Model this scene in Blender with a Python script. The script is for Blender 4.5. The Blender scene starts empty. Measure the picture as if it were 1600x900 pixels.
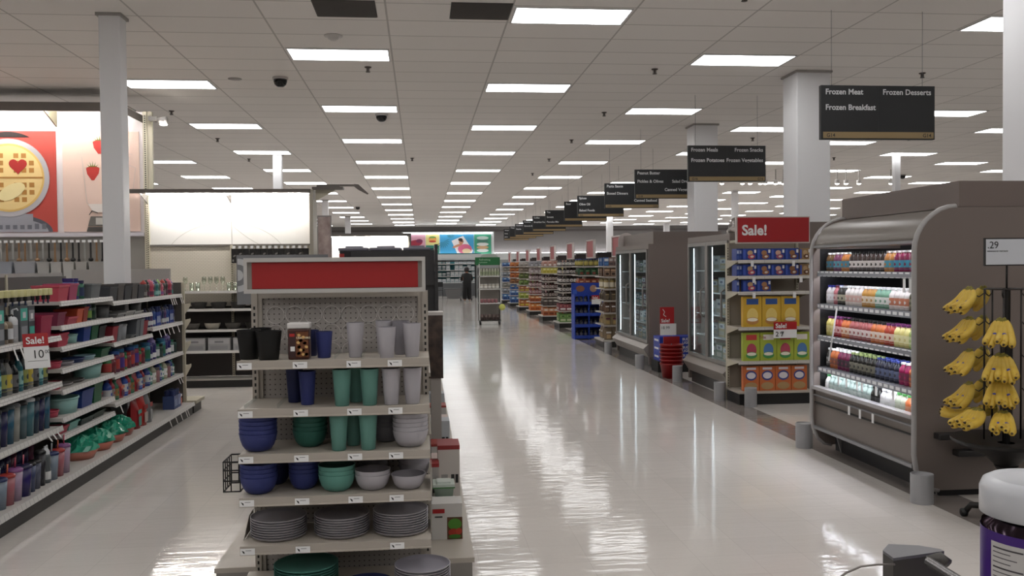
import bpy, math, random
from math import sin, cos, pi, radians
from mathutils import Vector, Matrix
random.seed(7)
C = bpy.context.scene.collection
SC = bpy.context.scene
# ------------------------------------------------------------------ camera, world, exposure
FPX, YAW, PITCH, ROLL, HC = 1400.0, .1015, .0246, .0100, 1.65
cam_d = bpy.data.cameras.new('camera'); cam_d.sensor_width = 36; cam_d.lens = FPX/1600*36
cam_d.clip_start = .05; cam_d.clip_end = 300
cam = bpy.data.objects.new('camera', cam_d); C.objects.link(cam); SC.camera = cam
_r = Vector((cos(YAW), -sin(YAW), 0)); _d = Vector((sin(YAW)*cos(PITCH), cos(YAW)*cos(PITCH), -sin(PITCH)))
_u = _r.cross(_d); _rr = _r*cos(ROLL)-_u*sin(ROLL); _uu = _u*cos(ROLL)+_r*sin(ROLL)
_m = Matrix((( _rr.x, _uu.x, -_d.x, 0), (_rr.y, _uu.y, -_d.y, 0), (_rr.z, _uu.z, -_d.z, HC), (0, 0, 0, 1)))
cam.matrix_world = _m
w = bpy.data.worlds.new('world'); SC.world = w; w.use_nodes = True
w.node_tree.nodes['Background'].inputs[0].default_value = (.5, .5, .52, 1)
w.node_tree.nodes['Background'].inputs[1].default_value = .02
SC.view_settings.view_transform = 'Standard'; SC.view_settings.look = 'None'
SC.view_settings.exposure = 0.0; SC.view_settings.gamma = 1; SC.view_settings.use_curve_mapping = False
L_PANEL = 7.6          # radiance of the fluorescent ceiling panels
CZ = 4.18              # ceiling height
# ------------------------------------------------------------------ materials
MATS = {}
def srgb(c):
    if isinstance(c, str):
        c = [int(c[i:i+2], 16)/255 for i in (0, 2, 4)]
    return [((x+.055)/1.055)**2.4 if x > .04045 else x/12.92 for x in c]
def M(col, rough=.5, metal=0, name=None, emit=0, alpha=1, trans=0, spec=.5):
    k = (str(col), rough, metal, emit, alpha, trans, spec)
    if k in MATS: return MATS[k]
    m = bpy.data.materials.new(name or 'surface'); m.use_nodes = True
    b = m.node_tree.nodes['Principled BSDF']; c = srgb(col)+[1]
    b.inputs['Base Color'].default_value = c; b.inputs['Roughness'].default_value = rough
    b.inputs['Metallic'].default_value = metal; b.inputs['Specular IOR Level'].default_value = spec
    if emit: b.inputs['Emission Color'].default_value = c; b.inputs['Emission Strength'].default_value = emit
    if alpha < 1: b.inputs['Alpha'].default_value = alpha
    if trans: b.inputs['Transmission Weight'].default_value = trans
    MATS[k] = m; return m
def nodes(m): return m.node_tree.nodes, m.node_tree.links, m.node_tree.nodes['Principled BSDF']
def floor_mat():
    m = bpy.data.materials.new('waxed_vinyl_tile'); m.use_nodes = True; N, Lk, b = nodes(m)
    g = N.new('ShaderNodeNewGeometry'); sp = N.new('ShaderNodeSeparateXYZ'); Lk.new(g.outputs['Position'], sp.inputs[0])
    br = N.new('ShaderNodeTexBrick'); br.offset = 0; br.inputs['Scale'].default_value = 1
    br.inputs['Brick Width'].default_value = .305; br.inputs['Row Height'].default_value = .305
    br.inputs['Mortar Size'].default_value = .0012; br.inputs['Mortar Smooth'].default_value = .5
    c1 = srgb('d9d3cd')+[1]; c2 = srgb('d4cec8')+[1]; c3 = srgb('bdb7b1')+[1]
    br.inputs['Color1'].default_value = c1; br.inputs['Color2'].default_value = c2; br.inputs['Mortar'].default_value = c3
    Lk.new(g.outputs['Position'], br.inputs['Vector'])
    nz = N.new('ShaderNodeTexNoise'); nz.inputs['Scale'].default_value = 60; nz.inputs['Detail'].default_value = 3
    Lk.new(g.outputs['Position'], nz.inputs['Vector'])
    mx = N.new('ShaderNodeMixRGB'); mx.blend_type = 'MULTIPLY'; mx.inputs[0].default_value = .07
    Lk.new(br.outputs[0], mx.inputs[1]); Lk.new(nz.outputs['Fac'], mx.inputs[2])
    # grey border tile under and in front of the cold cases
    gt = N.new('ShaderNodeMath'); gt.operation = 'GREATER_THAN'; gt.inputs[1].default_value = 3.44; Lk.new(sp.outputs['X'], gt.inputs[0])
    lt = N.new('ShaderNodeMath'); lt.operation = 'LESS_THAN'; lt.inputs[1].default_value = 3.76; Lk.new(sp.outputs['X'], lt.inputs[0])
    band = N.new('ShaderNodeMath'); band.operation = 'MULTIPLY'; Lk.new(gt.outputs[0], band.inputs[0]); Lk.new(lt.outputs[0], band.inputs[1])
    mb = N.new('ShaderNodeMixRGB'); Lk.new(band.outputs[0], mb.inputs[0]); Lk.new(mx.outputs[0], mb.inputs[1])
    mb.inputs[2].default_value = srgb('857d78')+[1]
    Lk.new(mb.outputs[0], b.inputs['Base Color'])
    b.inputs['Roughness'].default_value = .16; b.inputs['Specular IOR Level'].default_value = .36
    # slight waviness of the wax, wider than deep, so reflections break into short streaks
    mp = N.new('ShaderNodeMapping'); mp.inputs['Scale'].default_value = (2.4, 9, 1); Lk.new(g.outputs['Position'], mp.inputs[0])
    n2 = N.new('ShaderNodeTexNoise'); n2.inputs['Scale'].default_value = 1.6; n2.inputs['Detail'].default_value = 2.5
    Lk.new(mp.outputs[0], n2.inputs['Vector'])
    bp = N.new('ShaderNodeBump'); bp.inputs['Strength'].default_value = .075; bp.inputs['Distance'].default_value = .02
    Lk.new(n2.outputs['Fac'], bp.inputs['Height']); Lk.new(bp.outputs[0], b.inputs['Normal'])
    n3 = N.new('ShaderNodeTexNoise'); n3.inputs['Scale'].default_value = .9; n3.inputs['Detail'].default_value = 4
    Lk.new(g.outputs['Position'], n3.inputs['Vector'])
    mr = N.new('ShaderNodeMapRange'); mr.inputs['To Min'].default_value = .04; mr.inputs['To Max'].default_value = .12
    Lk.new(n3.outputs['Fac'], mr.inputs[0]); Lk.new(mr.outputs[0], b.inputs['Roughness'])
    return m
def ceil_mat():
    m = bpy.data.materials.new('acoustic_ceiling_tile'); m.use_nodes = True; N, Lk, b = nodes(m)
    g = N.new('ShaderNodeNewGeometry'); mp = N.new('ShaderNodeMapping')
    mp.inputs['Location'].default_value = (-(.952-.026), -(8.72), 0); Lk.new(g.outputs['Position'], mp.inputs[0])
    br = N.new('ShaderNodeTexBrick'); br.offset = 0; br.inputs['Scale'].default_value = 1
    br.inputs['Brick Width'].default_value = 1.2325; br.inputs['Row Height'].default_value = .61
    br.inputs['Mortar Size'].default_value = .011; br.inputs['Mortar Smooth'].default_value = .2
    br.inputs['Color1'].default_value = srgb('efebe7')+[1]; br.inputs['Color2'].default_value = srgb('ebe7e3')+[1]
    br.inputs['Mortar'].default_value = srgb('c2beba')+[1]
    Lk.new(mp.outputs[0], br.inputs['Vector'])
    nz = N.new('ShaderNodeTexNoise'); nz.inputs['Scale'].default_value = 90; Lk.new(g.outputs['Position'], nz.inputs['Vector'])
    mx = N.new('ShaderNodeMixRGB'); mx.blend_type = 'MULTIPLY'; mx.inputs[0].default_value = .04
    Lk.new(br.outputs[0], mx.inputs[1]); Lk.new(nz.outputs['Fac'], mx.inputs[2]); Lk.new(mx.outputs[0], b.inputs['Base Color'])
    b.inputs['Roughness'].default_value = .9; b.inputs['Specular IOR Level'].default_value = .1
    return m
def noise_mat(name, ca, cb, scale=8, rough=.6, stretch=(1, 1, 1), metal=0):
    m = bpy.data.materials.new(name); m.use_nodes = True; N, Lk, b = nodes(m)
    t = N.new('ShaderNodeTexCoord'); mp = N.new('ShaderNodeMapping'); mp.inputs['Scale'].default_value = stretch
    Lk.new(t.outputs['Object'], mp.inputs[0])
    nz = N.new('ShaderNodeTexNoise'); nz.inputs['Scale'].default_value = scale; nz.inputs['Detail'].default_value = 4
    Lk.new(mp.outputs[0], nz.inputs['Vector'])
    cr = N.new('ShaderNodeValToRGB'); cr.color_ramp.elements[0].position = .35; cr.color_ramp.elements[1].position = .65
    cr.color_ramp.elements[0].color = srgb(ca)+[1]; cr.color_ramp.elements[1].color = srgb(cb)+[1]
    Lk.new(nz.outputs['Fac'], cr.inputs[0]); Lk.new(cr.outputs[0], b.inputs['Base Color'])
    b.inputs['Roughness'].default_value = rough; b.inputs['Metallic'].default_value = metal
    return m
def grid_mat(name, base, line, bw, rh, mortar=.06, axes='XZ', rough=.6):
    m = bpy.data.materials.new(name); m.use_nodes = True; N, Lk, b = nodes(m)
    g = N.new('ShaderNodeNewGeometry'); sp = N.new('ShaderNodeSeparateXYZ'); cb = N.new('ShaderNodeCombineXYZ')
    Lk.new(g.outputs['Position'], sp.inputs[0]); Lk.new(sp.outputs[axes[0]], cb.inputs[0]); Lk.new(sp.outputs[axes[1]], cb.inputs[1])
    br = N.new('ShaderNodeTexBrick'); br.inputs['Scale'].default_value = 1; br.inputs['Brick Width'].default_value = bw
    br.inputs['Row Height'].default_value = rh; br.inputs['Mortar Size'].default_value = mortar*rh
    br.inputs['Color1'].default_value = srgb(base)+[1]; br.inputs['Color2'].default_value = srgb(base)+[1]; br.inputs['Mortar'].default_value = srgb(line)+[1]
    Lk.new(cb.outputs[0], br.inputs['Vector']); Lk.new(br.outputs[0], b.inputs['Base Color']); b.inputs['Roughness'].default_value = rough
    return m
def peg_mat():
    # perforated hardboard: small dark holes on a 25 mm pitch
    m = bpy.data.materials.new('pegboard'); m.use_nodes = True; N, Lk, b = nodes(m)
    g = N.new('ShaderNodeNewGeometry'); sp = N.new('ShaderNodeSeparateXYZ'); Lk.new(g.outputs['Position'], sp.inputs[0])
    outs = []
    for ax in 'XZ':
        a = N.new('ShaderNodeMath'); a.operation = 'PINGPONG'; a.inputs[1].default_value = .0195/2*1.3; Lk.new(sp.outputs[ax], a.inputs[0])
        p = N.new('ShaderNodeMath'); p.operation = 'POWER'; p.inputs[1].default_value = 2; Lk.new(a.outputs[0], p.inputs[0]); outs.append(p)
    s = N.new('ShaderNodeMath'); s.operation = 'ADD'; Lk.new(outs[0].outputs[0], s.inputs[0]); Lk.new(outs[1].outputs[0], s.inputs[1])
    l = N.new('ShaderNodeMath'); l.operation = 'LESS_THAN'; l.inputs[1].default_value = .0034**2; Lk.new(s.outputs[0], l.inputs[0])
    mx = N.new('ShaderNodeMixRGB'); Lk.new(l.outputs[0], mx.inputs[0]); mx.inputs[1].default_value = srgb('aaa49f')+[1]; mx.inputs[2].default_value = srgb('4a4542')+[1]
    Lk.new(mx.outputs[0], b.inputs['Base Color']); b.inputs['Roughness'].default_value = .55
    return m
def glass_mat(name, tint='e8f2f0', alpha=.12, rough=.03):
    m = bpy.data.materials.new(name); m.use_nodes = True; N, Lk, b = nodes(m)
    tr = N.new('ShaderNodeBsdfTransparent'); tr.inputs[0].default_value = srgb(tint)+[1]
    gl = N.new('ShaderNodeBsdfGlossy'); gl.inputs['Roughness'].default_value = rough; gl.inputs[0].default_value = srgb(tint)+[1]
    fr = N.new('ShaderNodeFresnel'); fr.inputs[0].default_value = 1.45
    gm = N.new('ShaderNodeNewGeometry'); inv = N.new('ShaderNodeMath'); inv.operation = 'SUBTRACT'; inv.inputs[0].default_value = 1; Lk.new(gm.outputs['Backfacing'], inv.inputs[1])
    pr = N.new('ShaderNodeMath'); pr.operation = 'MULTIPLY'; Lk.new(fr.outputs[0], pr.inputs[0]); Lk.new(inv.outputs[0], pr.inputs[1])
    ad = N.new('ShaderNodeMath'); ad.operation = 'MAXIMUM'; ad.inputs[1].default_value = alpha; Lk.new(pr.outputs[0], ad.inputs[0])
    mx = N.new('ShaderNodeMixShader'); Lk.new(ad.outputs[0], mx.inputs[0]); Lk.new(tr.outputs[0], mx.inputs[1]); Lk.new(gl.outputs[0], mx.inputs[2])
    Lk.new(mx.outputs[0], N['Material Output'].inputs[0]); return m
W_METAL = M('c9c5c0', .45, 0, 'painted_shelf_white'); W_RAIL = M('d4d1ce', .4, 0, 'price_rail'); W_TAG = M('eeeeee', .5, 0, 'paper_tag')
BLACK = M('141414', .5, 0, 'black_plastic'); KICK = M('2a2928', .4, 0, 'black_kick_plate'); DARK = M('35322f', .5, 0, 'dark_panel')
TAUPE = M('766b65', .45, 0, 'taupe_laminate'); STEEL = M('8f8f90', .32, .85, 'brushed_steel'); ALU = M('8a8a8c', .38, .35, 'aluminium_trim')
BEIGE = M('b9b29f', .5, 0, 'beige_bracket'); RED = M('a8181c', .45, 0, 'sale_red'); WHITE = M('e6e6e6', .5, 0, 'white_print'); INK = M('262626', .6, 0, 'dark_ink')
GREYP = M('9a9794', .5, 0, 'grey_panel'); CLEAR = glass_mat('clear_acrylic', 'f4f7f7', .07, .05); DGLASS = glass_mat('door_glass', 'dfe6e6', .14, .04)
PEG = peg_mat()
# ------------------------------------------------------------------ mesh builder
class MB:
    def __init__(s): s.v = []; s.f = []; s.mi = []; s.sm = []; s.mats = []
    def m(s, mat):
        if mat not in s.mats: s.mats.append(mat)
        return s.mats.index(mat)
    def add(s, vs, fs, mat, smooth=False):
        o = len(s.v); s.v += [tuple(v) for v in vs]; k = s.m(mat)
        for f in fs: s.f.append([i+o for i in f]); s.mi.append(k); s.sm.append(smooth)
        return s
    def box(s, x0, x1, y0, y1, z0, z1, mat):
        vs = [(x, y, z) for z in (z0, z1) for y in (y0, y1) for x in (x0, x1)]
        return s.add(vs, [(0, 2, 3, 1), (4, 5, 7, 6), (0, 1, 5, 4), (2, 6, 7, 3), (0, 4, 6, 2), (1, 3, 7, 5)], mat)
    def frustum(s, cx, cy, z0, z1, w0, d0, w1, d1, mat):
        vs = [(cx+sx*w0/2, cy+sy*d0/2, z0) for sy in (-1, 1) for sx in (-1, 1)]+[(cx+sx*w1/2, cy+sy*d1/2, z1) for sy in (-1, 1) for sx in (-1, 1)]
        return s.add(vs, [(0, 2, 3, 1), (4, 5, 7, 6), (0, 1, 5, 4), (2, 6, 7, 3), (0, 4, 6, 2), (1, 3, 7, 5)], mat)
    def lathe(s, prof, mat, c=(0, 0, 0), n=24, smooth=True, sx=1, sy=1):
        # prof: list of (r, z); a None starts a new strip (hard edge)
        strips = []; cur = []
        for p in prof:
            if p is None: strips.append(cur); cur = [cur[-1]]
            else: cur.append(p)
        strips.append(cur)
        for st in strips:
            vs = []; fs = []; rings = []
            for r, z in st:
                if r < 1e-6: rings.append([len(vs)]); vs.append((c[0], c[1], c[2]+z))
                else:
                    rings.append(list(range(len(vs), len(vs)+n)))
                    vs += [(c[0]+r*sx*cos(2*pi*i/n), c[1]+r*sy*sin(2*pi*i/n), c[2]+z) for i in range(n)]
            for a, b in zip(rings, rings[1:]):
                for i in range(n):
                    j = (i+1) % n
                    if len(a) == 1 and len(b) == 1: continue
                    if len(a) == 1: fs.append((a[0], b[j], b[i]))
                    elif len(b) == 1: fs.append((a[i], a[j], b[0]))
                    else: fs.append((a[i], a[j], b[j], b[i]))
            s.add(vs, fs, mat, smooth)
        return s
    def cyl(s, cx, cy, z0, z1, r, mat, n=20, r1=None):
        r1 = r if r1 is None else r1
        return s.lathe([(0, z0), (r, z0), None, (r1, z1), None, (0, z1)], mat, (cx, cy, 0), n)
    def tube(s, pts, r, mat, n=8, closed=False):
        pts = [Vector(p) for p in pts]; k = len(pts); rs = r if isinstance(r, (list, tuple)) else [r]*k
        vs = []; fs = []; prev = None
        for i, p in enumerate(pts):
            a = pts[(i-1) % k] if (i > 0 or closed) else p; b = pts[(i+1) % k] if (i < k-1 or closed) else p
            t = (b-a).normalized()
            if prev is None: x = t.orthogonal().normalized()
            else: x = (prev-t*prev.dot(t)).normalized()
            prev = x; y = t.cross(x)
            vs += [p+(x*cos(2*pi*j/n)+y*sin(2*pi*j/n))*rs[i] for j in range(n)]
        segs = k if closed else k-1
        for i in range(segs):
            i2 = (i+1) % k
            for j in range(n):
                j2 = (j+1) % n; fs.append((i*n+j, i*n+j2, i2*n+j2, i2*n+j))
        if not closed: fs.append(tuple(range(n))[::-1]); fs.append(tuple((k-1)*n+j for j in range(n)))
        return s.add(vs, fs, mat, n > 4)
    def prism(s, pts, ext, mat, smooth=False):
        # closed outline of 3D points extruded by vector ext
        n = len(pts); e = Vector(ext); vs = [Vector(p) for p in pts]; vs += [v+e for v in vs]
        s.add(vs, [tuple(range(n))[::-1], tuple(range(n, 2*n))], mat)
        vs2 = [Vector(v) for v in vs]; return s.add(vs2, [(i, (i+1) % n, n+(i+1) % n, n+i) for i in range(n)], mat, smooth)
    def poly(s, pts, mat): return s.add(pts, [tuple(range(len(pts)))], mat)
    def mesh(s, name='mesh'):
        me = bpy.data.meshes.new(name); me.from_pydata(s.v, [], s.f)
        for m in s.mats: me.materials.append(m)
        me.polygons.foreach_set('material_index', s.mi); me.polygons.foreach_set('use_smooth', s.sm); me.update()
        return me
    def build(s, name, parent=None, bevel=0, loc=None, fix=True):
        return link(name, s.mesh(name), parent, bevel, loc)
def link(name, me, parent=None, bevel=0, loc=None):
    o = bpy.data.objects.new(name, me); C.objects.link(o)
    if parent: o.parent = parent
    if loc: o.location = loc
    if bevel:
        b = o.modifiers.new('bevel', 'BEVEL'); b.width = bevel; b.segments = 2; b.limit_method = 'ANGLE'; b.angle_limit = radians(40)
    return o
LABELS = set()
def tag(o, label, cat, group=None):
    if len(label.replace('-',' ').split()) > 16: print('LONG', o.name, label)
    o['label'] = label; o['category'] = cat
    if group: o['group'] = group
    return o
def empty(name, label, cat, loc=(0, 0, 0), rz=0, group=None):
    o = bpy.data.objects.new(name, None); o.empty_display_size = .05; C.objects.link(o); o.location = loc; o.rotation_euler[2] = rz
    return tag(o, label, cat, group)
def struct(name, mb):
    o = mb.build(name) if isinstance(mb, MB) else mb; o['kind'] = 'structure'; return o
def part_label(o, s): o['label'] = s; return o
ORD = ['zeroth', 'first', 'second', 'third', 'fourth', 'fifth', 'sixth', 'seventh', 'eighth', 'ninth', 'tenth', 'eleventh', 'twelfth', 'thirteenth', 'fourteenth',
       'fifteenth', 'sixteenth', 'seventeenth', 'eighteenth', 'nineteenth', 'twentieth']
def nth(i):
    if i <= 20: return ORD[i]
    t = {2: 'twenty', 3: 'thirty', 4: 'forty'}[i//10]
    return (t+'-'+ORD[i % 10]) if i % 10 else t[:-1]+'ieth'
# flat print on a plane: origin o, right u, up v (unit vectors); layers lifted by a hair so that they lie on each other
class Print:
    def __init__(s, mb, o, u, v, lift=.0006):
        s.mb = mb; s.o = Vector(o); s.u = Vector(u); s.v = Vector(v); s.n = s.u.cross(s.v); s.k = 0; s.lift = lift
    def P(s, x, y): return s.o+s.u*x+s.v*y+s.n*(s.lift*s.k)
    def poly(s, pts, mat, new=True):
        if new: s.k += 1
        s.mb.poly([s.P(x, y) for x, y in pts], mat)
    def rect(s, x0, x1, y0, y1, mat, new=True): s.poly([(x0, y0), (x1, y0), (x1, y1), (x0, y1)], mat, new)
    def ell(s, cx, cy, rx, ry, mat, rot=0, a0=0, a1=2*pi, n=28, new=True):
        full = abs(a1-a0-2*pi) < 1e-6
        ts = [a0+(a1-a0)*i/(n if full else n-1) for i in range(n)]
        s.poly([(cx+rx*cos(t)*cos(rot)-ry*sin(t)*sin(rot), cy+rx*cos(t)*sin(rot)+ry*sin(t)*cos(rot)) for t in ts], mat, new)
    def line(s, pts, wd, mat, new=True):
        if new: s.k += 1
        for (x0, y0), (x1, y1) in zip(pts, pts[1:]):
            d = Vector((x1-x0, y1-y0)); 
            if d.length < 1e-9: continue
            d.normalize(); px, py = -d.y*wd/2, d.x*wd/2
            s.mb.poly([s.P(x0+px, y0+py), s.P(x0-px, y0-py), s.P(x1-px, y1-py), s.P(x1+px, y1+py)][::1], mat)
def text_mesh(t, size, mat, align='LEFT', bold=.012, depth=.0008):
    cu = bpy.data.curves.new('lettering', 'FONT'); cu.body = t; cu.size = size; cu.align_x = align; cu.offset = bold*size; cu.extrude = depth/2
    cu.resolution_u = 3
    o = bpy.data.objects.new('tmp', cu); C.objects.link(o); bpy.context.view_layer.update()
    me = bpy.data.meshes.new_from_object(o.evaluated_get(bpy.context.evaluated_depsgraph_get())); bpy.data.objects.remove(o)
    me.materials.clear(); me.materials.append(mat); return me
def text(t, size, o, u, v, mat, parent=None, align='LEFT', bold=.012, name='lettering', depth=.0008):
    me = text_mesh(t, size, mat, align, bold, depth); u = Vector(u); v = Vector(v); n = u.cross(v); o = Vector(o)+n*depth
    me.transform(Matrix(((u.x, v.x, n.x, o.x), (u.y, v.y, n.y, o.y), (u.z, v.z, n.z, o.z), (0, 0, 0, 1))))
    return link(name, me, parent)
XR, ZU = (1, 0, 0), (0, 0, 1)     # plane facing -Y : right = +X
YB, YF = (0, -1, 0), (0, 1, 0)    # plane facing -X : right = -Y ; plane facing +X : right = +Y
# ------------------------------------------------------------------ room
X0, X1, Y0, Y1 = -17.0, 27.0, -7.0, 57.0
struct('floor', MB().box(X0, X1, Y0, Y1, -.1, 0, floor_mat()))
struct('ceiling', MB().box(X0, X1, Y0, Y1, CZ, CZ+.1, ceil_mat()))
WALL = M('7a7674', .8, 0, 'grey_wall_paint')
struct('wall_back', MB().box(X0, X1, Y1, Y1+.15, 0, CZ, WALL))
struct('wall_left', MB().box(X0-.15, X0, Y0, Y1, 0, CZ, WALL))
struct('wall_right', MB().box(X1, X1+.15, Y0, Y1, 0, CZ, WALL))
struct('wall_front', MB().box(X0, X1, Y0-.15, Y0, 0, CZ, WALL))
struct('trim_1', MB().box(X0+.002, X1-.002, Y1-.07, Y1-.001, 3.86, 3.98, M('5c5654', .7, 0, 'dark_cornice')))
COLP = M('e6e6e8', .45, 0, 'column_paint')
def column(x, y, wx, wy, label, cap=True):
    t = empty('support_column', label, 'column', (x, y, 0))
    MB().box(-wx/2, wx/2, -wy/2, wy/2, 0, CZ-.001, COLP).build('shaft', t, .012)
    if cap: MB().box(-wx/2-.02, wx/2+.02, -wy/2-.02, wy/2+.02, CZ-.03, CZ-.002, M('a5a19e', .6)).build('ceiling_collar', t)
    return t
column(-3.02, 9.33, .205, .205, 'slim white square column rising behind the left shelving')
column(-3.12, 20.35, .19, .19, 'slim white column beyond the lit glassware display')
column(-3.5, 34.0, .22, .22, 'thin white column seen just right of the glassware display edge')
column(-3.55, 45.0, .26, .26, 'thinnest white column far off on the left')
column(5.16, 7.0, .42, .42, 'thick white column at the right edge behind the juice cooler')
column(5.17, 11.6, .46, .46, 'thick white column behind the frozen meat aisle sign')
column(5.15, 16.0, .44, .44, 'thick white column behind the second aisle sign')
column(11.1, 20.0, .14, .14, 'thin white pole between the two thick columns on the right', False)
column(10.8, 30.0, .2, .2, 'thin white pole left of the thick column above the sale rack', False)
column(15.1, 54.0, .32, .32, 'farthest thin white pole above the right hand cold cases', False)
column(9.4, 44.0, .3, .3, 'thin white pole far off between the aisle signs', False)
# ceiling lights: columns 2.465 m apart, lamps every 3.66 m, alternate columns staggered
LENS = M('ffffff', .5, 0, 'lamp_diffuser', emit=L_PANEL); LFR = M('d8d8d8', .5, 0, 'lamp_frame')
lm_frame = MB(); 
for a, b, c_, d_ in ((0, 1.18, 0, .018), (0, 1.18, .552, .57), (0, .018, .018, .552), (1.162, 1.18, .018, .552)): lm_frame.box(a, b, c_, d_, -.012, -.001, LFR)
lm_frame = lm_frame.mesh('lamp_frame')
lm_lens = MB().box(.018, 1.162, .018, .552, -.009, -.0015, LENS).mesh('lamp_diffuser')
lm_one = MB(); lm_one.box(0, 1.18, 0, .57, -.006, -.001, LENS); lm_one = lm_one.mesh('lamp')
def project(p):
    q = Vector(p)-Vector((0, 0, HC)); d = q.dot(_d)
    if d < .1: return None
    return 800+FPX*q.dot(_rr)/d, 450-FPX*q.dot(_uu)/d
for k in range(-5, 9):
    x = .952+2.465*k; seen = 0
    for n in range(-4, 14):
        y = (8.75 if k % 2 == 0 else 10.56)+3.66*n
        if y < -6 or y > 55.5 or (k == -2 and 8 < y < 9.5): continue
        p = project((x+.6, y+.3, CZ)); inv = p is not None and -60 < p[0] < 1660 and -20 < p[1]
        if not inv and (x < -9 or x > 9.5 or y > 13): continue
        if inv:
            seen += 1; lab = f'white fluorescent ceiling panel, {nth(seen)} from the front in the {nth(k+6)} row counted from the left'
        else: lab = 'white fluorescent ceiling panel outside the frame'
        g = 'fluorescent ceiling panels'
        if inv and y < 24:
            t = empty('ceiling_light', lab, 'ceiling light', (x, y, CZ), 0, g)
            link('frame', lm_frame, t); link('diffuser', lm_lens, t)
        else:
            o = link('ceiling_light', lm_one, None, 0, (x, y, CZ)); tag(o, lab, 'ceiling light', g)
# vents, cameras, sprinklers, detectors on the ceiling
def vent(x, y, label):
    t = empty('ceiling_vent', label, 'vent', (x, y, CZ), 0, 'return air vents')
    m = MB(); d = M('3a3735', .7, 0, 'vent_mesh'); m.box(0, .6, 0, .57, -.004, -.001, d); m.build('backing', t)
    m = MB()
    for i in range(24): m.box(.01, .59, .012+i*.0235, .02+i*.0235, -.009, -.0045, M('5a5653', .6))
    m.build('grille', t)
vent(-1.0, 8.65, 'dark square ceiling vent, left of the pair'); vent(.325, 8.65, 'dark square ceiling vent, right of the pair beside the lamp')
def dome(x, y, label, r=.09):
    t = empty('security_camera', label, 'security camera', (x, y, CZ))
    MB().lathe([(r*1.15, -.001), (r*1.15, -.03), None, (0, -.03)], M('bdb9b6', .5)).build('mount', t)
    MB().lathe([(r, -.031), (r*.98, -.06), (r*.8, -.1), (r*.45, -.125), (0, -.13)], M('0c0c0c', .08, 0)).build('dome', t)
def atz(px_, py_, z):
    v = _d+_rr*((px_-800)/FPX)-_uu*((py_-450)/FPX); t = (z-HC)/v.z; return v.x*t, v.y*t
def fitting(px_, py_):
    x, y = atz(px_, py_, CZ-.06); return x, y
dome(*fitting(438, 128), 'black dome camera on the ceiling above the left displays'); dome(*fitting(596, 184), 'black dome camera on the ceiling between two lamps over the centre')
dome(*fitting(1410, 276), 'small dark dome camera far off above the brown soffit'); dome(*fitting(559, 325), 'tiny dark dome camera right of the glassware display')
x, y = fitting(521, 64); t = empty('smoke_detector', 'round white smoke detector above the nearest central ceiling lamp', 'smoke detector', (x, y, CZ))
MB().lathe([(.1, -.001), (.1, -.012), None, (.06, -.014), (.055, -.04), (.03, -.055), (0, -.056)], M('c9c6c3', .5)).build('housing', t)
x, y = fitting(367, 130); o = MB().lathe([(.09, -.001), (.088, -.008), (0, -.009)], M('a39e9b', .6)).build('ceiling_plate', None, 0, (x, y, CZ)); tag(o, 'round flush plate on the ceiling beside the left dome camera', 'ceiling plate')
spr = MB(); sm_ = M('4b4440', .5, .4, 'sprinkler_metal'); spr.lathe([(.045, -.001), (.04, -.012), (.012, -.016), None, (.012, -.05), (.006, -.055), None, (.03, -.062), None, (.03, -.066), (0, -.068)], sm_, n=14)
spr.box(-.022, -.016, -.003, .003, -.064, -.014, sm_); spr.box(.016, .022, -.003, .003, -.064, -.014, sm_); spr = spr.mesh('sprinkler')
for i, (a, b, w_) in enumerate(((575, 112, 'above the central lamps'), (1023, 115, 'between the two right hand lamps'), (1163, 1, 'at the top edge of the view'), (268, 179, 'beside the left lit display'), (340, 221, 'above the glassware display'),
        (1441, 121, 'right of the frozen meat sign top'), (944, 181, 'left of a lamp near the middle right'), (389, 252, 'between lamps over the glassware display'), (644, 251, 'over the centre back'), (893, 223, 'left of the wide right lamp'),
        (858, 252, 'small, behind the wide right lamp'), (832, 274, 'tiny, over the start of the far signs'), (1176, 220, 'above the second aisle sign'), (1303, 250, 'between the thick columns'), (1420, 219, 'under the frozen meat sign on the right'), (592, 186, 'just in front of the central dome camera'))):
    x, y = fitting(a, b); tag(link('fire_sprinkler', spr, None, 0, (x, y, CZ)), 'dark fire sprinkler head '+w_, 'sprinkler', 'ceiling sprinklers')
# row of track spotlights far off on the right
BULB = M('fff6ea', .4, 0, 'spot_lamp', emit=9)
for i, px_ in enumerate((1092, 1128, 1160, 1172, 1188, 1196, 1212, 1224, 1236, 1308, 1322, 1342, 1392)):
    x, y = atz(px_, 284, 3.85); t = empty('spotlight', f'white track spotlight, {nth(i+1)} from the left in the row behind the aisle signs', 'spotlight', (x, y, 3.85), 0, 'track spotlights')
    MB().cyl(0, 0, .05, CZ-3.85-.001, .015, M('b5b0ad', .5), 8).build('stem', t); MB().cyl(0, 0, -.05, .05, .06, M('d8d5d2', .5), 12).build('can', t)
    MB().lathe([(.055, -.051), (.04, -.075), (0, -.085)], BULB, n=12).build('lamp', t)
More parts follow.
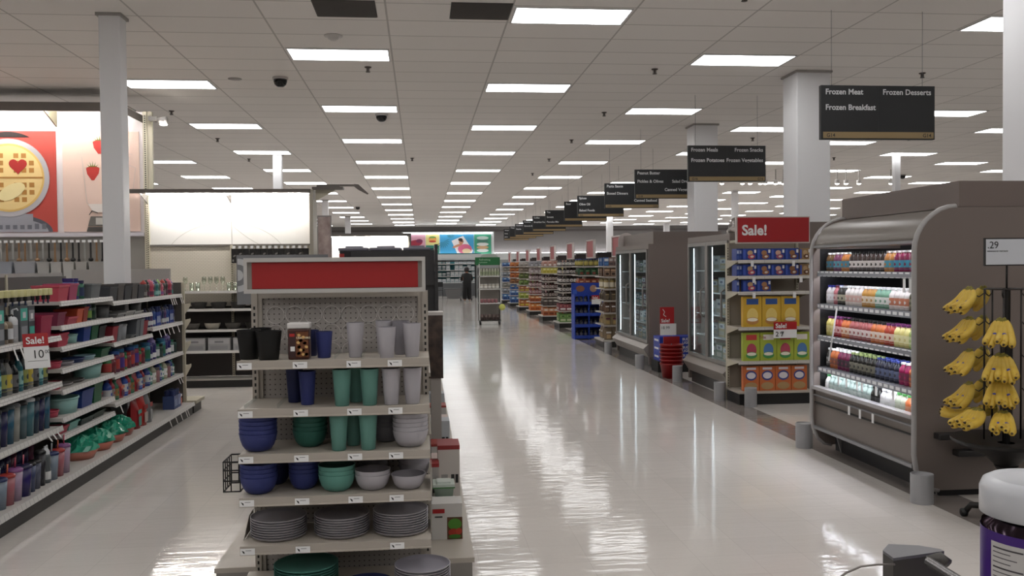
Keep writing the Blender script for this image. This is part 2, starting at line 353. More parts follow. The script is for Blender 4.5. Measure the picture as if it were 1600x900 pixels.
# ------------------------------------------------------------------ product kit (front faces -Y, base at z = 0)
CACHE = {}
def cached(f):
    def g(*a):
        k = (f.__name__,)+tuple(str(x) for x in a)
        if k not in CACHE: CACHE[k] = f(*a)
        return CACHE[k]
    return g
USED = {}
def place(name, parts, loc, rz=0, label='', cat='', group=None, tilt=0, flat=False):
    o = link(name, parts[0][1]); o.location = loc; o.rotation_euler = (tilt, 0, rz); tag(o, label, cat, group)
    for pn, me in parts[1:]: link(pn, me, o)
    return o
def PL(c, r=.4, spec=.5):
    v = [int(c[i:i+2], 16) for i in (0, 2, 4)]; g = .3*v[0]+.59*v[1]+.11*v[2]      # the goods are a little greyer than their nominal print colours
    c = ''.join('%02x' % max(0, min(255, int(g+(x-g)*.82))) for x in v)
    return M(c, r, 0, 'plastic', spec=spec)
@cached
def bottle(r, h, body, cap, lab, capr=.4, lh=.45):
    """screw cap bottle: body, cap, paper label"""
    b = MB().lathe([(0, 0), (r*.9, 0), (r, r*.12), (r, h*.62), (r*.93, h*.7), (r*.55, h*.83), (r*capr, h*.88), (r*capr, h*.9), (0, h*.9)], PL(body, .2), n=14)
    c = MB().cyl(0, 0, h*.9+.0005, h, r*capr*1.25, PL(cap, .35), 12)
    l = MB().lathe([(r*1.012, h*.12), (r*1.012, h*(.12+lh))], PL(lab, .55), n=14)
    mk = MB(); n = 7; rr = r*1.035
    for i in range(n):        # printed mark on the front of the label
        a0, a1 = -pi/2-.42+.84*i/n, -pi/2-.42+.84*(i+1)/n
        zc, hh = h*(.12+lh*.55), h*lh*.17*(1-((i+.5-n/2)/(n/2))**2)**.5
        mk.poly([(rr*cos(a0), rr*sin(a0), zc-hh), (rr*cos(a1), rr*sin(a1), zc-hh), (rr*cos(a1), rr*sin(a1), zc+hh), (rr*cos(a0), rr*sin(a0), zc+hh)], PL(body, .5))
    mk.lathe([(r*1.02, h*.13), (r*1.02, h*.2)], PL(body, .5), n=14)
    return [('bottle', b.mesh('bottle_body')), ('cap', c.mesh('cap')), ('paper_label', l.mesh('label')), ('label_print', mk.mesh('label_print'))]
@cached
def jar(r, h, body, cap, lab=''):
    b = MB().lathe([(0, 0), (r, 0), (r, h*.78), (r*.85, h*.84), (0, h*.84)], PL(body, .25), n=16)
    c = MB().cyl(0, 0, h*.84+.0005, h, r*.95, PL(cap, .35), 16)
    out = [('jar', b.mesh('jar_body')), ('lid', c.mesh('lid'))]
    if lab: out.append(('paper_label', MB().lathe([(r*1.012, h*.15), (r*1.012, h*.62)], PL(lab, .55), n=16).mesh('label')))
    return out
@cached
def tumbler(r, h, body, lid, straw, strawc):
    b = MB().lathe([(0, 0), (r*.78, 0), (r, h*.9), (0, h*.9)], PL(body, .25), n=16)
    c = MB().lathe([(r*1.06, h*.9+.0005), (r*1.06, h*.96), (r*.8, h), (0, h)], PL(lid, .35), n=16)
    out = [('tumbler', b.mesh('tumbler_body')), ('lid', c.mesh('lid'))]
    if straw: out.append(('straw', MB().tube([(r*.2, 0, h*1.001), (r*.35, 0, h*1.3)], .005, PL(strawc), 6).mesh('straw')))
    return out
@cached
def sport(r, h, body, lid, lab):
    """sports bottle with a waisted body, dome lid and carry loop"""
    b = MB().lathe([(0, 0), (r*.92, 0), (r, h*.05), (r, h*.35), (r*.88, h*.45), (r, h*.56), (r, h*.72), (r*.8, h*.78), (0, h*.78)], PL(body, .3), n=14)
    c = MB().lathe([(r*.85, h*.78+.0005), (r*.85, h*.86), (r*.5, h*.94), (r*.25, h*.95), (r*.25, h), (0, h)], PL(lid, .35), n=14)
    l = MB().lathe([(r*1.012, h*.1), (r*1.012, h*.32)], PL(lab, .55), n=14)
    lp = MB().tube([(r*.7, 0, h*.86), (r*1.05, 0, h*.92), (r*.95, 0, h), (r*.3, 0, h*.985)], .005, PL(lid), 6)
    return [('bottle', b.mesh('bottle_body')), ('lid', c.mesh('lid')), ('paper_label', l.mesh('label')), ('carry_loop', lp.mesh('loop'))]
@cached
def soap(r, h, body, pump, lab):
    b = MB().lathe([(0, 0), (r, 0), (r, h*.62), (r*.8, h*.7), (r*.3, h*.74), (0, h*.74)], PL(body, .3), n=14)
    p = MB(); p.cyl(0, 0, h*.74+.0005, h*.92, r*.22, PL(pump), 10); p.tube([(0, 0, h*.92), (0, -r*.9, h*.96), (0, -r*1.1, h*.9)], r*.16, PL(pump), 6)
    return [('bottle', b.mesh('bottle_body')), ('pump', p.mesh('pump')), ('paper_label', MB().lathe([(r*1.012, h*.14), (r*1.012, h*.5)], PL(lab, .55), n=14).mesh('label'))]
@cached
def carton(w, d, h, body, style, c1, c2, c3):
    b = MB().box(-w/2, w/2, -d/2, d/2, 0, h, PL(body, .5)); m = MB(); p = Print(m, (-w/2, -d/2-.0006, 0), XR, ZU)
    A, B, D = PL(c1, .5), PL(c2, .5), PL(c3, .5)
    if style == 'cereal':      # banner, face blob, bowl
        p.rect(w*.18, w*.82, h*.74, h*.93, A); p.ell(w*.5, h*.38, w*.3, h*.24, B); p.ell(w*.5, h*.2, w*.34, h*.12, D); p.ell(w*.5, h*.24, w*.28, h*.06, PL('f2ead2', .5))
    elif style == 'tart':       # blue box, white corner, pastry photo, red splash
        p.rect(w*.02, w*.2, h*.1, h*.9, PL('3858c8', .5)); p.ell(w*.52, h*.62, w*.2, h*.22, B, .15); p.ell(w*.62, h*.3, w*.26, h*.2, A, .1); p.ell(w*.66, h*.3, w*.12, h*.09, D, .1); p.rect(w*.82, w*.97, h*.62, h*.9, WHITE)
    elif style == 'oval':       # centre oval logo and picture below
        p.ell(w*.5, h*.62, w*.36, h*.2, A); p.ell(w*.5, h*.62, w*.28, h*.13, B); p.ell(w*.5, h*.2, w*.4, h*.15, D); p.rect(w*.2, w*.8, h*.86, h*.95, B)
    elif style == 'window':     # window showing contents under a title band
        p.rect(w*.06, w*.94, h*.08, h*.55, A); p.rect(w*.06, w*.94, h*.62, h*.9, B); p.ell(w*.5, h*.3, w*.3, h*.14, D)
    else:                       # band: two plain bands
        p.rect(w*.05, w*.95, h*.55, h*.88, A); p.rect(w*.1, w*.9, h*.12, h*.4, B); p.rect(w*.3, w*.7, h*.62, h*.78, D)
    return [('box', b.mesh('carton_body')), ('front_print', m.mesh('print'))]
@cached
def pouch(w, d, h, body, c1, c2):
    b = MB(); vs = []; fs = []; nz, nx = 7, 7; col = PL(body, .35)
    for side in (-1, 1):
        o = len(vs)
        for i in range(nz+1):
            for j in range(nx+1):
                t = i/nz; s_ = j/nx; puff = (sin(pi*s_)**.6 if 0 < j < nx else 0)*(1-.85*max(0, t-.55)/.45 if t > .55 else 1)*(1 if i < nz else 0)
                vs.append(((s_-.5)*w, side*d/2*puff, t*h))
        for i in range(nz):
            for j in range(nx):
                q = [o+i*(nx+1)+j, o+i*(nx+1)+j+1, o+(i+1)*(nx+1)+j+1, o+(i+1)*(nx+1)+j]; fs.append(q if side < 0 else q[::-1])
    o = len(vs); vs += [((j/nx-.5)*w, 0, 0) for j in range(nx+1)]
    fs += [[0*(nx+1)+j+1, j, o+j, o+j+1] for j in range(nx)]+[[(nz+1)*(nx+1)+j, (nz+1)*(nx+1)+j+1, o+j+1, o+j] for j in range(nx)]
    b.add(vs, fs, col, True); m = MB()
    p = Print(m, (-w/2, -d/2-.001, 0), XR, ZU); p.rect(w*.2, w*.8, h*.52, h*.66, PL(c1, .5)); p.rect(w*.25, w*.75, h*.1, h*.42, PL(c2, .5))
    return [('pouch', b.mesh('pouch')), ('front_print', m.mesh('print'))]
@cached
def basket(w, d, h, col, taper):
    """open rectangular storage tub with rolled rim and walls"""
    m = MB(); c = PL(col, .45); t = .004; w0, d0 = w*taper, d*taper
    def ring(w_, d_, z): return [(-w_/2, -d_/2, z), (w_/2, -d_/2, z), (w_/2, d_/2, z), (-w_/2, d_/2, z)]
    R = [ring(w0, d0, 0), ring(w, d, h), ring(w-2*t, d-2*t, h), ring(w0-2*t, d0-2*t, t)]
    vs = sum(R, []); fs = [(3, 2, 1, 0), (12, 13, 14, 15)]
    for k in range(3):
        for i in range(4): fs.append((4*k+i, 4*k+(i+1) % 4, 4*k+4+(i+1) % 4, 4*k+4+i))
    m.add(vs, fs, c); rm = MB()
    for a, b, e, f in ((-w/2-.004, w/2+.004, -d/2-.004, -d/2), (-w/2-.004, w/2+.004, d/2, d/2+.004), (-w/2-.004, -w/2, -d/2, d/2), (w/2, w/2+.004, -d/2, d/2)): rm.box(a, b, e, f, h-.012, h+.001, c)
    return [('tub', m.mesh('tub')), ('rim', rm.mesh('rim'))]
@cached
def ovaltub(r, h, col, sx):
    c = PL(col, .45)
    m = MB().lathe([(0, 0), (r*.86, 0), (r, h), (r*.97, h), (r*.83, .005), (0, .005)], c, n=32, sx=sx)
    rm = MB().lathe([(r*1.0, h-.012), (r*1.03, h-.012), (r*1.03, h+.002), (r*.97, h+.001)], c, n=32, sx=sx)
    return [('tub', m.mesh('tub')), ('rim', rm.mesh('rim'))]
@cached
def bowl(r, h, col, inner):
    c = PL(col, .5, .3); ci = PL(inner, .5, .3)
    m = MB(); prof = [(0, 0), (r*.5, 0), (r*.68, h*.1), (r*.83, h*.32), (r*.93, h*.62), (r, h)]
    m.lathe(prof, c, n=36); m.lathe([(r, h), (r-.003, h)], c, n=36); m.lathe([(r-.003, h), (r*.93-.003, h*.62), (r*.83-.003, h*.32+.002), (r*.66, h*.1+.004), (0, .004)], ci, n=36)
    return [('bowl', m.mesh('bowl'))]
@cached
def cup(r, h, col, inner):
    c = PL(col, .5, .3); ci = PL(inner, .5, .3); m = MB()
    m.lathe([(0, 0), (r*.7, 0), (r*.74, h*.02), (r, h), None, (r-.0025, h)], c, n=28); m.lathe([(r-.0025, h), (r*.72-.0025, .005), (0, .005)], ci, n=28)
    return [('cup', m.mesh('cup'))]
@cached
def plate(r, col, inner):
    c = PL(col, .5, .3); ci = PL(inner, .5, .3); m = MB()
    m.lathe([(0, 0), (r*.8, 0), (r*.93, .006), (r, .017), None, (r-.003, .0175)], c, n=44); m.lathe([(r-.003, .0175), (r*.92, .0085), (r*.8, .0035), (0, .0035)], ci, n=44)
    return [('plate', m.mesh('plate'))]
@cached
def pack(w, d, h, col, band, lidc):
    """shrink-wrapped multi pack: block with rounded bottle tops"""
    b = MB().box(-w/2, w/2, -d/2, d/2, 0, h*.72, PL(col, .25)); t = MB()
    k = max(2, int(w/.05))
    for i in range(k): t.cyl(-w/2+(i+.5)*w/k, -d/4, h*.72, h, w/k*.32, PL(lidc, .4), 8); t.cyl(-w/2+(i+.5)*w/k, d/4, h*.72, h, w/k*.32, PL(lidc, .4), 8)
    m = MB(); p = Print(m, (-w/2, -d/2-.0006, 0), XR, ZU); p.rect(w*.08, w*.92, h*.15, h*.5, PL(band, .5))
    return [('pack', b.mesh('pack_body')), ('caps', t.mesh('caps')), ('front_print', m.mesh('print'))]
def flatten(parts):
    """one mesh out of a product's part meshes, for copies too small to show parts"""
    k = ('flat',)+tuple(id(p[1]) for p in parts)
    if k not in CACHE:
        m = MB()
        for _, me in parts:
            mats = list(me.materials); vs = [v.co.copy() for v in me.vertices]
            o = len(m.v); m.v += [tuple(v) for v in vs]
            for pl in me.polygons:
                m.f.append([i+o for i in pl.vertices]); m.mi.append(m.m(mats[pl.material_index])); m.sm.append(pl.use_smooth)
        CACHE[k] = [(parts[0][0], m.mesh(parts[0][0]))]
    return CACHE[k]
COLN = {}
# ------------------------------------------------------------------ left gondola (faces +X), four bays in view
BAYS = {'Z': (4.73, 5.88), 'A': (5.88, 7.03), 'B': (7.03, 8.18), 'C': (8.18, 9.33), 'D': (9.33, 10.48)}
BN = {'Z': 'front bay', 'A': 'nearest bay in view', 'B': 'second bay', 'C': 'third bay', 'D': 'far end bay'}
gon = empty('gondola_shelving', 'long white double sided shelving run along the left aisle with black kick plate', 'shelving', (-3.1, 4.73, 0))
def gl(mb, name, parent=None, bevel=0):
    o = mb.build(name, parent or gon, bevel)
    if (parent or gon) is gon: o.location = (3.1, -4.73, 0)
    return o
BACKP = M('575350', .6, 0, 'shelving_back_panel')
for b, (ya, yb) in BAYS.items():
    gl(MB().box(-3.12, -3.08, ya+.02, yb-.002, .12, 1.5 if b in 'CD' else 1.6, BACKP), 'back_panel')
    m = MB(); m.box(-3.13, -3.07, ya-.012, ya+.016, 0, 1.5 if b in 'CD' else 1.62, BEIGE)
    gl(m, 'upright')
gl(MB().box(-3.13, -3.07, 10.462, 10.49, 0, 1.5, BEIGE), 'upright')
gl(MB().box(-3.62, -2.6, 4.73, 10.47, 0, .105, KICK), 'kick_plate')
gl(MB().box(-3.12, -3.08, 4.73, 8.1, 1.602, 1.63, M('a7a3a0', .5)), 'top_rail')
RAILP = grid_mat('price_rail_strip', 'dad8d5', 'a9a7a6', .06, .05, .05, 'YZ', .4)
TAGP = M('e4e2e0', .5, 0, 'tag_strip')
def left_shelf(z, bays, lo, hi, xf=-2.69, base=False):
    ya, yb = BAYS[bays[0]][0]+.004, BAYS[bays[-1]][1]-.004; top = z+.03
    s = gl(MB().box(-3.075, xf-.012, ya, yb, z+.004, top, W_METAL), 'base_deck' if base else 'shelf')
    r = MB().prism([(xf-.0115, 0, z+.034), (xf-.004, 0, z+.034), (xf+.006, 0, z-.004), (xf-.0115, 0, z-.004)], (0, yb-ya, 0), RAILP)
    o = r.build('price_rail', s); o.location = (0, ya, 0)
    return s, top
SH = {}
def ls(key, z, bays, **k): SH[key] = left_shelf(z, bays, 0, 0, **k)
ls('CD1', 1.34, 'CD'); ls('AB1', 1.385, 'B')
for i, z in enumerate((1.2, 1.04, .875, .715, .505, .375)): ls('B%d' % (i+2), z, 'B')
for i, z in enumerate((1.13, .785, .45)): ls('A%d' % (i+1), z, 'ZA'); 
ls('C2', 1.19, 'C'); ls('C3', .975, 'C'); ls('D2', 1.03, 'D'); ls('CD4', .69, 'CD'); ls('CD5', .44, 'CD')
ls('base', .107, 'ZABCD', xf=-2.575, base=True)
def hang_tags(key, ys, xf=-2.69, L=.085, col=None):
    s, top = SH[key]
    for y in ys:
        m = MB().prism([(xf+.008, y, top-.02), (xf+.008, y+.022, top-.02), (xf+.03, y+.022+.015, top-.02-L), (xf+.03, y+.015, top-.02-L)], (.0012, 0, 0), col or TAGP)
        m.build('tag_strip', s)
hang_tags('CD1', (9.95, 10.03, 10.11, 10.33, 10.40)); hang_tags('D2', (9.5, 9.66, 9.82, 9.98, 10.2)); hang_tags('CD5', (10.2, 10.3), L=.07)
hang_tags('base', (9.4, 9.62, 9.82, 10.02, 10.1), -2.575, .08); hang_tags('A1', (6.2, 6.3, 6.38)); hang_tags('A3', (6.72, 6.8, 6.88), L=.045); hang_tags('CD5', (8.27,), L=.08)
# the end of the run: shelves facing the far side, only their beige side brackets and base show
ec = empty('end_shelving', 'beige end unit at the far end of the left shelving, seen by its side brackets', 'shelving', (-3.1, 10.5, 0))
def ecb(mb, n): o = mb.build(n, ec); o.location = (3.1, -10.5, 0); return o
for sx in (-3.55, -2.69):
    ecb(MB().box(sx-.015, sx+.015, 10.495, 10.53, 0, 1.5, BEIGE), 'upright')
ecb(MB().box(-3.55, -2.69, 10.5, 10.52, .12, 1.5, BACKP), 'back_panel')
for z in (1.16, .98, .72, .45):
    s = ecb(MB().box(-3.53, -2.71, 10.53, 10.83, z+.06, z+.08, BEIGE), 'shelf')
    MB().prism([(-2.7, 10.532, z+.09), (-2.7, 10.84, z+.09), (-2.7, 10.84, z+.06), (-2.7, 10.532, z-.05)], (.006, 0, 0), BEIGE).build('side_bracket', s)
s = ecb(MB().box(-3.58, -2.57, 10.53, 10.92, .11, .145, BEIGE), 'base_deck'); ecb(MB().box(-3.56, -2.6, 10.53, 10.88, 0, .1095, KICK), 'kick_plate')
CN = {'c2405a': 'pink red', 'd9607a': 'pink', '4a2f8f': 'purple', '1d2c66': 'navy', '2a58a8': 'blue', '2f9a8c': 'teal', '1c6b4a': 'green', 'b8342e': 'red', 'd8643c': 'orange', '555a60': 'grey', '1b1b1d': 'black',
      'c9cdd0': 'white', '8fc4bd': 'pale teal', 'a2793f': 'tan', '7aa63a': 'lime', 'd7c03c': 'yellow', '6c2a4a': 'maroon', '7d7a78': 'grey', '6d8fa8': 'grey blue', '23355e': 'dark blue', '8a4c8e': 'violet'}
SPC = {'AB1': 'top shelf of the second left bay', 'CD1': 'top shelf of the far left bays'}
def row(key, y0, y1, kinds, shelf_name, x=-2.79, rz=pi/2, gap=.004, depth_rows=1, start=0):
    """fill a left gondola shelf from y0 to y1; kinds = list of (width, builder, args, noun, category, colour word)"""
    s, top = SH[key]; items = []; y = y0; i = 0
    while True:
        wd, fn, args, noun, cat, cw = kinds[i % len(kinds)]
        if y+wd > y1+1e-6: break
        items.append((y+wd/2, fn, args, noun, cat, cw)); y += wd+gap; i += 1
    n = len(items)
    for j, (yc, fn, args, noun, cat, cw) in enumerate(items):
        pos = n-j; dx = 0
        lab = f'{cw} {noun}, {nth(pos+start)} from right, '+shelf_name.replace(' of the ', ', ').replace(' in the ', ', ')
        place(noun.replace(' ', '_').replace('-', '_'), fn(*args), (x, yc, top+.0006), rz, lab, cat, f'goods on the {shelf_name}')
def B_(r, h, a, b, c, noun='drink bottle', cw=''): return (2*r+.004, bottle, (r, h, a, b, c), noun, 'bottle', cw or CN.get(a, 'dark'))
def SP(r, h, a, b, c='c9cdd0', noun='water bottle', cw=''): return (2*r+.012, sport, (r, h, a, b, c), noun, 'bottle', cw or CN.get(a, 'dark'))
def TU(r, h, a, b, st=False, sc='b8342e', noun='tumbler', cw=''): return (2*r*1.06+.002, tumbler, (r, h, a, b, st, sc), noun, 'cup', cw or CN.get(a, 'dark'))
def JR(r, h, a, b, c='', noun='storage jar', cw=''): return (2*r+.003, jar, (r, h, a, b, c), noun, 'jar', cw or CN.get(a, 'dark'))
def BK(w_, d, h, a, noun='plastic tub', cw='', tp=.85): return (w_+.012, basket, (w_, d, h, a, tp), noun, 'tub', cw or CN.get(a, 'dark'))
def OV(r, h, a, sx=1, noun='round tub', cw=''): return (2*r*sx*1.03+.004, ovaltub, (r, h, a, sx), noun, 'tub', cw or CN.get(a, 'dark'))
def CB(w_, d, h, a, st, b, c, e, noun='carton', cw='', cat='box'): return (w_, carton, (w_, d, h, a, st, b, c, e), noun, cat, cw or CN.get(a, 'dark'))
def PO(w_, d, h, a, b, c, noun='bagged pack', cw=''): return (w_, pouch, (w_, d, h, a, b, c), noun, 'bag', cw or CN.get(a, 'dark'))
def SO(r, h, a, b, c, noun='soap dispenser', cw=''): return (2*r+.004, soap, (r, h, a, b, c), noun, 'bottle', cw or CN.get(a, 'dark'))
def PK(w_, d, h, a, b, c, noun='bottle multipack', cw=''): return (w_, pack, (w_, d, h, a, b, c), noun, 'pack', cw or CN.get(a, 'dark'))
T1 = 'top shelf of the far left bays'
row('CD1', 8.2, 9.3, [BK(.2, .16, .13, '3a3d42', 'food box', 'dark grey'), BK(.17, .16, .15, '55504e', 'food box', 'smoky grey')], 'top shelf of the third left bay', -2.8)
row('CD1', 9.34, 10.46, [SP(.036, .17, '57504d', 'b8342e', '8d8a86', cw='smoky red-lidded'), SP(.036, .17, '4b4643', '1b1b1d', '6c2a4a', cw='smoky black-lidded'), SP(.05, .175, 'c2405a', 'd9607a', '6c2a4a', cw='bright pink'), SP(.036, .16, '555a60', '4a2f8f', '2f9a8c', cw='grey purple-lidded'),
    SP(.042, .17, '2f7a78', '23355e', '8fc4bd', cw='teal'), SP(.036, .17, '5b6a5a', '7aa63a', '8fc4bd', cw='lime-lidded'), SP(.04, .14, 'd9607a', 'c2405a', '8a4c8e', cw='rose')], 'top shelf of the far end left bay')
row('AB1', 7.05, 8.16, [BK(.2, .2, .12, 'd0475a', 'lunch box', 'coral pink'), BK(.17, .2, .13, 'b8406a', 'lunch box', 'magenta pink'), JR(.045, .17, '4c4f96', '33256f', 'c9cdd0', 'drink jug', 'purple'), JR(.045, .17, '2b3d8f', '33256f', '1c6b4a', 'drink jug', 'deep blue'),
    JR(.05, .15, '1c6b4a', '2a2450', '23355e', 'drink jug', 'green and blue'), BK(.22, .18, .12, '6e7274', 'clear food box', 'greyish')], 'top shelf of the second left bay', -2.81)
row('B2', 7.05, 8.16, [BK(.15, .18, .1, '8d2f4e', 'colander', 'plum'), BK(.2, .2, .055, 'c9455a', 'food tray', 'pink red'), BK(.13, .18, .11, 'd8542e', 'plastic tub', 'bright orange'), BK(.1, .18, .12, 'a83a2a', 'plastic tub', 'rust red'), JR(.05, .13, '1e3f9a', '1c6b4a', '', 'lidded tub', 'blue and green'), JR(.05, .13, '1c3f58', '1d2c66', '7aa63a', 'lidded tub', 'navy'), JR(.05, .13, '123d2c', '16352a', '', 'lidded tub', 'dark green')], 'second shelf of the second left bay', -2.81)
row('B3', 7.05, 8.16, [BK(.19, .18, .1, 'c4304a', 'plastic tub', 'pink red'), OV(.055, .06, 'd9566a', 1.2, 'small bowl', 'pink'), OV(.065, .07, '8fc4bd', 1.2, 'small bowl', 'pale teal'), BK(.16, .18, .125, '1e3f9a', 'deep tub', 'blue'), BK(.16, .18, .12, '15603a', 'deep tub', 'dark green'), BK(.16, .18, .1, '22262a', 'deep tub', 'black')], 'third shelf of the second left bay', -2.81)
row('B4', 7.05, 8.16, [OV(.07, .05, 'd2405a', 1.2, 'shallow dish', 'pink red'), OV(.08, .03, '9a95a0', 1.3, 'shallow dish', 'pale grey'), OV(.08, .035, '2b3f78', 1.4, 'shallow dish', 'blue'), OV(.08, .035, '8fb8c4', 1.4, 'shallow dish', 'pale blue'), BK(.2, .2, .07, '1b5a3a', 'shallow tray', 'dark green')], 'fourth shelf of the second left bay', -2.81)
row('B5', 7.05, 8.16, [OV(.07, .055, 'd2405a', 1.2, 'shallow dish', 'pink red'), OV(.07, .02, '8d8a88', 1.6, 'shallow dish', 'grey'), OV(.07, .02, '5e5a58', 1.6, 'shallow dish', 'dark grey'), OV(.11, .11, '7fb5ae', 1.5, 'oval basin', 'pale teal')], 'fifth shelf of the second left bay', -2.815)
row('B6', 7.05, 8.16, [OV(.06, .05, 'd2405a', 1.1, 'shallow dish', 'pink red'), OV(.12, .12, '8ac0ba', 1.2, 'oval basin', 'pale teal'), BK(.26, .2, .14, '1d3d8f', 'square basin', 'deep blue'), BK(.2, .2, .17, '176039', 'square basin', 'dark green')], 'sixth shelf of the second left bay', -2.82)
row('B7', 7.05, 8.16, [BK(.16, .2, .055, 'c8344a', 'shallow tray', 'pink red'), BK(.2, .2, .06, '6fb5ac', 'shallow tray', 'teal'), BK(.3, .22, .05, '1e3a34', 'shallow tray', 'dark green'), BK(.26, .2, .05, '223a2e', 'shallow tray', 'forest green')], 'lowest raised shelf of the second left bay', -2.82)
row('C2', 8.22, 9.3, [OV(.06, .11, '6d6f70', 1, 'canister', 'grey'), BK(.22, .22, .035, '8a8b8a', 'flat tray', 'light grey'), BK(.26, .22, .045, '9c9d9a', 'flat tray', 'silver grey'), BK(.26, .2, .03, 'a5a8a5', 'flat tray', 'pale grey')], 'second shelf of the third left bay', -2.82)
row('C3', 8.22, 9.3, [BK(.14, .2, .14, 'a02a38', 'slanted file', 'red'), BK(.1, .2, .15, '777c82', 'slanted file', 'grey'), OV(.095, .14, '878c90', 1.1, 'round bin', 'light grey'), BK(.13, .2, .03, '6b6f70', 'flat tray', 'grey'), BK(.11, .22, .165, '60656c', 'slanted file', 'steel grey'), BK(.11, .22, .165, '70757c', 'slanted file', 'pale steel grey')], 'third shelf of the third left bay', -2.81)
row('D2', 9.36, 10.44, [SP(.034, .19, '3a3a78', '2b2b50', '8d8a86', cw='indigo'), SP(.034, .2, '23355e', '1b1b1d', 'c9cdd0', cw='dark blue'), SP(.034, .19, '5a3a6e', '2b2b50', 'c9cdd0', cw='dusky violet'), SP(.036, .2, '2d4f9a', '23355e', 'c9cdd0', cw='blue'), PK(.15, .07, .2, '2a45a8', '8d9ac4', '1d2c66', 'bottle multipack', 'bright blue')], 'second shelf of the far end left bay')
row('CD4', 8.22, 9.3, [JR(.045, .16, '2a7a3a', '1c6b4a', 'b8342e', cw='green'), JR(.05, .15, '7a2430', 'b8342e', '', cw='dark red'), JR(.05, .19, '7a2a52', '2a58a8', 'b8342e', 'snack jar', 'maroon blue-lidded'), JR(.055, .2, '8e2a3e', '2a6a9a', '4a2f8f', 'snack jar', 'crimson blue-lidded')], 'fourth shelf of the third left bay')
row('CD4', 9.35, 10.44, [JR(.05, .19, '2a7f9a', '2a6a9a', '1c6b4a', 'snack jar', 'cyan'), SP(.044, .2, '33256f', '4a2f8f', 'c9cdd0', cw='purple'), SP(.048, .22, '2b2570', '8a7ac0', 'e6e6e6', cw='deep purple'), JR(.05, .15, '3d6a60', '1c6b4a', 'c9cdd0', cw='grey green'), JR(.055, .14, '24423e', '1b1b1d', '', cw='dark green')], 'fourth shelf of the far end left bay')
row('CD5', 8.22, 9.3, [B_(.045, .2, '2a4fb8', '33256f', 'c9cdd0', 'cleaner bottle', 'royal blue'), B_(.04, .2, 'b82f3a', 'b8342e', '8d8a86', 'cleaner bottle', 'red'), B_(.045, .18, '2f7a5a', '1c6b4a', 'a2793f', 'cleaner bottle', 'green'), PO(.15, .08, .17, 'c02a35', 'd8643c', '6c2a4a', 'snack bag', 'red')], 'fifth shelf of the third left bay')
row('CD5', 9.35, 10.44, [B_(.045, .2, '2a45a0', '4a2f8f', 'c9cdd0', 'cleaner bottle', 'deep blue'), B_(.04, .17, '3f8f7a', '2f9a8c', 'e6e6e6', 'cleaner bottle', 'teal'), B_(.05, .2, 'a8a88a', '6c6c50', 'e6e6e6', 'cleaner bottle', 'cream'), JR(.055, .15, 'a06a70', '7d7a78', '', 'clear jar', 'pinkish')], 'fifth shelf of the far end left bay')
row('base', 8.75, 9.32, [PO(.17, .12, .27, 'a51f24', '2f9a8c', '3a8f80', 'carry bag', 'red and teal'), PO(.2, .12, .3, 'c22a26', 'a01a1c', 'b8a49a', 'carry bag', 'bright red'), PO(.14, .12, .3, '7d8082', 'a8342e', '9da0a0', 'carry bag', 'grey')], 'bottom deck of the third left bay', -2.74)
row('base', 9.95, 10.44, [PK(.15, .12, .2, '3a4d86', '6f80b0', '1d2c66', 'bottle multipack', 'navy blue'), PK(.12, .12, .2, '4a5f9a', '8a9ac4', '23355e', 'bottle multipack', 'mid blue'), PO(.1, .1, .19, 'c9452e', 'e6e6e6', 'd8643c', 'snack bag', 'orange red')], 'bottom deck of the far end left bay', -2.72)
for i, (y, rr) in enumerate(((7.5, .15), (7.86, .16), (8.2, .15), (8.5, .13))):     # shallow pots wrapped in green film
    s, top = SH['base']; t = empty('wrapped_planter', f'coral pot under crumpled teal film, {nth(4-i)} from the right on the bottom deck', 'planter', (-2.76, y, top+.0006), 0, 'coral pots under teal film')
    MB().lathe([(0, 0), (rr*.75, 0), (rr, .07), (rr*.97, .07), (rr*.72, .008), (0, .008)], PL(['c8745f', 'd0705a', 'c06a58', 'a85a4e'][i]), n=24).build('pot', t)
    m = MB(); vs = []; fs = []; n, k = 24, 7
    for a in range(k+1):
        for b in range(n):
            q = a/k; rad = rr*(1.02-.97*q**1.3)*(1+.12*random.uniform(-1, 1)*(a < k)); zz = .072+.1*sin(q*pi/2)+random.uniform(-.012, .02)*(a > 0)
            vs.append((rad*cos(2*pi*b/n), rad*sin(2*pi*b/n), zz))
    for a in range(k):
        for b in range(n): fs.append((a*n+b, a*n+(b+1) % n, (a+1)*n+(b+1) % n, (a+1)*n+b))
    fs.append(tuple(k*n+b for b in range(n))); m.add(vs, fs, M('2c9a7d', .22, 0, 'teal_film')).build('film_wrap', t)
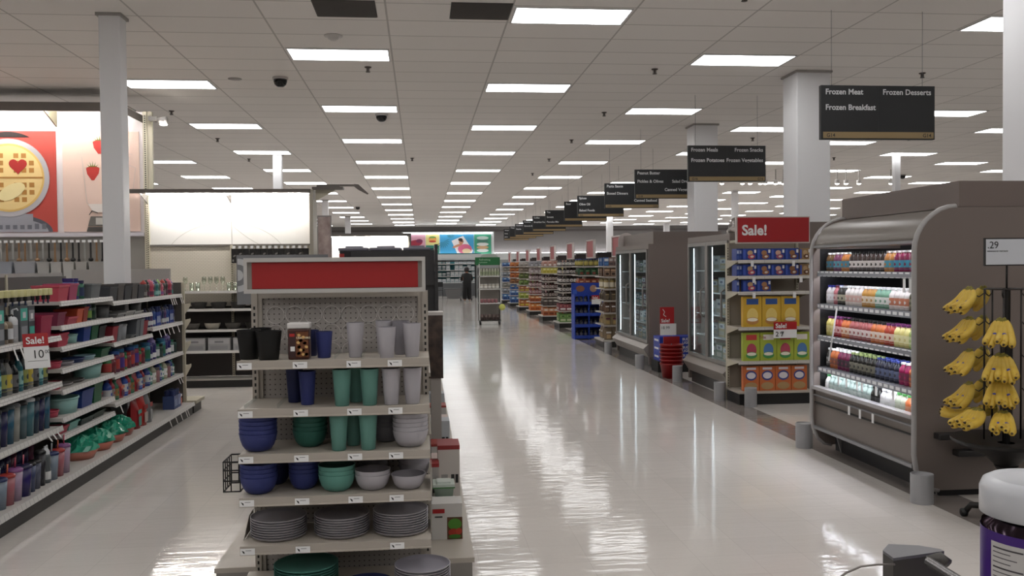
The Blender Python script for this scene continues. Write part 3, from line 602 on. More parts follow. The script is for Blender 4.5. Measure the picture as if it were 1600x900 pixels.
# nearest bay : hanging scrub brushes above, dispensers, dustpans, bottles
row('A1', 5.9, 6.62, [SO(.036, .2, '8b7a62', '2a2725', '2a2725', cw='tan'), SO(.036, .2, '7d6c56', '2a2725', 'c9cdd0', cw='brown'), SO(.034, .24, 'd4d8da', 'c9cdd0', 'a9acb0', cw='white'), CB(.12, .07, .26, '555b60', 'band', '3fb8a4', '8d9298', 'c9cdd0', 'sponge pack', 'grey and teal')], 'upper shelf of the nearest left bay')
row('A1', 6.64, 7.02, [CB(.1, .08, .24, '4a5054', 'band', '8d9298', '3fb8a4', 'e6e6e6', 'brush pack', 'slate grey'), BK(.2, .16, .16, 'b01f48', 'dustpan bin', 'crimson')], 'upper shelf right end of the nearest left bay', -2.8)
row('A2', 5.9, 7.0, [B_(.036, .25, '3d4448', '22262a', '9aa04a', 'cleaning bottle', 'charcoal'), B_(.036, .24, '8a8a84', '1b1b1d', 'd7c03c', 'cleaning bottle', 'grey yellow-labelled'), B_(.04, .22, '1b1f24', '1b1b1d', '6c6c70', 'cleaning bottle', 'black'), B_(.036, .25, '1f6f7c', '1d2c40', '8fc4bd', 'cleaning bottle', 'dark teal')], 'middle shelf of the nearest left bay')
row('A3', 5.9, 7.0, [TU(.046, .26, '48626a', '1b1b1d', cw='slate', noun='travel tumbler'), TU(.05, .27, '3f7480', 'c9cdd0', cw='teal white-lidded', noun='travel tumbler'), TU(.042, .26, '1f3a52', '22262a', cw='dark blue', noun='travel tumbler'), TU(.042, .26, '26285a', '22262a', cw='indigo', noun='travel tumbler'), TU(.042, .26, '2a5f7c', '3f4a50', cw='steel blue', noun='travel tumbler'), TU(.04, .26, '9a9c94', '6d7074', cw='pale grey', noun='travel tumbler')], 'lower shelf of the nearest left bay')
row('base', 5.9, 7.1, [TU(.05, .2, '7a8a9c', '1d2c66', True, 'c9cdd0', cw='clear blue-lidded', noun='straw cup'), TU(.05, .2, 'b0606a', 'b8342e', True, 'd8643c', cw='clear red-lidded', noun='straw cup'), TU(.05, .215, 'a88aa8', '8a4c8e', True, 'c2405a', cw='violet-lidded', noun='straw cup'), TU(.058, .21, '2a2068', '1d1a4a', True, 'd9607a', cw='deep indigo', noun='straw cup'), TU(.04, .2, '3f4a70', '1b1b1d', cw='smoky blue', noun='travel tumbler'),
    TU(.038, .2, '555a70', '1b1b1d', cw='smoky', noun='travel tumbler'), TU(.036, .25, '2b2b33', '1b1b1d', cw='tall black', noun='travel tumbler'), SP(.036, .26, '5c6468', 'c9cdd0', 'e6e6e6', cw='grey white-topped')], 'bottom deck of the nearest left bay', -2.68)
row('base', 5.92, 7.02, [TU(.042, .26, '3c2a5a', '4a2f8f', cw='plum', noun='travel tumbler'), TU(.042, .27, '6c2a4a', '2a6a78', cw='maroon', noun='travel tumbler'), TU(.042, .26, '26285a', '2a6a78', cw='navy', noun='travel tumbler')], 'back row of the bottom deck in the nearest left bay', -2.9)
# scrub brushes on hooks over the upper shelf
for i, y in enumerate((5.95, 6.02, 6.09, 6.16, 6.26, 6.36, 6.46, 6.56, 6.68, 6.76, 6.86, 6.94)):
    t = empty('dish_brush', f'yellow headed dish brush, {nth(12-i)} from the right on the hooks of the nearest bay', 'brush', (-2.745, y, 1.44), 0, 'yellow headed dish brushes')
    MB().box(-.024, .024, -.03, .03, .03, .08, M('cdc892', .7, 0, 'yellow_sponge')).build('brush_head', t, .006)
    m = MB(); m.cyl(0, 0, .0, .03, .014, BLACK, 10); m.build('collar', t); MB().tube([(0, 0, 0), (0, 0, -.03)], .007, M('2a3552'), 8).build('handle', t)
m = MB()
for y in (6.0, 6.25, 6.5, 6.75, 6.95): m.tube([(-.01, y-6, 0), (.22, y-6, 0), (.24, y-6, .015)], .003, ALU, 6)
MB().tube([(0, 5.9, 1.4), (.0, 7.0, 1.4)], .004, ALU, 6)
hk = MB()
for y in (5.95, 6.02, 6.09, 6.16, 6.26, 6.36, 6.46, 6.56, 6.68, 6.76, 6.86, 6.94): hk.tube([(-3.079, y, 1.475), (-2.775, y, 1.475)], .003, ALU, 6)
gl(hk, 'peg_hooks')
# Sale price card clipped on the nearest bay, turned towards the aisle
t = empty('sale_card', 'red and white Sale! 10 price card on the nearest left bay', 'price sign', (-2.66, 6.33, .985))
a = radians(62); u_ = Vector((cos(a-pi/2)*.55+.5, .62, -.07)).normalized(); u_ = Vector((.72, .69, -.0)).normalized()
v_ = Vector((-.26, -.0, 1)).normalized(); v_ = (v_-u_*v_.dot(u_)).normalized(); n_ = u_.cross(v_)
def cardpt(x, y): return u_*x+v_*y
def slab(x0, x1, y0, y1, mat, name, th=.002, off=0):
    m = MB().prism([cardpt(x0, y0)+n_*off, cardpt(x1, y0)+n_*off, cardpt(x1, y1)+n_*off, cardpt(x0, y1)+n_*off], n_*th, mat); return m.build(name, t)
slab(0, .165, 0, .15, WHITE, 'price_panel'); slab(0, .165, .1505, .24, RED, 'sale_panel')
text('Sale!', .066, cardpt(.018, .17)+n_*.0025, u_, v_, WHITE, t, bold=.02); text('10', .08, cardpt(.05, .07)+n_*.0025, u_, v_, INK, t, name='price_digits', bold=0); text('00', .035, cardpt(.135, .098)+n_*.0025, u_, v_, INK, t, name='price_digits', bold=0)
slab(.02, .15, .05, .052, INK, 'rule', .001, .0021)
# ------------------------------------------------------------------ centre end unit with tableware (faces -Y)
EX0, EX1, EYF, EYB = -.843, .035, 4.2, 4.6
endu = empty('end_cap_shelving', 'cream end cap shelving with blank red header holding plastic tableware in the centre', 'shelving', ((EX0+EX1)/2, 4.4, 0))
def eb(mb, n, parent=None, bevel=0):
    o = mb.build(n, parent or endu, bevel)
    if parent is None: o.location = (-(EX0+EX1)/2, -4.4, 0)
    return o
CREAM = M('aea69c', .5, 0, 'cream_metal'); CREAM2 = M('b9b1a6', .45, 0, 'cream_rail')
m = MB().box(EX0+.05, EX1-.045, 4.6, 4.615, .1, 1.53, PEG); eb(m, 'pegboard_back')
def slotted(x0, x1, y0, y1, z0, z1, mat):
    m = MB().box(x0, x1, y0, y1, z0, z1, mat); z = z0+.1
    while z < z1-.06: m.box(x0+.35*(x1-x0), x0+.65*(x1-x0), y0-.0008, y0-.0001, z, z+.016, BLACK); z += .032
    return m
for x in (EX0, EX1-.03): eb(slotted(x, x+.03, 4.575, 4.61, 0, 1.53, CREAM), 'upright')
m = MB().box(EX0+.03, EX1-.03, 4.585, 4.6, 1.5, 1.53, CREAM); m.box(EX0+.03, EX0+.05, 4.585, 4.6, .1, 1.5, CREAM); m.box(EX1-.05, EX1-.03, 4.585, 4.6, .1, 1.5, CREAM); eb(m, 'back_frame')
# header: white channel with red board
hd = eb(MB().box(EX0+.012, EX1-.024, 4.41, 4.44, 1.535, 1.695, M('a39f98', .5)), 'header_board')
m = MB()
for a, b, c_, d_ in ((EX0+.002, EX1-.012, 1.68, 1.7), (EX0+.002, EX1-.012, 1.53, 1.55), (EX0+.002, EX0+.018, 1.55, 1.68), (EX1-.028, EX1-.012, 1.55, 1.68)): m.box(a, b, 4.385, 4.445, c_, d_, M('bcb9b5', .4))
m.build('header_frame', hd); MB().box(EX0+.038, EX1-.048, 4.400, 4.4095, 1.552, 1.678, M('9c1b1c', .5, 0, 'red_board')).build('red_board', hd)
m = MB()
for x in (EX0+.1, EX1-.1): m.box(x-.01, x+.01, 4.445, 4.585, 1.56, 1.58, CREAM)
m.build('header_bracket', hd)
# ring decals on the pegboard: raised clear rings left by a display sheet
RING = M('d9d6d2', .35, 0, 'ring_mark'); m = MB()
for r_ in range(3):
    for c_ in range(8):
        cx = EX0+.115+.0925*c_; cz = 1.415-.093*r_
        if r_ == 2 and c_ not in (3, 4): continue
        m.tube([(cx+.043*cos(2*pi*i/28), 4.5975, cz+.043*sin(2*pi*i/28)) for i in range(28)], .0016, RING, 4, True)
eb(m, 'ring_marks')
ESH = {}
PT = W_TAG
def eshelf(k, z, yf=EYF, ex=0):
    s = eb(MB().box(EX0-ex, EX1+ex, yf+.012, 4.573, z-.012, z, CREAM2), 'shelf')
    m = MB().box(EX0-ex, EX1+ex, yf, yf+.0115, z-.038, z+.004, CREAM); m.box(EX0-ex, EX1+ex, yf-.004, yf-.0002, z-.036, z-.028, CREAM2); m.build('price_rail', s)
    for i, fx in enumerate((.003, .32, .63, .87)):
        if k == 5 and i == 2: continue
        x = EX0-ex+fx*(EX1-EX0-.09); tg = MB(); p = Print(tg, (x, yf-.0045, z-.034), XR, ZU)
        p.rect(0, .066, 0, .03, PT); p.poly([(.006, .022), (.018, .016), (.02, .006), (.014, .008)], INK); p.rect(.024, .05, .019, .021, INK)
        tg.build('price_tag', s)
    for fx in {1: (.5, .64), 2: (.03, .2)}.get(k, ()):      # clear dividers
        x = EX0+fx*(EX1-EX0); MB().box(x, x+.002, yf+.02, 4.55, z+.0005, z+.022, CLEAR).build('divider', s)
    ESH[k] = z
eshelf(1, 1.222); eshelf(2, 1.0); eshelf(3, .79); eshelf(4, .59); eshelf(5, .366)
eb(MB().box(EX0-.03, EX1+.03, 3.98, 4.573, .115, .13, CREAM2), 'base_deck'); eb(MB().box(EX0-.01, EX1+.01, 4.02, 4.573, 0, .1145, KICK), 'kick_plate')
for x in (EX0-.004, EX1+.0005): eb(MB().prism([(x, 4.3, .369), (x, 4.56, .369), (x, 4.56, .45), (x, 4.45, .45)], (.0025, 0, 0), CREAM), 'side_fence')
eb(MB().prism([(EX1+.0042, 4.22, .594), (EX1+.0042, 4.5, .594), (EX1+.0042, 4.5, .68), (EX1+.0042, 4.28, .68)], (.0025, 0, 0), CREAM2), 'side_fence')
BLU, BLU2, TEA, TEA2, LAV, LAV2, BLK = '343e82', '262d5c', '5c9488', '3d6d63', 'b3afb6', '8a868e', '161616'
def ex(px_, Y): # world x on a plane y=Y for an image column near y=650
    v = _d+_rr*((px_-800)/FPX)-_uu*((650-450)/FPX); return v.x*Y/v.y
def goods(fn, args, px_, Y, k, name, cat, label, group, dz=0, flat=0):
    place(name, fn(*args), (ex(px_, Y), Y, (ESH[k] if k in ESH else .13)+.0006+dz), 0, label, cat, group)
GC = 'plastic cups on the centre end cap'
goods(cup, (.056, .138, BLK, '0a0a0a'), 391, 4.33, 1, 'plastic_cup', 'cup', 'wide black cup at the left front of the top tableware shelf', GC)
goods(cup, (.06, .136, BLK, '0a0a0a'), 422, 4.268, 1, 'plastic_cup', 'cup', 'wide black cup between another black cup and the cracker jar', GC)
goods(cup, (.05, .138, BLK, '0a0a0a'), 410, 4.46, 1, 'plastic_cup', 'cup', 'black cup behind the gap of the two front black cups', GC)
goods(cup, (.041, .125, BLU, BLU2), 508, 4.33, 1, 'plastic_cup', 'cup', 'single royal blue cup on the top shelf right of the cracker jar', GC)
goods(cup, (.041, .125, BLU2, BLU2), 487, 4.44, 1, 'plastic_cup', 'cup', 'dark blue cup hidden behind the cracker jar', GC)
goods(cup, (.042, .165, LAV, LAV2), 557, 4.33, 1, 'tall_cup', 'cup', 'tall lavender grey cup standing alone on the top shelf', GC)
goods(cup, (.043, .146, LAV, LAV2), 606, 4.26, 1, 'tall_cup', 'cup', 'shorter lavender grey cup at the front right of the top shelf', GC)
goods(cup, (.043, .16, LAV, LAV2), 645, 4.3, 1, 'tall_cup', 'cup', 'tall lavender grey cup at the right end of the top shelf', GC)
goods(cup, (.042, .165, LAV, LAV2), 602, 4.46, 1, 'tall_cup', 'cup', 'lavender cup in the back row, behind the shorter front cup', GC)
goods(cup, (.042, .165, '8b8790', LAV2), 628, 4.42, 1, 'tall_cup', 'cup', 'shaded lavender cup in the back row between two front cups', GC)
goods(cup, (.041, .16, BLU2, BLU2), 461, 4.42, 2, 'tall_cup', 'cup', 'tall blue cup at the back left of the second shelf', GC)
goods(cup, (.041, .16, BLU, BLU2), 481, 4.33, 2, 'tall_cup', 'cup', 'tall blue cup at the front left of the second shelf', GC)
for k, xs, nm in ((2, (535, 557, 578), 'second'), (3, (529, 552, 575), 'third')):
    for i, x in enumerate(xs): goods(cup, (.0445 if i != 1 else .04, .172, TEA, TEA2), x, 4.27 if i != 1 else 4.38, k, 'tall_cup', 'cup', ['left teal cup', 'teal cup set back between two others', 'right teal cup'][i]+f' on the {nm} tableware shelf', GC)
goods(cup, (.0445, .172, LAV, LAV2), 612, 4.27, 2, 'tall_cup', 'cup', 'left lavender grey cup at the right of the second shelf', GC)
goods(cup, (.0445, .172, LAV, LAV2), 645, 4.28, 2, 'tall_cup', 'cup', 'lavender grey cup at the right end of the second shelf', GC)
# cracker jar
t = empty('cracker_jar', 'square clear jar of crackers with a white lid among the cups', 'jar', (ex(470, 4.29), 4.29, ESH[1]+.0006))
MB().box(-.049, .049, -.04, .04, 0, .145, M('4a2a24', .3, 0, 'jar_contents')).build('jar_body', t, .008)
m = MB(); p = Print(m, (-.049, -.0408, 0), XR, ZU); p.rect(.004, .036, .012, .13, M('3a1f20', .5)); p.rect(.008, .032, .108, .122, M('b02a26', .5)); p.rect(.012, .032, .04, .062, WHITE); p.rect(.037, .094, .012, .13, M('6b3c1c', .5))
for cx, cz in ((.05, .03), (.07, .045), (.085, .025), (.052, .06), (.078, .078), (.06, .09), (.085, .1)): p.ell(cx, cz, .0085, .007, M('c79a5a', .6), .4, n=14, new=False); 
for cx, cz in ((.06, .045), (.085, .06), (.07, .025), (.048, .08), (.072, .105), (.052, .115)): p.ell(cx, cz, .008, .0065, M('d8b070', .6), -.3, n=14, new=(cx == .06))
m.build('front_label', t); text('CRACKERS', .013, (-.01, -.0425, .098), XR, ZU, M('efe0c0', .6), t, bold=.02)
MB().box(-.052, .052, -.043, .043, .1455, .172, M('d2cfcd', .4)).build('lid', t, .006)
GB = 'plastic bowls on the centre end cap'
def stack(px_, Y, k, n, r, h, col, inner, step, who, tilt=0):
    x = ex(px_, Y); step = .0205; n = n-1 if n > 4 else n
    for i in range(n):
        lab = f'{who}, {nth(n-i)} from its top' if n > 1 else who
        place('plastic_bowl', bowl(r, h, col, inner), (x, Y, (ESH[k] if k in ESH else .13)+.0006+i*step), 0, lab, 'bowl', GB)
stack(403, 4.325, 3, 6, .089, .085, BLU, BLU2, .0165, 'blue bowl, left of the third tableware shelf')
stack(484, 4.40, 3, 6, .083, .08, '2f6e60', TEA2, .0165, 'dark teal bowl set back on the third shelf')
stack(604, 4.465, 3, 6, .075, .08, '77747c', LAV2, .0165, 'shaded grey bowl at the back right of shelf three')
stack(641, 4.325, 3, 7, .086, .08, LAV, LAV2, .0165, 'lavender grey bowl front right of the third shelf')
stack(403, 4.32, 4, 4, .088, .082, BLU, BLU2, .0165, 'blue bowl at the left of the fourth shelf')
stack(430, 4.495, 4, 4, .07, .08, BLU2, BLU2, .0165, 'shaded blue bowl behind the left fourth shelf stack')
stack(474, 4.38, 4, 4, .075, .082, BLU, BLU2, .0165, 'blue bowl second from left on the fourth shelf')
stack(525, 4.32, 4, 3, .088, .082, '5a9c8e', TEA2, .0165, 'teal bowl in the middle of the fourth shelf')
stack(581, 4.32, 4, 2, .085, .075, LAV, LAV2, .015, 'grey bowl right of the teal one, fourth shelf')
stack(637, 4.31, 4, 1, .082, .07, LAV, LAV2, .0165, 'single shallow grey bowl at the right front of the fourth shelf')
stack(646, 4.49, 4, 3, .078, .085, LAV, LAV2, .0165, 'grey bowl at the back right of shelf four')
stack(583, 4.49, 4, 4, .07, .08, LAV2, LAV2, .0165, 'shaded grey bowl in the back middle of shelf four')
for s_i, (px_, n, wd) in enumerate(((433, 8, 'left'), (532, 8, 'middle'), (624, 9, 'right'))):
    for i in range(n):
        place('dinner_plate', plate(.133, LAV, LAV2), (ex(px_, 4.375), 4.375, ESH[5]+.0006+i*.0118), 0, f'lavender grey plate, {nth(n-i)} down the {wd} stack of the fifth tableware shelf', 'plate', 'plates on the fifth shelf')
for px_, Y, n, c1, c2, r, wd in ((475, 4.3, 10, '4f9486', '3c776b', .15, 'teal plate at the left of the bottom deck'), (657, 4.25, 9, LAV, '8b8792', .133, 'large grey plate at the front right of the bottom deck'), (571, 4.2, 4, '1d2a62', BLU2, .12, 'dark blue plate in the middle of the bottom deck'), (388, 4.08, 5, '1a1c3a', '101226', .1, 'navy plate at the left front of the bottom deck')):
    for i in range(n):
        place('dinner_plate', plate(r, c1, c2), (ex(px_, Y), Y, .1306+i*.0118), 0, f'{wd}, {nth(n-i)} from the top', 'plate', 'plates on the bottom deck')
# black wire basket hung at the left side of the end cap
t = empty('wire_basket', 'small black wire basket hooked on the left side of the tableware end cap', 'basket', (-.9, 4.4, .6)); m = MB()
for z in (0, .05, .1, .14): m.tube([(-.035, -.09, z), (.042, -.09, z), (.042, .09, z), (-.035, .09, z)], .004, BLACK, 6, True)
for x, y in ((-.035, -.09), (.042, -.09), (.0, -.09), (-.035, 0), (-.035, .09), (0, .09), (.042, .09), (.042, 0), (-.035, -.045), (-.035, .045)): m.tube([(x, y, 0), (x, y, .14)], .0032, BLACK, 6)
m.build('wire_frame', t)
# ------------------------------------------------------------------ centre shelving run behind the end cap
run = empty('centre_shelving', 'long low shelving run behind the tableware end cap with goods facing the main aisle', 'shelving', (-.4, 4.65, 0))
def rb(mb, n, parent=None):
    o = mb.build(n, parent or run)
    if parent is None: o.location = (.4, -4.65, 0)
    return o
RY1 = 15.5
rb(MB().box(-.41, -.39, 4.66, RY1, .1, 1.45, BACKP), 'back_panel')
rb(MB().box(-1.05, .25, 4.64, RY1, 0, .1045, M('8f8a85', .5)), 'kick_plate')
rb(MB().box(-1.06, .262, 4.64, RY1, .105, .13, CREAM2), 'base_deck')
for z in (.45, .78, 1.1):
    for y in (4.66, 7.1, 9.54, 11.98): 
        rb(MB().box(-.388, .045, y, y+2.42, z-.02, z, CREAM), 'shelf'); rb(MB().box(-.85, -.412, y, y+2.42, z-.02, z, CREAM), 'shelf')
for y in (5.88, 7.1, 8.3, 9.54): rb(MB().box(-.43, -.37, y-.015, y+.015, .1, 1.46, CREAM), 'upright')
G2 = 'kitchen goods facing the main aisle'
def rg(name, parts, x, y, z, lab, cat, rz=pi/2): return place(name, parts, (x, y, z+.0006), rz, lab, cat, G2)
# aisle facing goods, nearest first
def foodbox(wy, dx, h, x, y, z, lab, body='d8d4d0', top=None, pic=None):
    t = empty('packaged_kitchenware', lab, 'box', (x, y, z+.0006), 0, G2)
    MB().box(-dx/2, dx/2, -wy/2, wy/2, 0, h, M(body, .5)).build('carton_body', t)
    m = MB()
    if top: MB().box(-dx/2-.001, dx/2+.001, -wy/2-.001, wy/2+.001, h*.93, h+.001, M(top, .5)).build('coloured_top', t)
    p = Print(m, (-dx/2, -wy/2-.0006, 0), XR, ZU)
    if pic == 'salad':
        p.rect(dx*.5, dx, 0, h*.62, M('5a3a22', .6)); p.ell(dx*.75, h*.42, dx*.22, h*.16, M('4f8a2c', .6)); p.ell(dx*.7, h*.2, dx*.16, h*.1, M('a8321f', .6)); p.ell(dx*.88, h*.22, dx*.1, h*.09, M('b8402a', .6)); p.ell(dx*.75, h*.08, dx*.2, h*.06, M('3f7426', .6)); p.rect(dx*.03, dx*.42, h*.74, h*.86, RED); p.rect(dx*.1, dx*.35, h*.62, h*.66, INK)
        p2 = Print(m, (dx/2+.0006, -wy/2, 0), YF, ZU); p2.rect(wy*.2, wy*.8, h*.1, h*.55, M('4f8a2c', .6))
    else:
        p.rect(dx*.15, dx*.45, h*.2, h*.5, M('9a9794', .6)); p.rect(dx*.6, dx*.75, h*.35, h*.5, INK); p.rect(dx*.8, dx*.93, h*.35, h*.5, INK)
        p2 = Print(m, (dx/2+.0006, -wy/2, 0), YF, ZU); p2.rect(wy*.2, wy*.4, h*.3, h*.45, INK); p2.rect(wy*.5, wy*.7, h*.3, h*.45, INK)
    m.build('printed_faces', t); return t
foodbox(.16, .17, .2, .13, 5.05, .13, 'white container set box with a salad photo beside the end cap', pic='salad', body='cfccc8')
foodbox(.22, .14, .37, .165, 5.85, .13, 'tall white carton with a red top facing the main aisle', top='8e2c2c', body='c9c2bc')
foodbox(.16, .1, .28, .05, 5.7, .13, 'narrower white carton with a red top left of the tall one', top='9a3030', body='b8b2ae')
@cached
def lidbox(w_, d, h, body, lid):
    b = MB().frustum(0, 0, 0, h*.75, w_*.85, d*.85, w_, d, glass_mat('frosted_tub', 'c4cfc6', .35, .3)); l = MB().box(-w_/2-.006, w_/2+.006, -d/2-.006, d/2+.006, h*.75+.0005, h*.9, PL(body, .4)); l.box(-w_*.35, w_*.35, -d*.35, d*.35, h*.9, h, PL(lid, .4))
    g = MB().box(-w_/2-.007, w_/2+.007, -d/2-.007, d/2+.007, h*.68, h*.748, PL('4f8a4a', .4)); return [('tub', b.mesh('tub')), ('lid', l.mesh('lid')), ('green_seal', g.mesh('seal'))]
for i, (x, y, z, c_) in enumerate(((.02, 5.15, .45, 'c9d6cc'), (.01, 5.45, .45, 'cfd8d2'))):
    pass
rg('food_container', lidbox(.15, .13, .095, 'c4d4c6', 'd5e0d6'), .13, 5.3, .13, 'lower food container with a pale green lid', 'container')
rg('food_container', lidbox(.15, .13, .095, 'c9d6cc', 'd8e2da'), .125, 5.5, .13, 'food container with white green sealed lid behind the salad box', 'container')
rg('food_container', lidbox(.14, .12, .11, 'c9d6cc', 'd8e2da'), .125, 5.5, .227, 'upper food container with green seal, resting on another container', 'container')
for i, y in enumerate((4.85, 5.15, 5.45, 5.75, 6.05, 6.4, 6.8, 7.2, 7.7, 8.2, 8.8)):
    rg('clip_container', [('container', lidbox(.17, .14, .13, 'aab8c0', '93a5b4')[0][1]), ('lid', lidbox(.17, .14, .13, 'aab8c0', '93a5b4')[1][1])], -.04, y, .45, f'clear clip lid container, {nth(i+1)} from the front on the lower run shelf', 'container')
for i, y in enumerate((6.25, 6.6, 7.4, 7.9, 8.4, 9.0)):
    foodbox(.2, .16, .2+.03*(i % 3), .14, y, .13, f'pale kitchen carton, {nth(i+1)} beyond the red topped one on the base deck', body=['cbb7b0', 'c0bdb9', 'b5b9bd'][i % 3], top=[None, 'a04038', None][i % 3])
for i, y in enumerate((4.9, 5.2, 5.5, 5.8, 6.1, 6.5)):
    rg('boxed_container', carton(.18, .12, .2, 'b7b3ae', 'band', '8d8a88', 'c8c4c0', 'a4342c'), -.05, y, .78, f'boxed food container, {nth(i+1)} from the front on the middle run shelf', 'box')
# dark brown boxed pan set standing on the run, light lid
t = empty('boxed_pan_set', 'tall dark brown boxed set with a pale lid beside the end cap post', 'box', (.127, 7.0, .131), 0, G2)
MB().box(-.075, .038, -.1, .1, .66, 1.145, noise_mat('brown_print', '2a201c', '4a3a32', 18)).build('carton_body', t); MB().box(-.08, .043, -.105, .105, 1.146, 1.17, M('b5b0ac', .5)).build('lid', t)
MB().box(-.06, .02, -.09, .09, 0, .659, M('a39d97', .5)).build('lower_carton', t)
# tall dark display of black totes further back on the run
t = empty('tote_display', 'tall dark end display topped with black storage totes behind the red header', 'display', (-.28, 9.2, 0))
DK2 = M('2c2b2d', .45, 0, 'dark_display_panel')
MB().box(-.42, .42, .0, .03, 1.462, 1.82, DK2).build('back_panel', t); MB().box(.425, .457, -.02, .5, 1.1, 1.88, DK2).build('side_frame', t); MB().box(.33, .424, .0305, .06, 1.12, 1.6, DK2).build('side_panel', t); MB().box(.34, .42, .05, .45, .131, 1.1, M('a49c90', .5)).build('side_post', t)
MB().box(-.55, .42, .04, .5, 1.65, 1.69, DK2).build('top_deck', t)
for i, (x, wd) in enumerate(((-.68, .3), (-.355, .32), (-.035, .28))):
    q = empty('storage_tote', f'black storage tote with a grey lid, {nth(i+1)} from the left above the red header', 'tote', (x, 9.44, 1.691), 0, 'black totes above the red header')
    MB().frustum(0, 0, 0, .13, wd*.84, .34, wd*.94, .38, M('242227', .4, 0, 'black_tote')).build('tub', q, .008)
    MB().box(-wd/2, wd/2, -.2, .2, .1305, .16, M('73717c', .4, 0, 'tote_lid')).build('lid', q, .008); MB().box(-wd*.28, wd*.28, -.12, .12, .161, .18, M('83818c', .4)).build('lid_crown', q)
    MB().box(-wd/2+.01, -wd/2+.06, -.193, -.1905, .06, .1, M('a02a24', .5)).build('red_sticker', q)
# grey sign with ring emblem behind the end cap
t = empty('emblem_sign', 'grey board with a pale ring emblem sticking out left of the red header', 'sign', (-.8, 4.95, 1.131))
MB().box(-.185, .3, 0, .012, .325, .592, M('77787b', .5, 0, 'grey_board')).build('board', t); MB().box(.0, .03, .002, .012, 0, .324, M('77787b', .5)).build('stem', t)
m = MB(); RG = M('b9babc', .5, 0, 'emblem_white')
p = Print(m, (-.185, -.001, .325), XR, ZU); cx, cz = .005+.02, .158
def ringpoly(p, cx, cz, r0, r1, mat, lo, hi, n=30):
    p.k += 1
    for i in range(n):
        a = lo+(hi-lo)*i/n; b = lo+(hi-lo)*(i+1)/n
        p.poly([(cx+r0*cos(a), cz+r0*sin(a)), (cx+r1*cos(a), cz+r1*sin(a)), (cx+r1*cos(b), cz+r1*sin(b)), (cx+r0*cos(b), cz+r0*sin(b))], mat, False)
ringpoly(p, cx-.02, cz, .058, .09, RG, -pi/2, pi/2); p.ell(cx-.02, cz, .03, .03, RG, 0, -pi/2, pi/2)
m.build('ring_emblem', t)
# ------------------------------------------------------------------ lit glassware unit (faces -Y) beyond the left aisle
LITW = M('eeece8', .6, 0, 'white_backlit_panel'); TILE = grid_mat('mosaic_tile_print', 'cdc6b8', 'a8a092', .05, .022, .08)
VAL = M('6a645f', .45, .3, 'bronze_valance'); TUBE = M('fffbf6', .4, 0, 'display_lamp', emit=120)
def lit_unit(label, x0, x1, yb, ztop, zmid, nb, deep=.42, loc_y=None):
    t = empty('display_unit', label, 'display', ((x0+x1)/2, yb, 0)); cx = (x0+x1)/2
    def q(mb, n, par=None):
        o = mb.build(n, par or t)
        if par is None: o.location = (-cx, -yb, 0)
        return o
    q(MB().box(x0, x1, yb, yb+.03, zmid, ztop, LITW), 'upper_panel'); w_ = (x1-x0)/nb
    for i in range(nb+1):
        x = x0+i*w_; q(slotted(x-.018, x+.018, yb-.03, yb-.001, 0, ztop if i in (0, nb) else zmid, BEIGE), 'upright')
        q(MB().prism([(x-.006, yb-.03, ztop), (x-.006, yb-.03, ztop-.12), (x-.006, yb-deep+.03, ztop-.005)], (.012, 0, 0), VAL), 'valance_bracket')
        if 0 < i < nb: q(MB().box(x-.003, x+.003, yb-.004, yb-.001, zmid, ztop, M('a8a49c', .6)), 'panel_seam')
    v = q(MB().box(x0-.2, x1+.02, yb-deep-.02, yb-deep+.1, ztop, ztop+.05, VAL), 'valance')
    o = MB().tube([(x0+.05, yb-deep+.16, ztop-.002), (x1-.05, yb-deep+.16, ztop-.002)], .012, TUBE, 8).build('lamp_tube', v)
    q(MB().box(x0-.02, x1+.02, yb-deep+.1, yb, ztop+.03, ztop+.05, VAL), 'valance_top'); return t, q
gu, gq = lit_unit('white lit glassware display with mosaic back on the left', -3.82, -1.53, 13.15, 2.7, 1.99, 2)
gq(MB().box(-3.82, -1.53, 13.152, 13.18, 1.12, 1.985, TILE), 'mosaic_back'); gq(MB().box(-3.82, -1.53, 13.152, 13.18, .12, 1.118, M('3a3431', .6)), 'dark_back')
gq(MB().box(-3.82, -1.53, 13.13, 13.151, 1.975, 2.0, M('6b6761', .5)), 'ledge')
m = MB()
for pts in ([(-3.7, 2.5), (-3.5, 2.52), (-3.3, 2.49)], [(-1.9, 2.36), (-2.1, 2.34), (-2.3, 2.37)]): m.tube([(a, 13.149, b) for a, b in pts], .003, M('b8b4aa', .5), 4)
m.tube([(-2.75+.85*cos(a), 13.149, 1.75+.62*sin(a)*.9) for a in [pi*(.12+.76*i/24) for i in range(25)]], .003, M('b8b4aa', .5), 4)
m.tube([(-2.65+.4*i/6, 13.149, 2.25-.28*i/6-.02*(i*(6-i))/9) for i in range(7)], .003, M('b8b4aa', .5), 4)
gq(m, 'printed_arcs')
GZ = [1.34, 1.09, .8, .505]
for i, z in enumerate(GZ):
    x1 = -1.53; s = gq(MB().box(-3.8, x1, 12.83, 13.125, z-.02, z, M('b0aca6', .5)), 'shelf'); MB().box(-3.8, x1, 12.815, 12.829, z-.03, z+.006, M('e8e6e2', .5)).build('price_rail', s)
gq(MB().box(-3.8, -1.53, 12.78, 13.125, .1, .12, M('b0aca6', .5)), 'base_deck'); gq(MB().box(-3.8, -1.53, 12.8, 13.12, 0, .099, KICK), 'kick_plate')
gq(MB().box(-1.53, -1.48, 12.72, 13.2, 0, 2.74, M('a9a395', .5)), 'end_panel')
GLS = glass_mat('drinking_glass', 'e8ece6', .25, .05)
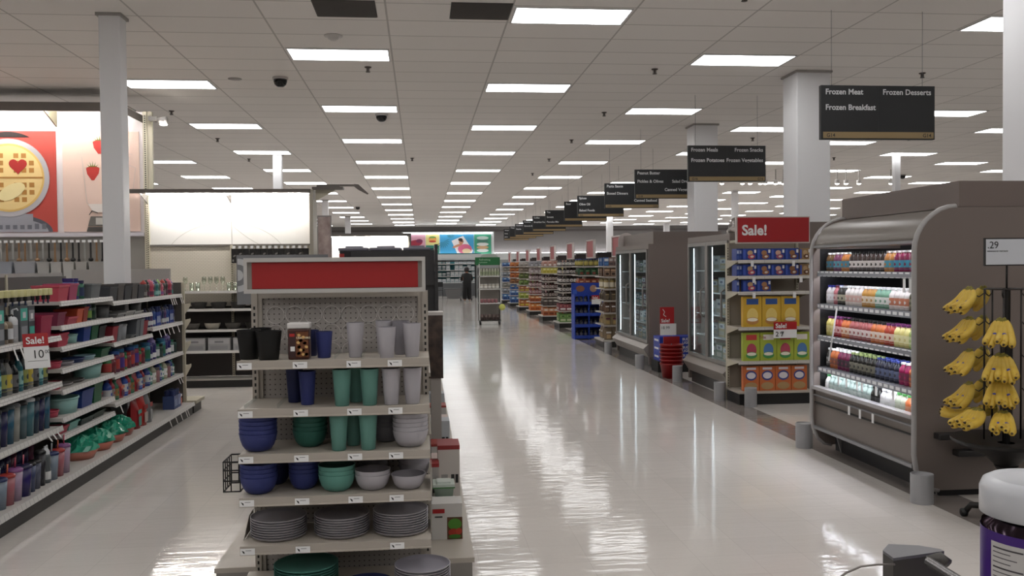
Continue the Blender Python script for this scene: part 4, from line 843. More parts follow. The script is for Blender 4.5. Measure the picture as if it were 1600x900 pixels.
def glassware(r, h, stem):
    m = MB()
    if stem: m.lathe([(0, 0), (r*.8, .003), (.005, .01), (.005, h*.45), (r*.7, h*.55), (r, h*.75), (r*.8, h)], GLS, n=12)
    else: m.lathe([(0, 0), (r*.85, 0), (r, h), (r*.92, h), (r*.8, .01), (0, .01)], GLS, n=12)
    return m.mesh('glass')
ga, gb_ = glassware(.035, .2, True), glassware(.035, .12, False)
for i in range(12):
    x = -3.28+i*.085; st = i % 3 == 0 or i in (4, 5)
    tag(link('drinking_glass', ga if st else gb_, None, 0, (x, 12.95, 1.3406)), f'clear {"stemmed" if st else "short"} glass, {nth(i+1)} from the left on the lit mosaic shelf', 'glass', 'glasses on the mosaic shelf')
for i in range(3):
    place('spice_jar', jar(.03, .1, '8a7c50', '3a3530'), (-2.22+i*.075, 12.95, 1.3406), 0, f'small olive filled jar, {nth(i+1)} from the left beside the glasses', 'jar', 'small jars beside the glasses')
GBK = M('1c1917', .4, 0, 'black_carton')
for i in range(13):        # hanging black tool packages
    x = -2.62+i*.083; h = .17 if i % 2 else .2
    t = empty('hanging_pack', f'black carded kitchen tool, {nth(i+1)} from the left under the lit white panel', 'package', (x, 13.04, 1.78-.0*h), 0, 'black tool packs on pegs')
    MB().box(-.038, .038, -.03, .03, -h+.15, .15, GBK).build('card', t)
    m = MB(); p = Print(m, (-.038, -.0306, -h+.15), XR, ZU); p.rect(.012, .035, .02, .05, M(['8a8884', '9a2f28', 'b8b4b0'][i % 3], .5)); p.ell(.042, .1, .022, .012, M('77736f', .4), .5); m.build('front_print', t)
    MB().tube([(0, -.034, .16), (0, .1, .16)], .003, ALU, 6).build('peg_hook', t); MB().box(-.02, .02, -.042, -.036, .155, .19, WHITE).build('price_card', t)
for i in range(4):
    t = empty('hanging_pack', f'black carded kitchen tool, {nth(i+1)} from the left in the lower peg row', 'package', (-2.5+i*.085, 13.04, 1.55), 0, 'black tool packs on lower pegs')
    MB().box(-.038, .038, -.03, .03, -.04, .13, GBK).build('card', t); MB().tube([(0, -.034, .14), (0, .1, .14)], .003, ALU, 6).build('peg_hook', t)
def stuff_item(fn, args, x, y, z, name, lab, cat, g): place(name, fn(*args), (x, y, z+.0006), 0, lab, cat, g)
for i in range(5): stuff_item(jar, (.05, .215 if i % 2 else .19, ['1c1a19', '8d9298'][i % 2], ['55535a', 'c9cdd0'][i % 2]), -2.35+i*.16, 12.95, 1.09, 'cocktail_shaker', f'{["black boxed", "steel"][i%2]} cocktail shaker, {nth(i+1)} from the left on the second lit unit shelf', 'shaker', 'shakers on the glassware unit')
for i in range(3): stuff_item(bowl, (.11, .09, '4a4745', '2a2725'), -3.1+i*.27, 12.95, 1.09, 'dark_bowl', f'dark glass bowl, {nth(i+1)} from the left on the second glassware shelf', 'bowl', 'bowls on the glassware unit')
for i in range(5): stuff_item(bowl, (.11, .09, ['6d6862', 'b9b4a4', '5a5650', '3a3632', '4a4642'][i], '3a3632'), -3.2+i*.28, 12.95, .8, 'mixing_bowl', f'{["grey", "light steel", "dull grey", "dark", "black"][i]} mixing bowl, {nth(i+1)} from the left on the third glassware shelf', 'bowl', 'bowls on the glassware unit')
for i in range(5): stuff_item(jar, (.05, .22, ['3a2a26', '5a5650'][i % 2], '1c1a19'), -2.25+i*.13, 12.95, .505, 'storage_canister', f'dark canister, {nth(i+1)} from the left on the fourth glassware shelf', 'canister', 'canisters on the glassware unit')
for i in range(3): stuff_item(carton, (.3, .25, .18, 'a8a8aa', 'band', 'b8b8ba', '9a9a9e', '88888c'), -3.15+i*.34, 12.96, .505, 'boxed_glass_set', f'pale grey boxed set, {nth(i+1)} from the left on the fourth glassware shelf', 'box', 'boxed sets on the glassware unit')
# ceiling-hugging spot boom over that unit
t = empty('display_boom_light', 'dark articulated light boom jutting right from the top of the glassware display', 'light', (-1.42, 12.9, 2.756))
m = MB(); m.box(-.08, .35, -.1, .1, .0, .03, VAL); m.box(-.02, .3, -.06, .06, .03, .06, VAL); m.box(.02, .52, -.03, .03, .045, .07, VAL); m.build('arm', t)
m = MB().prism([(.5, -.035, .075), (.56, -.035, .07), (.7, -.035, -.06), (.68, -.035, -.07), (.55, -.035, .0), (.5, -.035, .04)], (0, .07, 0), VAL); m.build('lamp_head', t); MB().prism([(-.04, -.02, -.005), (.24, -.02, -.005), (-.04, -.02, -.16)], (0, .03, 0), BEIGE).build('bracket', t)
# picture panel on its right end
t = empty('picture_board', 'narrow leaning picture panel at the right end of the glassware display', 'picture', (-1.42, 12.72, 1.3)); MB().box(-.005, .19, .0, .02, 0, 1.08, M('8a8684', .5)).build('frame', t)
MB().box(.008, .175, -.003, -.0005, .02, 1.06, noise_mat('blossom_print', 'b5a5a0', '8a7672', 6)).build('print', t); MB().box(.08, .1, .001, .01, -1.3, -.0005, M('8a8684', .5)).build('post', t)
# ------------------------------------------------------------------ tall poster wall (faces -Y) further left
pw = empty('poster_display', 'tall lit left display wall with waffle and blender posters and slotted end post', 'display', (-6.4, 13.75, 0)); WX0, WX1, WY = -8.8, -4.0, 13.6
def wq(mb, n, par=None):
    o = mb.build(n, par or pw)
    if par is None: o.location = (6.4, -13.75, 0)
    return o
wq(MB().box(WX0, WX1, WY, WY+.03, 1.1, 3.95, M('e0d8d8', .6)), 'upper_panel'); wq(MB().box(WX0, WX1, WY+.001, WY+.03, .1, 1.099, M('77736e', .6)), 'lower_back')
wq(MB().box(WX0, WX1, WY-.02, WY-.001, 1.12, 2.13, M('8f8b86', .6)), 'peg_back'); wq(MB().box(WX0, WX1, WY-.06, WY-.0205, 2.14, 2.19, M('cfc9cf', .5)), 'ledge')
for x in (-8.8, -7.58, -6.36, -5.2, -4.02): wq(slotted(x-.02, x+.02, WY-.05, WY-.0205, 0, 1.1, BEIGE), 'upright')
wq(slotted(WX1, WX1+.06, WY-.03, WY+.02, 0, 3.95, M('c9c2ae', .5)), 'end_post'); wq(MB().box(WX1+.061, WX1+.13, WY-.02, WY+.04, 0, 3.95, M('c9c2ae', .5)), 'end_post')
v = wq(MB().box(WX0, -4.15, 13.02, 13.06, 3.86, 3.98, VAL), 'valance'); wq(MB().box(WX0, -4.1, 13.06, WY+.03, 3.955, 3.975, VAL), 'valance_top'); MB().tube([(WX0+.1, 13.2, 3.9), (-4.25, 13.2, 3.9)], .013, TUBE, 8).build('lamp_tube', v)
wq(MB().prism([(-4.15, 13.02, 3.86), (-4.15, 13.06, 3.86), (-3.99, 13.56, 3.78), (-3.99, 13.52, 3.78)], (0, 0, .11), VAL), 'valance_end')
for x in (-7.0, -5.2): wq(MB().prism([(x-.01, WY-.021, 3.95), (x-.01, WY-.021, 3.72), (x-.01, 13.1, 3.9)], (.02, 0, 0), M('8f8a72', .5)), 'valance_bracket')
wq(MB().box(WX0, WX1, 13.15, WY-.021, 1.42, 1.44, W_METAL), 'shelf'); wq(MB().box(WX0, WX1, 13.1, WY-.021, .1, .12, W_METAL), 'base_deck'); wq(MB().box(WX0, WX1, 13.1, WY-.021, 0, .0995, KICK), 'kick_plate')
# waffle poster
def poster(label, x0, x1, z0, z1, y, bg, name='poster'):
    t = empty(name, label, 'poster', (x0, y, z0)); MB().box(0, x1-x0, 0, .012, 0, z1-z0, bg).build('sheet', t); return t
t = poster('red poster of a waffle maker with a heart berry waffle', -6.9, -5.22, 2.21, 3.66, WY-.014, M('b8483e', .6, 0, 'red_poster')); t['category'] = 'poster'
m = MB(); p = Print(m, (0, -.0012, 0), XR, ZU, .0012); wc = (1.03, .78); GRM = M('9a9aa2', .4, 0, 'print_grey')
p.ell(1.0, .0, .62, .26, M('55565e', .5), 0, 0, pi, 40); p.ell(1.0, .0, .56, .2, GRM, 0, 0, pi, 40)
for i in range(-5, 6): p.rect(1.0+i*.1-.03, 1.0+i*.1+.03, .04, .12, M('6d6e76', .5), new=i == -5)
p.rect(.75, 1.35, .1, .26, GRM); p.ell(wc[0], wc[1]+.06, .6, .6, M('241a18', .5), 0, radians(60), radians(120)); p.ell(*wc, .56, .56, M('b4b0b4', .45), n=48); p.ell(*wc, .49, .49, M('d9b36a', .6), n=48); p.ell(*wc, .46, .46, M('e6c98a', .6), n=48)
WP = M('b07c3a', .6, 0, 'waffle_pocket'); p.k += 1
for i in range(-4, 5):
    for j in range(-4, 5):
        x, z = wc[0]+i*.105, wc[1]+j*.105
        if abs(i) in (0,) or (x-wc[0])**2+(z-wc[1])**2 > .17 or j == 0: continue
        p.rect(x-.034, x+.034, z-.034, z+.034, WP, False)
p.rect(wc[0]-.47, wc[0]+.47, wc[1]-.012, wc[1]+.012, WP); h = []
for i in range(30):
    a = 2*pi*i/30; h.append((wc[0]+.13+.0078*16*sin(a)**3, wc[1]+.17+.0078*(13*cos(a)-5*cos(2*a)-2*cos(3*a)-cos(4*a))))
p.poly(h[::-1], M('a82622', .6)); p.ell(wc[0]+.04, wc[1]-.2, .2, .1, M('e8d7a0', .6), .5); wq_ = m.build('printed_picture', t)
t = poster('pale pink poster of a glass blender jug with falling strawberries', -5.13, -4.06, 2.21, 3.66, WY-.014, M('e0c4b6', .6, 0, 'pink_poster'))
m = MB(); p = Print(m, (0, -.0012, 0), XR, ZU, .0012); GL_ = M('cdbdb4', .5); SR, SG = M('b8342c', .6), M('5d7a2c', .6)
def berry(cx, cz, s):
    p.poly([(cx-.5*s, cz+.3*s), (cx-.42*s, cz-.15*s), (cx-.1*s, cz-.62*s), (cx+.08*s, cz-.62*s), (cx+.42*s, cz-.1*s), (cx+.5*s, cz+.3*s), (cx+.2*s, cz+.48*s), (cx-.2*s, cz+.48*s)], SR); p.k += 1
    for a in range(-3, 4): p.poly([(cx-.05*s+.1*a*s, cz+.4*s), (cx+.05*s+.1*a*s, cz+.4*s), (cx+.22*a*s, cz+(.85-.06*a*a)*s)], SG, False)
berry(.52, 1.24, .19); berry(.42, .86, .19)
p.line([(.27, 1.08), (.33, .42), (.44, .3), (.78, .3), (.86, .42), (.93, 1.08)], .012, GL_); p.line([(.2, 1.12), (.98, 1.12)], .008, GL_); p.poly([(.34, .4), (.86, .4), (.8, .28), (.42, .28)], M('e6ddd6', .5)); p.line([(.93, .96), (1.02, .92), (.98, .62), (.9, .52)], .008, GL_)
p.poly([(.38, .22), (.84, .22), (.88, .08), (.34, .08)], M('77736d', .35, .3)); p.poly([(.34, .065), (.88, .065), (.9, 0), (.32, 0)], M('55524e', .35, .3)); p.rect(.45, .55, .1, .2, M('c9c5be', .35)); p.line([(.36, .24), (.4, .3), (.48, .27)], .012, M('3a3632', .5)); m.build('printed_picture', t)
# hanging utensils and boxes below the posters
UT = [('1a1817', 'black spoon'), ('1a1817', 'black turner'), ('8d6c4c', 'wooden spoon'), ('8d6c4c', 'wooden turner'), ('a2a09c', 'steel whisk'), ('1a1817', 'black ladle'), ('1a1817', 'black spatula')]
HD = M('161514', .5, 0, 'black_nylon'); 
for i in range(27):
    x = -6.45+i*.082; 
    if -4.53 < x < -4.31: continue
    ci, nm = UT[(i*3) % 7] if i < 7 or i > 12 else UT[2+(i % 3)]; t = empty('hanging_utensil', f'{nm}, {nth(i+1)} from the left in the row under the posters', 'utensil', (x, WY-.12, 1.8), 0, 'utensils hanging under the posters')
    mt = M(ci, .5); m = MB(); m.box(-.011, .011, -.006, .006, .02, .26, mt); m.build('handle', t)
    m = MB(); 
    if 'ladle' in nm or 'spoon' in nm: m.lathe([(0, 0), (.03, .015), (.036, .04), (.02, .06)], mt, (0, 0, -.03), 12)
    elif 'whisk' in nm:
        for k in range(5):
            a = pi*k/5; m.tube([(.02*cos(a)*sin(pi*j/8), .02*sin(a)*sin(pi*j/8), .02-.1*j/8) for j in range(9)], .0018, mt, 4)
    else: m.frustum(0, 0, -.08, .019, .06, .005, .03, .008, mt)
    m.build('head', t); MB().tube([(0, .0985, .255), (0, -.03, .255)], .003, ALU, 6).build('peg_hook', t); MB().box(-.024, .024, -.036, -.031, .25, .285, WHITE).build('price_card', t)
t = empty('cookie_cutter_card', 'white card with red and orange shapes hanging right of the front column', 'package', (-4.42, WY-.1, 1.72)); MB().box(-.09, .09, -.01, .01, 0, .24, WHITE).build('card', t)
m = MB(); p = Print(m, (-.09, -.0106, 0), XR, ZU); p.poly([(.02, .12), (.08, .2), (.09, .12)], M('b02a30', .5)); p.poly([(.1, .14), (.13, .19), (.165, .15), (.12, .11)], M('c8432c', .5)); p.poly([(.03, .03), (.04, .09), (.09, .1), (.1, .04)], M('e08a2c', .5)); p.ell(.12, .06, .03, .03, M('d86a2c', .5)); m.build('printed_shapes', t)
MB().tube([(0, .079, .25), (0, -.02, .25)], .003, ALU, 6).build('peg_hook', t)
bx = -6.35
for i, (w_, h, c_, nm) in enumerate(((.26, .33, 'b4b2ae', 'ribbed white bin'), (.2, .31, 'a8a6a4', 'cloudy bin'), (.19, .34, '959ca6', 'blue grey bin'), (.3, .34, '9a9da2', 'wide grey bin'), (.17, .33, 'a9a7a4', 'pale grey bin'), (.15, .33, 'b0aeab', 'light grey bin'), (.16, .33, 'b4b2af', 'off white bin'), (.16, .33, 'a5a29e', 'stone grey bin'), (.3, .33, '9e9b98', 'broad stone grey bin'))):
    place('storage_bin', basket(w_*.93, .26, h, c_, .85), (bx+w_/2, 13.3, 1.4406), 0, f'{nm}, {nth(i+1)} from the left on the shelf under the utensils', 'bin', 'bins on the shelf under the utensils'); bx += w_+.012
t = empty('display_spotlight', 'bright clip spotlight at the top right corner of the poster wall', 'light', (-3.86, 13.5, 3.8)); MB().box(-.02, .09, -.06, .06, .0, .06, M('9a9590', .4)).build('lamp_arm', t)
m = MB().tube([(.08, 0, .02), (.22, -.05, -.0)], [.035, .06], M('b0aca8', .4), 12); m.build('lamp_can', t)
MB().lathe([(.055, 0), (.04, -.012), (0, -.016)], M('fffaf0', .4, 0, 'spot_bulb', emit=30), (.19, -.05, -.055), 12).build('bulb', t)
# low grey partition and the far white lit panel
t = empty('low_partition', 'light grey low partition panel beyond the far end of the left shelving', 'partition', (-3.9, 12.0, 0)); MB().box(-.55, .67, 0, .04, .1, 1.66, M('a29e9b', .5)).build('panel', t); MB().box(-.55, .67, -.1, .14, 0, .099, KICK).build('base', t)
u3, uq = lit_unit('far white lit panel display right of the glassware display', -2.2, -.25, 20.3, 2.33, 1.5, 2); uq(MB().box(-2.2, -.25, 20.302, 20.33, .1, 1.499, M('4a4643', .6)), 'lower_back'); uq(MB().box(-2.2, -.25, 19.9, 20.299, 0, .1, KICK), 'base_deck')
t = empty('dark_partition', 'dark grey high partition with product silhouettes far behind the lit panel', 'partition', (-2.6, 40, 0)); MB().box(-2.0, 2.2, 0, .1, 0, 3.15, M('5a5755', .7)).build('panel', t)
for i in range(5): MB().cyl(-1.2+i*.7, -.15, 2.75, 3.1, .08, M('2a2827', .6), 10).build('silhouette', t)
# ------------------------------------------------------------------ juice cooler (faces -X)
CY0, CY1, CXF, CXB = 5.9, 7.58, 3.42, 4.9
jc = empty('open_front_cooler', 'large taupe open front juice cooler with curved canopy and lit bottle shelves', 'cooler', (4.3, 6.74, 0))
def jq(mb, n, par=None, bevel=0):
    o = mb.build(n, par or jc, bevel)
    if par is None: o.location = (-4.3, -6.74, 0)
    return o
def cool_profile(inset=0):
    pts = [(CXB, .05), (3.6, .05), (3.53, .065), (3.47, .12), (3.435, .2), (CXF, .3), (CXF, 1.72)]
    for i in range(1, 9):
        a = pi-(pi/2)*i/8; pts.append((CXF+.30+.30*cos(a), 1.72+.31*sin(a)))
    pts += [(CXB, 2.03)]
    return pts
prof = cool_profile()
for y in (CY0, CY1-.045): jq(MB().prism([(x, y, z) for x, z in prof], (0, .045, 0), TAUPE), 'side_panel')
for y in (CY0-.012, CY1-.047):
    jq(MB().tube([(x-.004 if x < 3.7 else x, y+.028, z+(.004 if z > 2 else 0)) for x, z in prof[1:-1]], .02, M('a3a09f', .4, .1, 'pale_trim'), 8), 'edge_trim')
can = [(CXF+.012, 1.79), (CXF+.03, 1.86), (CXF+.085, 1.945), (CXF+.17, 1.99), (CXF+.3, 2.025), (4.3, 2.026)]
m = MB(); n = len(can); ya, yb = CY0+.0455, CY1-.0455
CANM = M('77706a', .3, .2, 'canopy_metal')
vs = [(x, y, z) for y in (ya, yb) for x, z in can]+[(x+.02, y, z-.02) for y in (ya, yb) for x, z in can]
fs = [(i, n+i, n+i+1, i+1) for i in range(n-1)]+[(2*n+i, 2*n+i+1, 3*n+i+1, 3*n+i) for i in range(n-1)]+[(0, 2*n, 3*n, n)]
m.add(vs, fs, CANM, True); cpy = jq(m, 'canopy')
MB().box(CXF+.0, CXF+.03, ya, yb, 1.78, 1.80, ALU).build('canopy_lip', cpy)
CIN = M('161617', .35, 0, 'cooler_interior'); jq(MB().box(4.22, 4.26, ya, yb, .4, 2.0, CIN), 'back_wall')
jq(MB().box(3.47, 4.22, ya, yb, .4, .51, M('3a3a3c', .3, .3)), 'well_floor')
fp = jq(MB().box(3.44, 3.469, ya, yb, .2, .545, M('6d645e', .4)), 'front_panel')
MB().box(3.425, 3.4395, ya, yb, .425, .435, INK).build('panel_groove', fp); MB().box(3.405, 3.475, ya, yb, .546, .575, M('b5b2b4', .25, .3, 'steel_lip')).build('front_lip', fp); MB().box(3.415, 3.4395, ya, yb, .2, .225, ALU).build('bottom_edge', fp)
MB().box(3.42, 3.4395, ya, yb, .49, .502, ALU).build('price_channel', fp)
jq(MB().box(3.62, 4.88, ya, yb, .0, .199, M('242325', .5)), 'plinth')
jq(MB().box(4.27, 4.88, ya, yb, .05, 2.0, TAUPE), 'rear_body')
LEDM = M('f4f6ff', .4, 0, 'cooler_led', emit=44)
for y in (5.97, 7.42): 
    jq(MB().prism([(3.56, y, .198), (3.62, y, .198), (3.66, y, .05), (3.74, y, .0), (3.62, y, .0)], (0, .02, 0), M('9a9896', .4)), 'leg_bracket')
CLIP = grid_mat('cooler_price_rail', 'f2f3f6', '8d9098', .085, .05, .28, 'YZ', .4)
JS = [1.578, 1.295, 1.02, .745]
for z in JS:
    s = jq(MB().box(3.47, 4.215, ya+.001, yb-.001, z-.015, z, M('5a5a5e', .4, .3)), 'shelf')
    MB().box(3.456, 3.4695, ya+.001, yb-.001, z-.045, z-.002, CLIP).build('price_rail', s)
    MB().tube([(3.5, ya+.02, z-.024), (3.5, yb-.02, z-.024)], .006, LEDM, 6).build('led_strip', s)
jq(MB().tube([(3.52, ya+.02, 1.9), (3.52, yb-.02, 1.9)], .012, LEDM, 8), 'led_strip')
for y in (6.02, 6.1): jq(MB().box(3.4525, 3.4555, y, y+.03, 1.43, 1.53, WHITE), 'price_tag')
for y in (6.25, 6.5, 6.72, 6.8, 6.98, 7.12): jq(MB().box(3.4525, 3.4555, y, y+.028, .63, .70, WHITE), 'price_tag')
for y in (6.45, 6.65, 6.83): jq(MB().box(3.4, 3.404, y, y+.03, .43, .50, WHITE), 'price_tag')
for yy in ((ya+.0005, ya+.004), (yb-.004, yb-.0005)): jq(MB().box(3.48, 4.219, yy[0], yy[1], .431, 1.77, CIN), 'side_liner')

for x, y, h in ((3.4, 5.79, .2), (3.4, 7.685, .22)):
    t = empty('bumper_post', 'rounded grey steel bumper post at the '+('near' if y < 6 else 'far')+' corner of the juice cooler', 'bumper', (x, y, 0)); m = MB().lathe([(.075, 0), (.075, h), None, (.068, h), None, (.068, h-.01), (0, h-.01)], M('a0a0a2', .4, 0, 'bumper_metal'), n=24)
    m.build('shell', t)
t = empty('cooler_pull_cord', 'white slanting cord hanging in front of the juice shelves', 'cord', (3.44, 7.2, .82)); MB().tube([(.0, .08, 0), (-.03, -.13, .45)], .007, WHITE, 6).build('cord', t)
# bottles. index 1 = far end = left in the view
JCOL = {'amber': ('5a3418', 'e8e8e6'), }
def jrow(k, specs, h, r, nm, x=3.54, y0=CY1-.085, y1=CY0+.08):
    z = (JS[k-1] if k <= 4 else .51)+.0006; i = 0; y = y0-r; ntot = int((y0-y1)/(2*r+.004)); seq = []
    for cnt, body, cap, lab, desc in specs: seq += [(body, cap, lab, desc)]*cnt
    for i in range(ntot):
        body, cap, lab, desc = seq[min(i, len(seq)-1)]
        place('juice_bottle', bottle(r, h, body, cap, lab, .42, .42), (x, y0-r-i*(2*r+.004), z), -pi/2, f'{desc}, {nth(i+1)} from left, {nm} cooler shelf', 'bottle', f'bottles on the {nm} cooler shelf')
    for i in range(0, ntot):
        body, cap, lab, desc = seq[min(i, len(seq)-1)]
        short = desc.split(' with ')[0]
        o = place('juice_bottle', flatten(bottle(r, h, body, cap, lab, .42, .42)), (x+2*r+.006, y0-r-i*(2*r+.004), z), 0, f'{short} in back row, {nth(i+1)} from left, {nm} cooler shelf', 'bottle', f'bottles on the {nm} cooler shelf')
jrow(1, [(2, '6a4a28', 'f0f0f0', '3b7f98', 'amber bottle with blue label'), (2, '7a3a5a', 'f0f0f0', '5aa8c0', 'purple bottle with blue label'), (2, 'c0702c', 'f0f0f0', '4a8fa8', 'orange bottle with blue label'), (8, '3a2c28', '161616', 'e6ddda', 'dark bottle with white label and black cap'),
    (2, 'c27a34', 'f0f0f0', '4aa0b8', 'orange juice bottle with white cap'), (4, '8e1f4a', 'f0f0f0', '3fa0c0', 'magenta bottle with blue label'), (2, '8e5a22', 'f0f0f0', '4a6f78', 'amber bottle with white cap'), (3, '5a4420', 'f0f0f0', 'c8642c', 'brown bottle with orange label')], .158, .033, 'top')
jrow(2, [(2, 'c9c4c4', '2a2f9a', 'e6e6ee', 'milky bottle with blue cap'), (1, 'b8606a', '8a3a40', 'd8b0b0', 'pink bottle'), (2, '2c2a28', 'c9cdd0', 'b8b49a', 'dark tea bottle'), (4, 'd8d2cc', 'f4f4f4', 'd8b0a4', 'white bottle with pink label'), (3, 'c0842c', 'f4f4f4', 'e8d8c0', 'amber tea bottle with white cap'), (3, '6ca084', 'f4f4f4', 'e8ece8', 'green labelled bottle'),
    (4, 'ddd6d2', 'f4f4f4', 'd07a5a', 'white bottle with orange label'), (2, '5a5640', 'e6e6e6', '8a8a6a', 'olive bottle'), (2, 'a8503a', 'e6e6e6', 'c8a090', 'red brown bottle'), (3, 'b9c4a8', '2a2f9a', 'e6e6ee', 'pale green bottle with blue cap')], .16, .033, 'second')
jrow(3, [(2, 'c9bc5a', '6a2a62', 'd8cc80', 'yellow smoothie bottle'), (2, 'a8202c', '6a2a62', 'e0b0b0', 'red juice bottle'), (2, 'c8622a', '22201f', 'e8d0b8', 'orange smoothie bottle with black cap'), (5, 'a04a4a', '22201f', 'e4d6d2', 'berry smoothie bottle with black cap'), (3, 'd0662a', '22201f', 'ecdccc', 'bright orange smoothie bottle'), (2, 'b83a24', '6a2a62', 'e8d0b8', 'red orange bottle with purple cap'), (3, 'd8cc78', '6a2a62', 'ece6b0', 'lemon yellow bottle with purple cap'), (5, 'a8c46a', '6a2a62', 'd0dca8', 'pale green smoothie bottle with purple cap')], .165, .033, 'third')
jrow(4, [(1, '3a3a38', 'e6e6e6', '8a8a88', 'dark bottle'), (2, 'c0622c', 'f0f0f0', '8a5040', 'orange carrot juice bottle'), (3, '7a1f4a', 'f0f0f0', '3a2a34', 'beet red juice bottle'), (6, '22211f', '8a9a5a', '7a7868', 'black bottle with green cap'), (5, '26283a', '3a4a9a', '5a6488', 'black bottle with blue cap'), (2, 'a8205a', 'f4f4f4', '7a2a4a', 'bright pink juice bottle'), (2, 'd0622c', 'f4f4f4', '8e4a30', 'orange juice bottle with white cap'), (1, '3f4a3a', 'f4f4f4', '5a6050', 'dark green juice bottle'), (3, 'b09a8a', '2a2f9a', 'c87a5a', 'fruit cup bottle with blue cap')], .165, .033, 'fourth')
# bottom well: tilted clear bottles and upright small ones
jrow(5, [(1, 'd8dcd8', '2f7a3a', 'e6e6e6', 'milky bottle with green cap'), (10, '9ab0a8', '9aaea6', 'b8c6c0', 'pale green water bottle'), (2, '22211f', '161616', '3a3a3a', 'dark bottle'), (3, 'dcdcda', 'f0f0f0', 'e6e6e6', 'white milk bottle'), (2, 'b8c0a8', '3f8a3f', 'c9cdb8', 'cloudy bottle with green cap'), (4, 'd8703a', '3f8a3f', 'd8946a', 'orange juice bottle with green cap'), (3, 'c8b8a0', '3a2f9a', 'd8a080', 'pale bottle with purple cap')], .17, .034, 'bottom', x=3.53)
# brown soffit above the cooler
t = empty('soffit_panel', 'plain brown soffit box above the juice cooler reaching the right edge', 'soffit', (4.6, 6.75, 2.032)); MB().box(-.86, .33, -.84, .9, .0, .18, M('70645e', .55, 0, 'brown_soffit')).build('soffit_box', t)
# black handrails on the near side panel
t = empty('bumper_rail', 'two black horizontal bumper rails on the cooler side behind the banana stand', 'rail', (4.2, 5.84, 0))
for z, x0 in ((.44, -.66), (.32, -.52)): MB().box(x0, 1.1, -.03, .05, z-.022, z+.022, M('221f1f', .5)).build('rail', t, .008)
# ------------------------------------------------------------------ sale cereal end cap (faces -Y)
sc_ = empty('sale_end_cap', 'end cap of cereal and toaster pastry shelves under a red Sale! board', 'shelving', (4.13, 10.3, 0)); SX0, SX1, SYF, SYB = 3.685, 4.585, 10.12, 10.55
def sq(mb, n, par=None):
    o = mb.build(n, par or sc_)
    if par is None: o.location = (-4.13, -10.3, 0)
    return o
sq(MB().box(SX0+.03, SX1-.03, SYB, SYB+.02, .1, 1.9, M('9c9488', .5)), 'back_panel')
for x in (SX0, SX1-.03): sq(slotted(x, x+.03, SYB-.03, SYB+.02, 0, 1.9, BEIGE), 'upright')
hb = sq(MB().box(SX0-.01, SX1-.015, 10.16, 10.2, 1.885, 2.2, M('c9c2bc', .45)), 'header_frame'); MB().box(SX0+.005, SX1-.03, 10.152, 10.1595, 1.9, 2.187, M('a0161c', .45, 0, 'sale_board_red')).build('red_board', hb)
text('Sale!', .165, (SX0+.055, 10.1515, 1.985), XR, ZU, WHITE, hb, bold=.03)
m = MB(); m.box(SX0+.05, SX0+.07, 10.2, 10.55, 1.9, 1.93, BEIGE); m.box(SX1-.08, SX1-.06, 10.2, 10.55, 1.9, 1.93, BEIGE); m.build('header_bracket', hb)
SZ = [1.69, 1.505, 1.32, .905, .505]
SRL = grid_mat('sale_price_rail', 'c9c5be', 'a8a49e', .2, .05, .05, 'XZ', .45)
for z in SZ:
    s = sq(MB().box(SX0, SX1, SYF+.012, SYB-.035, z-.015, z, CREAM2), 'shelf'); MB().box(SX0, SX1, SYF, SYF+.0115, z-.035, z+.003, SRL).build('price_rail', s)
    for x in (SX0+.001, SX1-.006): MB().prism([(x, SYF+.02, z-.016), (x, SYB-.03, z-.016), (x, SYB-.03, z-.1)], (.005, 0, 0), BEIGE).build('shelf_bracket', s)
sq(MB().box(SX0-.01, SX1+.01, SYF-.04, SYB, .13, .15, CREAM2), 'base_deck'); sq(MB().box(SX0, SX1, SYF-.02, SYB, 0, .1295, M('1c1b1b', .5)), 'kick_plate')
for x, z in ((3.83, 1.66), (4.33, 1.66), (3.85, 1.47), (4.42, 1.47), (3.85, 1.29), (4.34, 1.29)): sq(MB().box(x, x+.035, SYF-.012, SYF-.01, z-.045, z+.02, WHITE), 'price_tag')

def crow(z, n0, n1, w_, h, args, noun, shelf, skip=()):
    for i in range(n0, n1):
        x = SX0+.075+w_/2+i*(w_+.006)
        if x+w_/2 > SX1-.002: break
        place('cereal_box' if h > .17 else 'pastry_box', carton(w_, .07, h, *args(i)), (x, 10.21, z+.0006), 0, f'{noun}, {nth(i+1)} from the left on the {shelf} sale shelf', 'box', f'boxes on the {shelf} sale shelf')
tart = lambda i: ('1f3c9c', 'tart', ['c9455a', 'a2603a', 'b0506a', '8a5030', 'b08050'][i % 5], ['c8a070', 'b07a4a', 'd8a890', 'a06a3a', 'c9a070'][i % 5], 'e8d8c8')
crow(1.69, 0, 4, .165, .135, tart, 'blue toaster pastry box', 'top'); crow(1.505, 0, 4, .165, .135, tart, 'blue toaster pastry box', 'second'); crow(1.32, 0, 2, .165, .135, tart, 'blue toaster pastry box', 'third')
for z, sh in ((1.69, 'top'), (1.505, 'second')):
    place('pastry_box', carton(.13, .07, .135, 'a07a4a', 'tart', '6a3f22', 'c8a070', 'e8d8c8'), (4.515, 10.21, z+.0006), 0, f'brown pastry box at the right end of the {sh} sale shelf', 'box', 'brown boxes on the sale end cap')
for z, sh, n in ((1.69, 'top', 3), (1.505, 'second', 2), (1.32, 'third', 1)):   # boxes seen edge on at the left
    for i in range(n): place('pastry_box', carton(.032, .16, .135, '23409c', 'band', '8a9ad0', '3858b8', 'c9cdd8'), (SX0+.0295+i*.034+(.0 if n < 3 else -.0), 10.30+.0*i, z+.0006), 0, f'blue pastry box seen edge on, {nth(i+1)} from the left, {sh} sale shelf', 'box', 'edge on pastry boxes') if i*.034 < .05 else None
yel = lambda i: ('d9a81e', 'cereal', '2a57a8', 'e8c860', 'c8843a')
